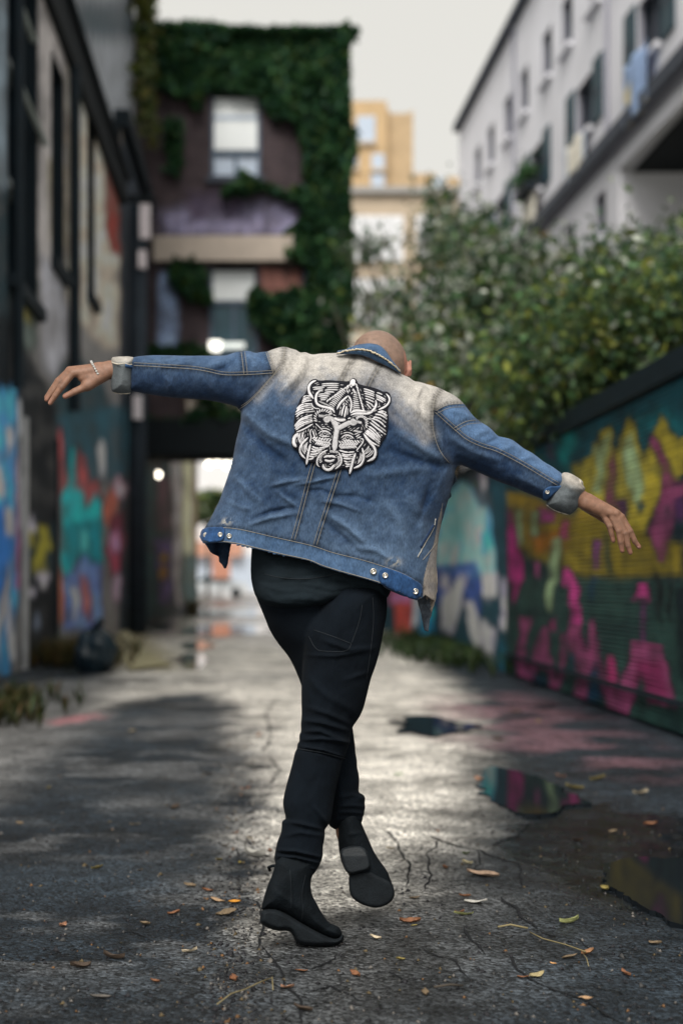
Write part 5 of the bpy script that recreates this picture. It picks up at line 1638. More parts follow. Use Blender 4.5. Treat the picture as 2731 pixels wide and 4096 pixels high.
# bracelet of small shiny beads round the left wrist
br = empty("bracelet", (0, 0, 0)); br.parent = person
br.matrix_parent_inverse = person.matrix_basis.inverted()
BM = mat("silver_bead", (.75, .74, .72), .25, .1, metal=.85)
bmesh0 = None
for i in range(26):
    a = 2 * math.pi * i / 26
    c = np.array([[387 + 22 * math.sin(a), -40 * math.cos(a), 1486 + 40 * math.sin(a)]])
    w = PW3(c)[0]
    if bmesh0 is None:
        mb = MB(); mb.ball((0, 0, 0), .0042, .0042, .0036, 8, 6)
        bmesh0 = bpy.data.meshes.new("bead"); bmesh0.from_pydata(mb.v, [], mb.f); bmesh0.materials.append(BM)
    o = bpy.data.objects.new("bead", bmesh0); COL.objects.link(o); o.location = w; o.parent = br

# ---- trousers
def trouser_T(x, z): return np.interp(z, [2350, 2700, 2950, 3100, 3300, 3500], [150, 128, 98, 95, 84, 72]).astype(np.float32)


near = [(1330, 2330), (1420, 2310), (1538, 2330), (1548, 2400), (1547, 2460), (1535, 2515), (1520, 2600), (1500, 2670), (1482, 2715), (1465, 2790), (1450, 2845), (1430, 2880), (1409, 2907), (1397, 2950), (1402, 2969), (1390, 2991), (1382, 3021), (1367, 3047), (1360, 3085), (1349, 3130), (1337, 3186), (1334, 3212), (1326, 3269), (1315, 3299), (1297, 3318), (1300, 3345), (1290, 3390), (1292, 3422), (1281, 3455), (1267, 3480), (1247, 3508),
        (1170, 3500), (1092, 3475), (1104, 3457), (1096, 3437), (1101, 3406), (1109, 3365), (1126, 3330), (1127, 3281), (1142, 3279), (1142, 3265), (1133, 3231), (1131, 3205), (1141, 3156), (1157, 3100), (1172, 3044), (1180, 3006), (1189, 2995), (1188, 2976), (1199, 2965), (1195, 2939), (1206, 2927), (1202, 2897), (1207, 2867), (1205, 2800), (1205, 2740), (1215, 2620), (1200, 2500)]
farl = [(1020, 2330), (1200, 2300), (1330, 2330), (1340, 2600), (1390, 2800), (1409, 2905), (1414, 2940), (1420, 2985), (1421, 3012), (1428, 3044), (1427, 3068), (1436, 3102), (1436, 3137), (1432, 3170), (1455, 3179), (1461, 3196), (1457, 3212), (1461, 3231), (1456, 3246), (1457, 3258), (1450, 3266), (1449, 3292), (1400, 3310), (1347, 3320), (1330, 3314), (1312, 3300), (1290, 3200), (1270, 3000), (1225, 2800), (1204, 2738), (1190, 2700), (1170, 2655), (1150, 2620), (1120, 2585), (1095, 2550), (1073, 2510), (1066, 2488), (1046, 2440), (1026, 2392), (1010, 2350)]
kf = [([(1200, 2925), (1280, 2925), (1395, 2975)], 9, 9), ([(1190, 2960), (1290, 2955), (1400, 2972)], 8, 8), ([(1205, 2880), (1280, 2890), (1400, 2925)], 10, 9), ([(1230, 2830), (1310, 2855), (1420, 2905)], 11, 7),
      ([(1195, 2985), (1290, 3000), (1385, 3030)], 4, 7), ([(1190, 2998), (1280, 3014), (1375, 3044)], 3, -5), ([(1130, 3285), (1200, 3295), (1290, 3318)], 8, 8), ([(1130, 3345), (1200, 3330), (1295, 3345)], 9, 5),
      ([(1102, 3400), (1180, 3405), (1288, 3430)], 6, 9), ([(1098, 3425), (1180, 3430), (1285, 3455)], 5, 9), ([(1100, 3450), (1180, 3458), (1270, 3480)], 5, 8), ([(1098, 3412), (1190, 3418), (1288, 3442)], 3, -7),
      ([(1260, 3230), (1290, 3270), (1310, 3300)], 9, 6), ([(1290, 2560), (1400, 2600), (1500, 2590)], 10, 5), ([(1210, 2620), (1340, 2625), (1490, 2600)], 8, 4), ([(1220, 2700), (1300, 2780), (1420, 2850)], 16, 5), ([(1380, 2720), (1440, 2700), (1480, 2690)], 10, 4)]
ff = [([(1360, 3190), (1410, 3180), (1455, 3190)], 8, 9), ([(1360, 3225), (1410, 3222), (1458, 3225)], 7, 9), ([(1350, 3250), (1410, 3250), (1455, 3256)], 6, 8), ([(1350, 3280), (1400, 3275), (1448, 3280)], 6, 6), ([(1400, 3060), (1425, 3050), (1432, 3045)], 8, 5)]
I = Inflate(980, 1580, -260, 260, 2280, 3530, 5)
I.add(farl, lambda x, z: trouser_T(x, z) * .92, 120, lambda x, z: np.interp(z, [2350, 2700, 3300], [20, 80, 105]), foldset(ff, 3, 50, 5), 12)
I.add(near, trouser_T, lambda x, z: np.interp(z, [2400, 2800, 3100, 3500], [150, 128, 100, 88]), lambda x, z: np.interp(z, [2350, 2700, 3100, 3500], [0, -22, -55, -104]), foldset([(p_, w_, h_ * 2.0) for p_, w_, h_ in kf], 8, 55, 6, .6), 10)
V, F = I.mesh()
trs = obj_px("trousers", V, F, M['blackcloth'], person)
tb = bvh(V, F)


def surf_tube(pts, r, name, m, parent, bv, off=0.0, n=6, step=9, px=True, jit=0.0):
    p = resample(chaikin(pts, 2, False), step)
    q = []
    for i, (x, z) in enumerate(p):
        y = hit(bv, x, z)
        if y is None: continue
        q.append((x + (R_.uniform(-jit, jit) if jit else 0), y - off, z + (R_.uniform(-jit, jit) if jit else 0)))
    if len(q) < 2: return None
    mb = MB(); mb.tube([tuple(v) for v in PW3(np.array(q))], r * PXM, n)
    return mb.build(name, m, parent, True, fix=False)


THR2 = mat("dark_thread", (.012, .016, .021), .8, .2, 60)
surf_tube([(1255, 2520), (1330, 2545), (1405, 2575)], 1.6, "pocket_seam", THR2, trs, tb)
surf_tube([(1405, 2575), (1390, 2608), (1300, 2606), (1262, 2600), (1235, 2545)], 1.5, "pocket_seam", THR2, trs, tb)
surf_tube([(1405, 2575), (1440, 2480), (1448, 2420)], 1.4, "pocket_seam", THR2, trs, tb)
surf_tube([(1490, 2390), (1496, 2480), (1480, 2620), (1465, 2720)], 1.4, "side_seam", THR2, trs, tb)
surf_tube([(1189, 2995), (1290, 3010), (1378, 3034)], 2.4, "knee_seam", THR2, trs, tb)
tab = MB(); tab.tube([tuple(v) for v in PW3(np.array([(1110, -160, 3462), (1088, -140, 3464), (1074, -120, 3470), (1080, -110, 3482)]))], 6 * PXM, 8); tab.build("pull_tab", M['leather'], trs, True)

# ---- shirt hem
sh_poly = [(1012, 2150), (1590, 2150), (1568, 2350), (1562, 2368), (1545, 2397), (1490, 2384), (1435, 2392), (1390, 2399), (1340, 2413), (1295, 2428), (1250, 2437), (1200, 2441), (1150, 2443), (1100, 2437), (1060, 2422), (1024, 2392), (1010, 2350), (1002, 2300), (1004, 2220)]
I = Inflate(960, 1640, -240, 220, 2120, 2470, 6)
shf = [([(1060, 2300), (1200, 2318), (1360, 2290)], 6, 5), ([(1150, 2380), (1260, 2400), (1300, 2420)], 14, 4), ([(1040, 2350), (1100, 2400), (1140, 2430)], 12, 4), ([(1450, 2330), (1500, 2350), (1540, 2360)], 10, 4)]
I.add(sh_poly, lambda x, z: np.interp(z, [2330, 2400], [138, 158]), lambda x, z: np.interp(z, [2300, 2440], [150, 40]), lambda x, z: np.interp(z, [2330, 2400], [14, 0]), foldset(shf + [([(1020, 2330), (1120, 2360), (1200, 2365)], 9, 8), ([(1300, 2300), (1420, 2330), (1540, 2340)], 10, 8), ([(1180, 2340), (1330, 2370), (1450, 2355)], 8, -6), ([(1020, 2390), (1120, 2415), (1250, 2418)], 6, 6), ([(1330, 2260), (1450, 2300), (1550, 2330)], 9, -7)], 8, 55, 8, 1.6), 0, 1)
V, F = I.mesh()
shirt = obj_px("shirt", V, F, M['shirtcloth'], person)
sbv = bvh(V, F)
surf_tube([(1058, 2296), (1120, 2312), (1210, 2318), (1290, 2308), (1360, 2290)], 1.6, 'hem_seam', THR2, shirt, sbv)

# ---- boots
def boot(upper, sole, heel, T, ycf, toe_tilt, spec):
    pass


b1 = [(1108, 3430), (1180, 3420), (1266, 3440), (1254, 3490), (1247, 3510), (1241, 3534), (1247, 3580), (1267, 3615), (1288, 3656), (1318, 3694), (1340, 3700), (1360, 3712), (1371, 3742), (1350, 3762), (1308, 3752), (1232, 3712), (1191, 3688), (1135, 3654), (1089, 3638), (1044, 3643), (1048, 3618), (1058, 3580), (1073, 3534), (1091, 3495)]
s1 = [(1044, 3639), (1089, 3632), (1135, 3647), (1191, 3681), (1232, 3706), (1308, 3746), (1349, 3757), (1372, 3732), (1376, 3752), (1366, 3774), (1334, 3787), (1257, 3788), (1201, 3782), (1180, 3766), (1170, 3738), (1152, 3722), (1109, 3725), (1066, 3711), (1040, 3692), (1040, 3676)]
ycb = lambda x, z: -118 + .28 * (x - 1240)
I = Inflate(1010, 1410, -300, 60, 3390, 3810, 4)
bfold = foldset([([(1090, 3560), (1150, 3600), (1200, 3640)], 10, 4), ([(1230, 3600), (1250, 3640), (1290, 3690)], 9, 5), ([(1160, 3490), (1165, 3560), (1170, 3640)], 4, 3), ([(1215, 3500), (1205, 3580), (1200, 3650)], 4, 3), ([(1290, 3720), (1330, 3700), (1345, 3712)], 5, -4)], 3, 40, 12)
I.add(b1, lambda x, z: np.interp(z, [3440, 3520, 3700], [60, 70, 66]), 70, ycb, bfold, 0, 1)
V, F = I.mesh(); bt = obj_px("boot", V, F, M['leather'], person); btb = bvh(V, F)
I = Inflate(1010, 1410, -300, 60, 3600, 3810, 4)
I.add(s1, 72, 20, ycb, None, 0, 1)
V, F = I.mesh(); obj_px("sole", V, F, M['rubber'], bt)
for pl in ([(1160, 3480), (1166, 3560), (1164, 3640)], [(1222, 3500), (1206, 3570), (1212, 3650), (1204, 3690)]):
    surf_tube(pl, 1.3, "boot_seam", THR2, bt, btb)
b2 = [(1345, 3260), (1400, 3235), (1436, 3250), (1444, 3290), (1456, 3319), (1477, 3365), (1494, 3406), (1517, 3442), (1548, 3483), (1563, 3523), (1578, 3560), (1560, 3590), (1480, 3600), (1420, 3560), (1390, 3490), (1366, 3457), (1357, 3411), (1352, 3370)]
I = Inflate(1320, 1610, -60, 260, 3200, 3650, 4)
I.add(b2, 78, 66, lambda x, z: np.interp(z, [3250, 3300, 3600], [105, 105, 120]), foldset([([(1380, 3340), (1420, 3335), (1450, 3330)], 8, 5), ([(1470, 3420), (1500, 3470), (1530, 3520)], 9, 4)], 3, 40, 14), 0, 1)
V, F = I.mesh(); bt2 = obj_px("boot", V, F, M['leather'], person)
so = [(1392, 3496), (1480, 3482), (1506, 3502), (1557, 3524), (1578, 3558), (1577, 3592), (1553, 3618), (1512, 3633), (1477, 3629), (1441, 3616), (1410, 3596), (1397, 3570), (1395, 3540)]
he = [(1358, 3402), (1380, 3388), (1430, 3381), (1462, 3394), (1478, 3430), (1484, 3478), (1440, 3490), (1392, 3502), (1368, 3460)]
I = Inflate(1330, 1610, -60, 160, 3350, 3660, 3.5)
I.add(so, 20, 13, 48, None, 0, 2)
V, F = I.mesh(); obj_px("sole", V, F, M['rubber'], bt2)
I = Inflate(1330, 1610, -60, 160, 3350, 3660, 3.5)
I.add(he, lambda x, z: np.interp(z, [3385, 3425, 3500], [26, 40, 40]), 10, 40, None, 0, 2)
V, F = I.mesh(); obj_px("heel", V, F, mat("heel_rubber", (.014, .018, .022), .6, .3, 40, .2, 200), bt2)

# ---- denim jacket
torso = [(1150, 1392), (1184, 1398), (1201, 1412), (1221, 1407), (1246, 1420), (1284, 1413), (1349, 1412), (1410, 1405), (1490, 1410), (1560, 1445), (1609, 1500), (1634, 1507), (1654, 1525), (1676, 1527), (1704, 1535), (1734, 1547), (1768, 1565), (1800, 1680), (1822, 1800), (1822, 1880), (1806, 1950), (1792, 2000), (1770, 2075), (1757, 2125), (1748, 2200), (1744, 2260), (1747, 2350), (1738, 2440), (1730, 2560), (1740, 2660),
         (700, 2560), (745, 2400), (778, 2240), (802, 2142), (820, 2108), (842, 2076), (860, 2038), (880, 2000), (892, 1960), (910, 1910), (930, 1845), (942, 1770), (955, 1720), (965, 1680), (962, 1655), (985, 1590), (1030, 1500), (1080, 1430), (1120, 1392)]
lsl = [(510, 1436), (537, 1428), (565, 1423), (620, 1420), (680, 1421), (750, 1423), (815, 1422), (880, 1423), (910, 1420), (935, 1410), (960, 1404), (1000, 1402), (1020, 1413), (1045, 1407), (1070, 1406), (1095, 1395), (1125, 1389), (1155, 1392), (1170, 1470), (1100, 1560), (1010, 1630), (955, 1637), (947, 1627), (925, 1620), (880, 1610), (825, 1600), (750, 1595), (675, 1590), (600, 1578), (532, 1566), (510, 1562)]
rsl = [(1700, 1550), (1759, 1557), (1784, 1565), (1814, 1580), (1849, 1607), (1874, 1640), (1892, 1664), (1919, 1687), (1950, 1704), (1970, 1722), (1990, 1745), (2020, 1750), (2045, 1757), (2070, 1775), (2095, 1795), (2130, 1812), (2170, 1845), (2210, 1867), (2240, 1890), (2275, 1915), (2215, 2020), (2167, 1995), (2130, 1982), (2090, 1965), (2050, 1947), (2000, 1930), (1950, 1907), (1900, 1885), (1860, 1867), (1837, 1857), (1815, 1862), (1780, 1850), (1720, 1760), (1690, 1640)]
JF = [  # (line, width, height) of the folds across the back
    ([(1290, 2005), (1360, 2015), (1440, 2045)], 11, 7), ([(1300, 2050), (1390, 2110), (1480, 2190)], 14, 8), ([(1295, 2080), (1370, 2150), (1440, 2215)], 12, -6), ([(1330, 1985), (1420, 1985), (1500, 2010)], 12, -5),
    ([(1080, 1945), (1150, 1925), (1240, 1915)], 10, 7), ([(1100, 1962), (1150, 2000), (1190, 2030)], 10, 6), ([(1000, 2098), (1080, 2070), (1190, 2052)], 12, 8), ([(1010, 2075), (1090, 2045), (1180, 2030)], 10, -6),
    ([(1180, 1940), (1260, 1925), (1350, 1905)], 9, 7), ([(1200, 1965), (1280, 1960), (1330, 1975)], 9, -5), ([(970, 1650), (1080, 1740), (1200, 1790)], 18, 9), ([(975, 1700), (1060, 1790), (1160, 1860)], 20, -8),
    ([(1800, 1850), (1700, 1800), (1580, 1720)], 20, 10), ([(1790, 1870), (1690, 1850), (1560, 1800)], 18, -8), ([(1740, 1700), (1670, 1640), (1600, 1560)], 16, 8), ([(1690, 1560), (1672, 1600), (1690, 1660)], 9, -9),
    ([(1690, 1535), (1676, 1570), (1672, 1610)], 8, 8), ([(1230, 1420), (1190, 1500), (1120, 1570)], 16, 8), ([(1250, 1440), (1220, 1520), (1150, 1600)], 14, -7), ([(1120, 1420), (1150, 1450), (1170, 1490)], 12, 7),
    ([(1400, 2190), (1500, 2200), (1600, 2260)], 14, 6), ([(900, 2000), (960, 2030), (1010, 2035)], 12, 5), ([(930, 1900), (990, 1960), (1040, 2010)], 14, 5), ([(1600, 1950), (1680, 2050), (1700, 2160)], 22, 7), ([(1720, 1930), (1700, 2010), (1670, 2100)], 14, -6),
    ([(1520, 1980), (1590, 2080), (1640, 2200)], 22, 6), ([(1470, 1900), (1560, 1890), (1700, 1870)], 22, 6)]
SF = [([(545, 1446), (640, 1448), (700, 1436), (770, 1430)], 10, 6), ([(620, 1470), (720, 1455), (800, 1440)], 9, 5), ([(820, 1470), (880, 1445), (930, 1425)], 12, 8), ([(850, 1490), (900, 1470), (950, 1440)], 9, -6),
      ([(985, 1415), (1010, 1440), (1020, 1475)], 8, 7), ([(1035, 1410), (1050, 1430), (1050, 1470)], 7, -6), ([(1060, 1410), (1075, 1440), (1080, 1480)], 8, 6), ([(660, 1500), (680, 1540), (670, 1580)], 9, 5), ([(860, 1500), (850, 1550), (880, 1600)], 16, 6),
      ([(1840, 1580), (1870, 1630), (1890, 1670)], 8, -6), ([(1780, 1640), (1850, 1650), (1900, 1680)], 10, 6), ([(1900, 1740), (1960, 1715), (2000, 1750)], 12, 8), ([(1940, 1775), (1990, 1755), (2030, 1760)], 9, -6), ([(2000, 1800), (2050, 1780), (2090, 1800)], 11, 7),
      ([(2080, 1840), (2120, 1825), (2150, 1840)], 9, 6), ([(1800, 1750), (1900, 1810), (2000, 1840)], 16, 7), ([(2050, 1900), (2110, 1930), (2170, 1960)], 14, 5), ([(1830, 1830), (1920, 1870), (1990, 1900)], 14, -5)]
I = Inflate(490, 2300, -235, 235, 1370, 2600, 5)
I.add(lsl, lambda x, z: np.interp(x, [500, 700, 1000, 1150], [66, 72, 88, 100]), lambda x, z: np.interp(x, [500, 700, 1000, 1150], [72, 80, 100, 110]), 0, foldset([(p_, w_, h_ * 1.5) for p_, w_, h_ in SF], 5, 45, 16), 12)
I.add(rsl, lambda x, z: np.interp(x, [1700, 1800, 2000, 2260], [110, 96, 78, 66]), lambda x, z: np.interp(x, [1700, 1800, 2000, 2260], [120, 105, 84, 72]), 0, foldset([(p_, w_, h_ * 1.5) for p_, w_, h_ in SF], 5, 45, 17), 12)
I.add(torso, lambda x, z: 150 + 22 * np.exp(-((x - 1380) / 330) ** 2 - ((z - 1720) / 260) ** 2), lambda x, z: np.interp(z, [1400, 1600, 1900, 2300], [110, 150, 190, 200]), lambda x, z: np.interp(z, [1400, 1650, 2300], [40, 0, -15]), foldset([(p_, w_ * .9, h_ * 1.7) for p_, w_, h_ in JF], 9, 90, 18, .8), 26)
V, F = I.mesh(); del I
HEM = np.array([(700, 2120), (802, 2140), (815, 2168), (900, 2170), (950, 2177), (1010, 2192), (1065, 2205), (1125, 2220), (1184, 2232), (1244, 2245), (1284, 2265), (1349, 2285), (1409, 2302), (1464, 2317), (1514, 2332), (1559, 2350), (1599, 2367), (1634, 2392), (1664, 2401), (1684, 2394), (1700, 2380), (1730, 2400), (1760, 2400)], float)
hz = np.interp(V[:, 0], HEM[:, 0], HEM[:, 1])
keep = (V[F, 2] < hz[F]).any(1)
F = F[keep]
V[:, 2] = np.minimum(V[:, 2], hz)
# also open the sleeve ends
used = np.zeros(len(V), bool); used[F.ravel()] = True
remap = np.cumsum(used) - 1; V = V[used]; F = remap[F]
P = V[:, [0, 2]].astype(np.float32)
# colours: indigo, washed pale over the shoulders and in places
ind, mid_, pale, deep = np.array((.012, .030, .072)), np.array((.082, .132, .215)), np.array((.405, .385, .36)), np.array((.006, .018, .050))
n1 = fbm(P[:, 0], P[:, 1], 220, 201); n2 = fbm(P[:, 0], P[:, 1], 46, 211); n3 = fbm(P[:, 0] + .6 * P[:, 1], P[:, 1], 16, 221)
crest = foldset(JF)(P, None) + .8 * foldset(SF)(P, None)
f = np.clip(.22 + .30 * n1 + .26 * n2 + .22 * n3 + .40 * sstep(1850, 2250, P[:, 1]) + .045 * crest, 0, 1)[:, None]
Cj = ind * (1 - f) + mid_ * f
YB = np.interp(P[:, 0], [980, 1040, 1090, 1150, 1230, 1330, 1430, 1500, 1560, 1620, 1690, 1730, 1770, 1850, 1900], [1340, 1400, 1475, 1545, 1548, 1520, 1540, 1560, 1590, 1650, 1700, 1690, 1640, 1622, 1560])
wsh = sstep(105, -95, P[:, 1] - YB + 45 * n2 + 25 * n3) + .012 * crest * sstep(140, 0, P[:, 1] - YB)
wsh = np.clip(wsh, 0, 1)
wsh *= np.clip(.95 + .5 * n1, 0, 1)
# sleeve caps stop at their cross seams
capL = inpoly(P, [(1065, 1380), (1092, 1492), (1140, 1430), (1135, 1380)]); slL = (P[:, 0] < np.interp(P[:, 1], [1390, 1490, 1500, 1535, 1580, 1615, 1640], [1064, 1092, 1092, 1062, 1022, 988, 955])) & (P[:, 1] < 1640)
capR = inpoly(P, [(1740, 1640), (1790, 1617), (1858, 1615), (1840, 1570), (1770, 1540), (1740, 1560)])
slR = inpoly(P, [(1735, 1640), (1790, 1617), (1860, 1613), (1930, 1640), (2400, 1900), (2200, 2100), (1800, 1860), (1760, 1800), (1730, 1700)])
wsh[slL] *= 0.0; wsh[slR] *= 0.0
wsh = np.where(capR, np.maximum(wsh, .85), wsh); wsh = np.where(capL, np.maximum(wsh, .8), wsh)
for pl, w, h in (([(1680, 1570), (1690, 1680), (1720, 1740)], 26, .6), ([(1110, 1500), (1060, 1550), (1030, 1590)], 22, .35), ([(1590, 1620), (1660, 1700), (1700, 1760)], 24, .45), ([(1500, 1600), (1600, 1690), (1680, 1740)], 20, .25)):
    dd, t_ = dline(P, pl); wsh = np.maximum(wsh, h * np.exp(-(dd / w) ** 2) * (P[:, 0] > 0))
Cj = Cj * (1 - wsh[:, None]) + pale * wsh[:, None] * (1 + .12 * n2[:, None])
# tops of the sleeves coloured as lit, undersides with their shade painted in
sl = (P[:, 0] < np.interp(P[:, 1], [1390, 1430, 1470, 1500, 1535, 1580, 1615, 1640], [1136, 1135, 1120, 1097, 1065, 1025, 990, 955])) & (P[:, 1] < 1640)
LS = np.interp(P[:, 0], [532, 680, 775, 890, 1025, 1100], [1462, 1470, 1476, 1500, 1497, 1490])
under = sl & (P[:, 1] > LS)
under_shade = sstep(0, 60, P[:, 1] - LS) * under
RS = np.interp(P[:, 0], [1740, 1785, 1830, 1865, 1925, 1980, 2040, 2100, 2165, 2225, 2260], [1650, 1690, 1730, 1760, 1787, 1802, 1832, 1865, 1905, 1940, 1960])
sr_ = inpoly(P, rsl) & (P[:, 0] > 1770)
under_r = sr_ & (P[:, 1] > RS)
under_shade = np.maximum(under_shade, sstep(10, 90, P[:, 1] - RS) * under_r)
Cj = Cj * (1 - .62 * under_shade[:, None]) + deep * .62 * under_shade[:, None]
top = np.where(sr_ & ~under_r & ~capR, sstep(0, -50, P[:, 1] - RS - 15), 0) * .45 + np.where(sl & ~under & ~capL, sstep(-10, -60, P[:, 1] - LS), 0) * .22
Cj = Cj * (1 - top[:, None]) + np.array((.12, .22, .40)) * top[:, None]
# beige washed front edge under the right arm
fr_ = inpoly(P, [(1770, 2010), (1760, 2130), (1757, 2450), (1690, 2420), (1692, 2320), (1706, 2260), (1735, 2170), (1752, 2080)])
fm = np.where(fr_, np.clip(.75 + .5 * n2, 0, 1), 0)[:, None]
Cj = Cj * (1 - fm) + np.array((.36, .31, .26)) * fm
for pl in ([(1790, 1860), (1760, 1920), (1720, 2010)],): 
    dd, t_ = dline(P, pl); Cj *= (1 + .5 * np.exp(-(dd / 7) ** 2))[:, None]
# darker, rippled tone along the seams
SEAMS = {
    'back_l': [(1419, 1425), (1364, 1520), (1310, 1690), (1254, 1870), (1194, 2104), (1178, 2160)], 'back_r': [(1524, 1457), (1474, 1540), (1420, 1700), (1364, 1880), (1289, 2104), (1266, 2182)],
    'arm_l': [(1137, 1392), (1135, 1430), (1120, 1470), (1097, 1500), (1065, 1535), (1025, 1580), (990, 1615), (960, 1634)], 'arm_r': [(1762, 1556), (1739, 1590), (1731, 1630), (1729, 1680), (1731, 1720), (1744, 1770), (1764, 1815), (1796, 1852)],
    'sl_l': [(536, 1462), (600, 1465), (680, 1470), (775, 1476), (830, 1485), (890, 1500), (950, 1500), (1025, 1497), (1095, 1492)], 'sl_r': [(1740, 1650), (1785, 1690), (1830, 1730), (1865, 1760), (1925, 1787), (1980, 1802), (2040, 1832), (2100, 1865), (2165, 1905), (2228, 1942)],
    'x1': [(965, 1406), (971, 1450), (976, 1499)], 'x2': [(1064, 1409), (1078, 1450), (1092, 1490)], 'x3': [(1742, 1642), (1790, 1617), (1856, 1615)], 'x4': [(1815, 1712), (1865, 1682), (1922, 1680)],
    'band': [(822, 2112), (900, 2110), (960, 2117), (1025, 2132), (1100, 2150), (1184, 2168), (1264, 2187), (1324, 2210), (1409, 2230), (1484, 2250), (1544, 2270), (1614, 2295), (1674, 2330), (1690, 2352)]}
for nm, pl in SEAMS.items():
    dd, t_ = dline(P, pl)
    pk_ = .5 + .5 * np.sin(t_ * len(pl) * 22 + 3 * n3)
    w = 9 if nm != 'band' else 8
    Cj *= (1 - (.30 + .35 * pk_) * np.exp(-((dd - 5) / w) ** 2))[:, None]
bd_ = (P[:, 1] > np.interp(P[:, 0], [p[0] for p in SEAMS['band']], [p[1] for p in SEAMS['band']])) & (P[:, 0] < 1690)
Cj[bd_] = Cj[bd_] * .75 + np.array((.075, .165, .33)) * .30
worn = np.exp(-((P[:, 0] - 1574) / 24) ** 2 - ((P[:, 1] - 2248) / 14) ** 2) + np.exp(-((P[:, 0] - 905) / 18) ** 2 - ((P[:, 1] - 2087) / 11) ** 2)
wn_ = np.clip(worn * (1.2 * (n3 > -.1)), 0, .8)[:, None]
Cj = Cj * (1 - wn_) + np.array((.34, .33, .30)) * wn_
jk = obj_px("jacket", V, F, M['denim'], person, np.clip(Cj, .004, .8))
so_ = jk.modifiers.new("cloth_thickness", 'SOLIDIFY'); so_.thickness = .004; so_.offset = -1
jb = bvh(V, F)
for nm, pl in SEAMS.items():
    surf_tube(pl, 1.35, "seam", M['thread'], jk, jb, .6)
    if nm in ('back_l', 'back_r'):
        surf_tube([(x - 13, z - 2) for x, z in pl], 1.1, "seam", M['thread'], jk, jb, .3)
    if nm in ('arm_l', 'sl_l', 'sl_r'):
        surf_tube([(x + (5 if nm != 'sl_l' else 0), z - 11) for x, z in pl], 1.0, "seam", M['thread'], jk, jb, .3)
    if nm in ('x1', 'x2'): surf_tube([(x + 14, z + 1) for x, z in pl], 1.0, "seam", M['thread'], jk, jb, .3)
    if nm in ('x3', 'x4'): surf_tube([(x + 4, z + 12) for x, z in pl], 1.0, "seam", M['thread'], jk, jb, .3)
surf_tube([(p[0], p[1] - 4) for p in HEM[2:20].tolist()], 1.8, "hem_stitch", M['thread'], jk, jb, .5)
surf_tube([(1741, 2075), (1736, 2112), (1704, 2165), (1680, 2210), (1669, 2230)], 2.3, "pocket_edge", mat("pale_edge", (.38, .37, .34), .8, .15, 60), jk, jb, 1, jit=.8)
surf_tube([(1732, 2100), (1700, 2155), (1680, 2190)], 7, "pocket_shade", mat("pocket_shadow", (.012, .03, .075), .9, .2), jk, jb, -3)  # dark tube coloured as the shade inside the pocket opening
surf_tube([(1757, 2155), (1720, 2205), (1690, 2240)], 1.6, "seam", M['thread'], jk, jb, .5)

# collar: stand, folded leaf with a frayed cream edge
def lofts(name, lower, upper, yl, yu, th, m, col, parent, rows=6):
    lo = resample(chaikin(lower, 2, False), 1); up = resample(chaikin(upper, 2, False), 1)
    n = 60
    lo = np.stack([np.interp(np.linspace(0, 1, n), np.linspace(0, 1, len(lo)), lo[:, k]) for k in (0, 1)], 1)
    up = np.stack([np.interp(np.linspace(0, 1, n), np.linspace(0, 1, len(up)), up[:, k]) for k in (0, 1)], 1)
    VV, CC = [], []
    for r in range(rows):
        q = r / (rows - 1)
        xz = lo * (1 - q) + up * q
        s = np.linspace(-1, 1, n)
        yv = (yl(s) * (1 - q) + yu(s) * q) - 9 * math.sin(math.pi * q)
        VV.append(np.stack([xz[:, 0], yv, xz[:, 1]], 1))
        nn = fbm(xz[:, 0], xz[:, 1], 22, 231)[:, None]
        CC.append(np.array(col) * (1 + .5 * nn))
    VV = np.concatenate(VV); q = np.arange(n - 1)
    FF = np.concatenate([np.stack([r * n + q, r * n + q + 1, (r + 1) * n + q + 1, (r + 1) * n + q], 1) for r in range(rows - 1)])
    o = obj_px(name, VV, FF, m, parent, np.clip(np.concatenate(CC), .005, .8))
    sm = o.modifiers.new("t", 'SOLIDIFY'); sm.thickness = th; sm.offset = 0
    return o


st_lo = [(1345, 1416), (1405, 1413), (1444, 1417), (1484, 1433), (1509, 1446), (1534, 1456), (1564, 1472), (1602, 1492)]
st_up = [(1352, 1405), (1402, 1396), (1444, 1394), (1480, 1402), (1515, 1420), (1545, 1438), (1575, 1462), (1600, 1484)]
lf_lo = [(1348, 1414), (1375, 1405), (1404, 1399), (1440, 1395), (1478, 1402), (1512, 1418), (1545, 1438), (1580, 1466), (1600, 1486)]
lf_up = [(1404, 1393), (1425, 1383), (1446, 1379), (1480, 1376), (1514, 1382), (1538, 1401), (1560, 1434), (1580, 1460), (1598, 1482)]
lofts("collar", st_lo, st_up, lambda s: -95 + 60 * s * s, lambda s: -92 + 60 * s * s, .004, M['denim'], (.055, .105, .185), jk)
cl = lofts("collar", lf_lo, lf_up, lambda s: -110 + 62 * s * s, lambda s: -62 + 60 * s * s, .005, M['denim'], (.05, .10, .19), jk)
fe = resample(chaikin(lf_lo, 2, False), 4); s_ = np.linspace(-1, 1, len(fe))
fray = np.stack([fe[:, 0] + NR.normal(0, .9, len(fe)), -116 + 62 * s_ * s_ + NR.normal(0, 1, len(fe)), fe[:, 1] + NR.normal(0, 1.2, len(fe))], 1)
MB().tube([tuple(v) for v in PW3(fray)], [PXM * (3.2 + NR.normal(0, .7)) for _ in fray], 6).build("frayed_edge", mat("frayed_thread", (.62, .54, .40), .9, .2, 90), cl, True, fix=False)

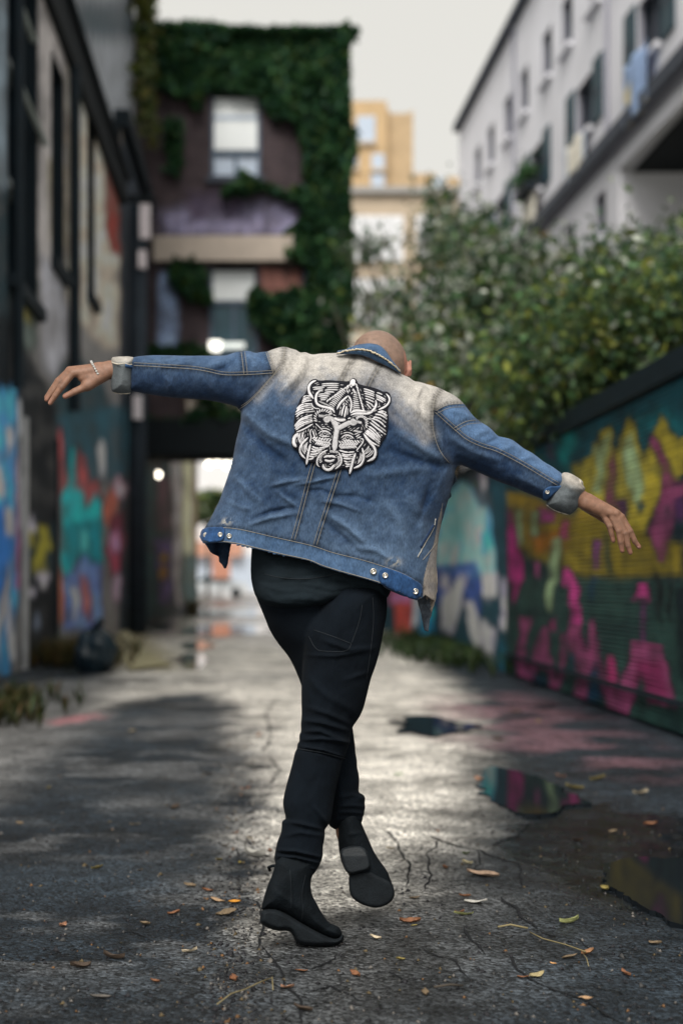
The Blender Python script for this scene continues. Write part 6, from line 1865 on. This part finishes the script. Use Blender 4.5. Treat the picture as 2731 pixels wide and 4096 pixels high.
# turned-up cuffs, pale inside of the denim
def cuff(poly, T, R, yc, folds, seed, x0, x1, z0, z1):
    I = Inflate(x0, x1, -120, 120, z0, z1, 4)
    I.add(poly, T, R, yc, foldset(folds, 3, 30, seed), 0, 1)
    V, F = I.mesh()
    P = V[:, [0, 2]]
    n = fbm(P[:, 0], P[:, 1], 24, seed)[:, None]
    return V, F, n


V, F, n = cuff([(444, 1434), (455, 1426), (534, 1425), (538, 1440), (535, 1470), (533, 1572), (500, 1581), (460, 1573), (443, 1560), (447, 1485)], 80, 66, 0, [([(450, 1455), (490, 1460), (530, 1450)], 6, 4), ([(470, 1480), (480, 1530), (475, 1570)], 10, 3)], 241, 430, 552, 1405, 1600)
zz_ = V[:, 2:3]
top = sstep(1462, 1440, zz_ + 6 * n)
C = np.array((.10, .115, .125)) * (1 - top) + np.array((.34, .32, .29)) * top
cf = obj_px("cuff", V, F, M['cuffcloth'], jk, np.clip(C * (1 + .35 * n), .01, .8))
cb = bvh(V, F)
surf_tube([(447, 1450), (470, 1458), (500, 1452), (520, 1462), (536, 1455)], 2.6, "frayed_edge", mat("cream_fray", (.55, .50, .42), .9, .2, 90), cf, cb, 1, jit=1.5)
surf_tube([(447, 1566), (480, 1576), (530, 1571)], 2.2, "frayed_edge", bpy.data.materials["cream_fray"], cf, cb, .5, jit=1.0)
surf_tube([(500, 1462), (520, 1466), (538, 1474)], 8, "cuff_tab", mat("cuff_denim", (.03, .08, .19), .85, .2, 60), cf, cb, -3)
V, F, n = cuff([(2243, 1890), (2275, 1889), (2320, 1916), (2332, 1928), (2330, 1940), (2341, 1955), (2318, 1990), (2312, 2028), (2295, 2047), (2275, 2062), (2240, 2054), (2205, 2040), (2180, 2022), (2187, 2005), (2200, 1960), (2230, 1930)], 78, 64, 0, [([(2300, 1920), (2310, 1945), (2330, 1960)], 6, 5), ([(2260, 1930), (2290, 1960), (2300, 2000)], 8, 4), ([(2210, 1990), (2250, 1980), (2290, 1985)], 9, 3)], 243, 2165, 2360, 1870, 2080)
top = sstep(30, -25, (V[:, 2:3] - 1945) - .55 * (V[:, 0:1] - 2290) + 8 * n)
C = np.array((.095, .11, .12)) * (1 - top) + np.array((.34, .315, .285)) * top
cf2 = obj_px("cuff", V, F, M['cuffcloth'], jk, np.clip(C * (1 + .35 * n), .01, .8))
cb = bvh(V, F)
surf_tube([(2184, 2018), (2205, 2036), (2240, 2050), (2272, 2058)], 2.4, "frayed_edge", bpy.data.materials["cream_fray"], cf2, cb, .5, jit=1.2)
surf_tube([(2318, 1920), (2322, 1945), (2336, 1954)], 3.0, "frayed_edge", bpy.data.materials["cream_fray"], cf2, cb, .5, jit=1.4)
# sleeve button tab
SD = bpy.data.materials["cuff_denim"]


def plate(name, poly, bv, th, m, parent, col=None, off=1.0, grid=7):
    """flat cloth piece laid over a surface, with thickness"""
    pl = resample(np.array(chaikin(poly, 1) + [chaikin(poly, 1)[0]]), grid)[:-1]
    lo, hi = pl.min(0), pl.max(0)
    gx_, gz_ = np.meshgrid(np.arange(lo[0], hi[0], grid), np.arange(lo[1], hi[1], grid), indexing='ij')
    g = np.stack([gx_.ravel(), gz_.ravel()], 1).astype(np.float32)
    g = g[sdpoly(g, pl.tolist()) > grid * .6]
    pts = [Vector(p) for p in pl] + [Vector(p) for p in g.tolist()]
    n = len(pl)
    vs, es, fs, *_ = delaunay_2d_cdt(pts, [(i, (i + 1) % n) for i in range(n)], [list(range(n))], 1, 1e-4)
    V3 = []
    last = -100
    for v in vs:
        y = hit(bv, v.x, v.y)
        if y is None: y = last
        last = y
        V3.append((v.x, y - off, v.y))
    V3 = np.array(V3)
    me = bpy.data.meshes.new(name); me.from_pydata([tuple(v) for v in PW3(V3)], [], [tuple(f) for f in fs])
    bm = bmesh.new(); bm.from_mesh(me); bmesh.ops.recalc_face_normals(bm, faces=bm.faces)
    if bm.faces and sum(f.normal.y for f in bm.faces) > 0: bmesh.ops.reverse_faces(bm, faces=bm.faces)
    bm.to_mesh(me); bm.free()
    if col is not None:
        P = V3[:, [0, 2]]; nn = fbm(P[:, 0], P[:, 1], 18, 251)[:, None]
        setcol(me, np.clip(np.array(col) * (1 + .6 * nn), .004, .8))
    o = link(name, me, m, parent, True)
    sm = o.modifiers.new("t", 'SOLIDIFY'); sm.thickness = th; sm.offset = 1
    return o


def button(x, z, r, bv, parent, off=2):
    y = hit(bv, x, z)
    if y is None: return
    mb = MB()
    prof = [(0, -3.2), (r * .22, -3.2), (r * .30, -1.6), (r * .42, -1.8), (r * .62, -4.6), (r * .82, -5.0), (r, -3), (r, 2)]
    n = 20; vv = []
    for q, d in prof:
        for k in range(n):
            a = 2 * math.pi * k / n; vv.append((x + q * math.cos(a), y - off + d, z + q * math.sin(a)))
    ff_ = [(i * n + k, i * n + (k + 1) % n, (i + 1) * n + (k + 1) % n, (i + 1) * n + k) for i in range(len(prof) - 1) for k in range(n)]
    me = bpy.data.meshes.new("button"); me.from_pydata([tuple(v) for v in PW3(np.array(vv))], [], ff_)
    link("button", me, M['button'], parent, True)


M['button'] = mat("brass_button", (.55, .52, .46), .30, .2, 90, metal=.8)
DD = (.020, .060, .155)
tb1 = plate("strap", [(818, 2112), (896, 2110), (900, 2116), (899, 2155), (884, 2168), (818, 2170), (804, 2140)], jb, .004, M['denim'], jk, DD, 2)
tb2 = plate("strap", [(1512, 2290), (1533, 2270), (1549, 2272), (1614, 2296), (1674, 2331), (1688, 2350), (1686, 2380), (1664, 2398), (1633, 2391), (1529, 2341), (1514, 2320)], jb, .004, M['denim'], jk, DD, 2)
for pl in ([(820, 2115), (896, 2113), (897, 2154), (883, 2166), (820, 2167)],): surf_tube(pl, 1.2, "seam", M['thread'], tb1, jb, 6)
surf_tube([(1520, 2315), (1518, 2294), (1536, 2276), (1614, 2302), (1672, 2336), (1683, 2352), (1681, 2376), (1662, 2391), (1636, 2385), (1533, 2335), (1520, 2315)], 1.2, "seam", M['thread'], tb2, jb, 6)
for (x, z, r) in ((822, 2140, 10), (881, 2138, 10), (917, 2144, 10.5), (1493, 2286, 13), (1540, 2302, 12), (1661, 2366, 12.5)):
    button(x, z, r, jb, jk, 3 if x in (917, 1493) else 10)
tb3 = plate("button_tab", [(2168, 1985), (2172, 1960), (2195, 1944), (2225, 1946), (2272, 1930), (2262, 1944), (2220, 1962), (2192, 1990), (2176, 1998)], jb, .005, SD, jk, None, 4, 5)
button(2188, 1968, 9, jb, jk, 11)
# hanging front corners of the open jacket
def flap(name, poly, yc, col, seed):
    pl = resample(np.array(poly + [poly[0]], float), 6)[:-1]
    lo, hi = pl.min(0), pl.max(0)
    g = np.stack(np.meshgrid(np.arange(lo[0], hi[0], 6), np.arange(lo[1], hi[1], 6), indexing='ij'), -1).reshape(-1, 2).astype(np.float32)
    g = g[sdpoly(g, pl.tolist()) > 4]
    n = len(pl)
    vs, es, fs, *_ = delaunay_2d_cdt([Vector(p) for p in pl] + [Vector(p) for p in g.tolist()], [(i, (i + 1) % n) for i in range(n)], [list(range(n))], 1, 1e-4)
    P = np.array([tuple(v) for v in vs])
    y = yc + 10 * np.sin(P[:, 0] / 11.0 + seed) + 8 * np.sin(P[:, 1] / 17.0) + 8 * fbm(P[:, 0], P[:, 1], 20, seed)
    V3 = np.stack([P[:, 0], y, P[:, 1]], 1)
    me = bpy.data.meshes.new(name); me.from_pydata([tuple(v) for v in PW3(V3)], [], [tuple(f) for f in fs])
    nn = fbm(P[:, 0], P[:, 1], 18, seed)[:, None]
    setcol(me, np.clip(np.array(col) * (1 + .6 * nn), .004, .8))
    o = link(name, me, M['denim'], jk, True)
    sm = o.modifiers.new("t", 'SOLIDIFY'); sm.thickness = .006; sm.offset = 0
    return o


flap("front_corner", [(812, 2160), (840, 2206), (875, 2226), (878, 2248), (890, 2256), (900, 2276), (911, 2256), (916, 2222), (924, 2170), (870, 2150)], 70, (.012, .026, .055), 261)
flap("front_corner", [(1664, 2380), (1676, 2425), (1688, 2475), (1698, 2522), (1711, 2527), (1715, 2492), (1724, 2460), (1740, 2385), (1748, 2330), (1742, 2270), (1700, 2300), (1690, 2350)], 40, (.10, .12, .15), 263)
flap("front_edge", [(1812, 1880), (1826, 1922), (1797, 1958), (1803, 1985), (1784, 2004), (1770, 1990), (1785, 1930), (1795, 1880)], 55, (.05, .07, .10), 265)
fp = flap("front_panel", [(1752, 2100), (1748, 2180), (1742, 2240), (1748, 2300), (1748, 2360), (1741, 2390), (1726, 2450), (1706, 2400), (1690, 2340), (1712, 2270), (1730, 2190)], 26, (.42, .36, .30), 267)

# ---- the embroidered lion head patch
QX = lambda x: 1130 + x * .29974
QZ = lambda z: 1480 + z * .29974
OUT = [(330, 230), (345, 180), (400, 130), (450, 125), (480, 150), (600, 140), (740, 150), (890, 160), (905, 130), (945, 108), (985, 130), (1000, 185), (1050, 205), (1180, 230), (1290, 270), (1340, 300), (1380, 290), (1430, 320), (1452, 400), (1430, 460), (1395, 510), (1412, 620), (1405, 760), (1390, 870), (1330, 960), (1290, 1030), (1262, 1060), (1277, 1130), (1240, 1205), (1170, 1250), (1100, 1262), (1050, 1322), (960, 1342), (922, 1346), (908, 1400), (886, 1424), (880, 1400), (868, 1330), (800, 1312), (740, 1342), (650, 1368), (560, 1352), (510, 1314), (450, 1284), (440, 1240), (342, 1232), (322, 1296), (304, 1302), (298, 1222), (230, 1162), (200, 1072), (130, 1032), (108, 960), (130, 880), (165, 830), (148, 720), (163, 590), (200, 480), (240, 380), (312, 310)]
patch = plate("patch", [(QX(x), QZ(z)) for x, z in OUT], jb, .003, mat("black_felt", (.006, .007, .012), .9, .3, 60, .2, 300), jk, None, 1.5, 7)
ST = []     # (points, width, shade)


def st(p, w, c=1.0): ST.append((p, w, c))


def fan(a, b, n, w, c=1.0, alt=True):
    a = np.array(a, float); b = np.array(b, float)
    for i in range(n):
        t = i / max(1, n - 1); l = a * (1 - t) + b * t
        l = l + NR.normal(0, 5, l.shape)
        if alt:
            m = len(l) // 2 if len(l) > 2 else 1
            l = np.array(chaikin(l.tolist(), 1, False)); h = len(l) // 2 + (i % 2)
            st(l[:h + 1].tolist(), w, c); st(l[h:].tolist(), w * .92, c * (.55 if i % 3 else .95))
        else: st(l.tolist(), w, c)


def leafrow(p0, p1, n, ln, w, ang, c=1.0):
    for i in range(n):
        t = i / max(1, n - 1); x = p0[0] + (p1[0] - p0[0]) * t; z = p0[1] + (p1[1] - p0[1]) * t
        a = ang + NR.normal(0, .10); dx, dz = math.cos(a) * ln / 2, math.sin(a) * ln / 2
        st([(x - dx, z - dz), (x, z), (x + dx, z + dz)], w, c * NR.uniform(.8, 1.05))


def ring(cx, cz, rx, rz, w, a0=0, a1=6.3, c=1.0):
    st([(cx + rx * math.cos(a), cz + rz * math.sin(a)) for a in np.linspace(a0, a1, 14)], w, c)


# horns and brow curls
st([(447, 140), (385, 160), (345, 220), (350, 290), (385, 350), (412, 382)], 40); st([(512, 275), (455, 310), (440, 380), (452, 450), (505, 482), (590, 500), (672, 522), (690, 570)], 36)
st([(480, 415), (560, 450), (640, 488), (690, 518)], 26, .45); st([(600, 495), (645, 545), (652, 592)], 30, .45); st([(385, 440), (400, 490), (440, 516), (492, 516)], 16)
st([(1380, 315), (1428, 370), (1422, 432), (1370, 490), (1278, 532)], 30); st([(1240, 400), (1252, 462), (1215, 532), (1150, 585), (1050, 580), (965, 580), (908, 604)], 36)
st([(905, 575), (950, 545), (1060, 545), (1110, 552)], 32); st([(1110, 552), (1200, 552), (1260, 535)], 26, .5); st([(1245, 610), (1220, 645), (1170, 660), (1112, 640)], 16); st([(925, 632), (1000, 600), (1060, 600)], 22, .45)
# crown
ring(940, 165, 22, 30, 46); st([(940, 128), (940, 204)], 70)
for i in range(10):
    t = i / 9; leafrow((900 - 300 * t, 195 + 215 * t), (900 - 300 * t, 195 + 215 * t), 1, 46, 26, 2.2)
    leafrow((985 + 90 * t, 200 + 320 * t), (985 + 90 * t, 200 + 320 * t), 1, 46, 26, 1.1)
for i in range(16): leafrow((860 + NR.uniform(-20, 110), 220 + NR.uniform(-30, 90)), (0, 0), 1, 34, 18, NR.uniform(1.0, 2.2))
for i in range(11):
    t = i / 10; x, z = 660 + 150 * t, 470 - 200 * t; st([(x - 42, z - 18 - 10 * t), (x, z - 8), (x + 32, z + 26)], 19, NR.uniform(.7, 1))
for i in range(10):
    t = i / 9; z = 530 - 230 * t; st([(930 + 14 * t, z + 8), (980, z - 4), (1035 - 40 * t, z - 6)], 19, NR.uniform(.7, 1))
for y, a, b_ in ((180, 520, 750), (205, 520, 750), (228, 400, 560), (232, 590, 745), (252, 410, 540), (262, 560, 740), (275, 470, 540), (292, 560, 690), (318, 480, 640), (344, 470, 620), (370, 500, 600), (394, 505, 580)):
    st([(a, y + 8), ((a + b_) / 2, y), (b_, y + 4)], 22, NR.uniform(.8, 1)); 
for (a, b_) in (((1080, 250), (1225, 300)), ((1080, 280), (1225, 328)), ((1090, 312), (1225, 352)), ((1098, 345), (1225, 390)), ((1100, 378), (1220, 430)), ((1110, 418), (1200, 470)), ((1120, 450), (1180, 520)), ((1240, 330), (1375, 398)), ((1245, 355), (1375, 420)), ((1250, 385), (1340, 432)), ((1255, 300), (1330, 330)), ((1180, 470), (1225, 500))):
    st([a, ((a[0] + b_[0]) / 2, (a[1] + b_[1]) / 2 - 4), b_], 23, NR.uniform(.8, 1))
# flame in the middle
st([(725, 525), (760, 440), (830, 380), (876, 342)], 28); st([(876, 342), (912, 400), (922, 480), (898, 562)], 26); st([(745, 505), (775, 450), (835, 400)], 14, .5)
st([(788, 612), (800, 530), (830, 460)], 24); st([(825, 632), (842, 540), (856, 480)], 26); st([(758, 602), (776, 530)], 16, .7); st([(862, 602), (872, 510)], 16, .7); st([(800, 470), (828, 435)], 16); st([(860, 470), (838, 440)], 14)
# mane, left
fan([(265, 365), (310, 345), (375, 350)], [(255, 440), (310, 412), (388, 408)], 4, 22)
fan([(190, 520), (255, 462), (385, 450)], [(168, 632), (250, 572), (428, 545)], 5, 24)
fan([(163, 742), (240, 640), (395, 605)], [(168, 800), (260, 740), (408, 690)], 5, 27); st([(185, 832), (290, 790), (405, 720)], 24)
fan([(210, 850), (200, 920), (238, 990)], [(292, 820), (270, 890), (292, 940)], 5, 15, 1, False); st([(215, 845), (150, 902), (145, 980), (182, 1030)], 52)
st([(342, 900), (250, 990), (225, 1070), (250, 1130), (302, 1182)], 32); fan([(268, 1010), (258, 1060), (290, 1122)], [(332, 960), (312, 1030), (325, 1080)], 4, 15, 1, False); st([(372, 990), (345, 1100), (318, 1262)], 36)
# mane, right
fan([(1255, 570), (1330, 560), (1392, 612)], [(1158, 690), (1262, 770), (1375, 872)], 6, 26); fan([(1150, 760), (1230, 800), (1312, 902)], [(1085, 850), (1190, 960), (1290, 1022)], 6, 27)
fan([(1300, 545), (1350, 545), (1385, 575)], [(1290, 570), (1345, 580), (1390, 625)], 2, 20)
st([(1080, 850), (1140, 940), (1242, 1052), (1232, 1172), (1128, 1222)], 40); st([(1060, 1040), (1092, 1150), (1052, 1270), (948, 1312)], 34)
fan([(1140, 1010), (1130, 1060), (1090, 1092)], [(1202, 1070), (1192, 1140), (1110, 1172)], 5, 13, 1, False); fan([(1040, 1100), (1040, 1160), (1002, 1232)], [(1062, 1130), (1052, 1200), (1000, 1260)], 3, 13, 1, False); st([(972, 1108), (932, 1230), (894, 1385)], 38)
# ears
st([(402, 790), (372, 800), (366, 850), (386, 900), (360, 962), (385, 975)], 17); st([(1030, 920), (1072, 915), (1076, 960), (1030, 1022), (978, 1082), (1010, 1085)], 19)
# brow, nose
st([(545, 668), (590, 648), (640, 642), (700, 690)], 78, .62); ring(592, 662, 32, 30, 34, c=.85); st([(905, 668), (945, 690), (985, 720)], 92, .62); ring(940, 700, 36, 30, 34, c=.8)
st([(650, 660), (720, 738), (722, 820), (702, 940), (690, 1080)], 84, .85); st([(720, 790), (830, 730), (920, 690)], 74, .8); st([(660, 740), (700, 800), (668, 840)], 16, .2); st([(760, 780), (745, 860), (728, 960)], 14, .25)
st([(690, 640), (760, 676), (842, 664)], 42); st([(720, 640), (780, 650), (832, 648)], 18, .4); st([(545, 620), (580, 600), (640, 604)], 20, .6); st([(870, 650), (910, 640)], 24)
leafrow((690, 690), (760, 712), 8, 26, 9, 1.3)
# eyes
for cx, cz in ((563, 850), (868, 905)):
    st([(cx - 88, cz + 6), (cx - 40, cz - 40), (cx + 30, cz - 38), (cx + 82, cz + 12)], 17); st([(cx - 76, cz + 22), (cx - 10, cz + 48), (cx + 66, cz + 32)], 16)
    ring(cx, cz, 33, 33, 14); st([(cx - 6, cz - 14), (cx + 8, cz + 6)], 16); st([(cx - 60, cz), (cx - 46, cz + 20)], 16); st([(cx + 48, cz - 4), (cx + 52, cz + 18)], 16)
    st([(cx - 60, cz - 62), (cx + 10, cz - 76), (cx + 80, cz - 40)], 16, .9); st([(cx - 70, cz + 66), (cx, cz + 78), (cx + 76, cz + 60)], 16, .8)
for r, (z0, w) in enumerate(((905, 24), (940, 26), (975, 28))):
    leafrow((415 + r * 20, z0), (635 - r * 12, z0 + 35), 7, 54, w, .75 if r % 2 else 2.3); leafrow((765 + r * 6, z0 + 60), (1010 - r * 20, z0 + 50), 8, 54, w, 2.4 if r % 2 else .75)
leafrow((408, 830), (430, 900), 4, 50, 22, 1.2); leafrow((985, 850), (1020, 900), 3, 60, 20, -.5); leafrow((455, 730), (520, 790), 4, 44, 18, .8); leafrow((960, 810), (1040, 830), 5, 44, 16, -.5)
fan([(392, 1020), (450, 1050), (605, 1028)], [(352, 1190), (395, 1192), (428, 1162)], 6, 27); fan([(762, 1070), (850, 1102), (955, 1090)], [(838, 1282), (870, 1292), (902, 1282)], 7, 26)
# twisted rings beside the brow
for i in range(11):
    a = 2.75 + i * .30; leafrow((545 + 112 * math.cos(a), 640 + 105 * math.sin(a)), (0, 0), 1, 50, 22, a + .6)
for i in range(12):
    a = 3.9 + i * .26; leafrow((1045 + 78 * math.cos(a), 712 + 98 * math.sin(a)), (0, 0), 1, 50, 20, a + .5)
leafrow((485, 610), (545, 615), 6, 40, 11, 1.5); leafrow((1000, 690), (1050, 705), 6, 40, 11, 1.5)
# muzzle
st([(602, 1068), (512, 1110), (460, 1190), (458, 1268), (492, 1292)], 26); st([(745, 1098), (792, 1180), (780, 1260), (702, 1322)], 26)
for i in range(9):
    a = 3.6 - i * .2; leafrow((618 + 118 * math.cos(a), 1188 - 92 * math.sin(a) * -1 * -1), (0, 0), 1, 44, 15, -a)
    a = -.5 + i * .2; leafrow((640 + 118 * math.cos(a), 1200 + 88 * math.sin(a)), (0, 0), 1, 44, 15, a)
leafrow((635, 1085), (735, 1095), 9, 36, 12, 1.5)
st([(550, 1168), (600, 1146), (630, 1156), (665, 1148), (708, 1172)], 36); st([(560, 1202), (630, 1224), (692, 1198)], 36); st([(540, 1258), (548, 1310), (600, 1338), (652, 1320), (692, 1262)], 42); st([(570, 1250), (580, 1290), (600, 1300)], 12, .6)


# short filling stitches wherever the felt would show
pp, dirs, hw = [], [], []
for pts_, w_, c_ in ST:
    q_ = resample(np.array(pts_, float), 10)
    tg_ = np.gradient(q_, axis=0) if len(q_) > 2 else np.tile(q_[-1] - q_[0], (len(q_), 1))
    pp.append(q_); dirs.append(tg_); hw.append(np.full(len(q_), w_ * .42))
pp, dirs, hw = np.concatenate(pp), np.concatenate(dirs), np.concatenate(hw)
cand = NR.uniform((120, 130), (1440, 1340), (5000, 2))
cand = cand[sdpoly(cand.astype(np.float32), OUT) > 34]
for c_ in cand:
    d_ = np.linalg.norm(pp - c_, axis=1) - hw
    i_ = d_.argmin()
    if d_[i_] < 17: continue
    dv = dirs[i_] / (np.linalg.norm(dirs[i_]) + 1e-9)
    ln_ = NR.uniform(14, 26); q_ = np.stack([c_ - dv * ln_, c_, c_ + dv * ln_])
    st(q_.tolist(), NR.uniform(11, 15), NR.uniform(.45, .9))
    pp = np.concatenate([pp, q_]); dirs = np.concatenate([dirs, np.tile(dv, (3, 1))]); hw = np.concatenate([hw, np.full(3, 6.0)])

# each stitch a small domed ribbon standing on the felt
pvs = []
VV, FF, CC = [], [], []
for pts, w, c in ST:
    p = np.array(chaikin(pts, 2, False) if len(pts) > 2 else pts, float)
    p = resample(p, 14)
    n = len(p)
    if n < 4: p = resample(p, np.linalg.norm(np.diff(p, axis=0), axis=1).sum() / 4 + .1); n = len(p)
    tg = np.gradient(p, axis=0); tg /= np.linalg.norm(tg, axis=1)[:, None] + 1e-9
    nr = np.stack([-tg[:, 1], tg[:, 0]], 1)
    t = np.linspace(0, 1, n)
    ww = (w * .42) * np.clip(np.minimum(t, 1 - t) * 5 + .35, 0, 1)
    b0 = len(VV)
    for i in range(n):
        for s, h in ((-1, 0), (-.5, 1.3), (.5, 1.3), (1, 0)):
            x, z = QX(p[i, 0] + nr[i, 0] * ww[i] * s), QZ(p[i, 1] + nr[i, 1] * ww[i] * s)
            y = hit(jb, x, z)
            y = (y if y is not None else -150) - 6.4 - h
            VV.append((x, y, z)); CC.append(np.array((.74, .73, .76)) * c * (1 if abs(s) < .6 else .8))
        if i:
            for q in range(3): FF.append((b0 + (i - 1) * 4 + q, b0 + (i - 1) * 4 + q + 1, b0 + i * 4 + q + 1, b0 + i * 4 + q))
em = obj_px("embroidery", np.array(VV), np.array(FF), mat("white_stitching", (1, 1, 1), .7, .15, 200, .4, 900, attr=True), patch, np.clip(np.array(CC), .01, .85))
em["kind"] = "stuff"

for o_ in list(person.children_recursive):
    pass
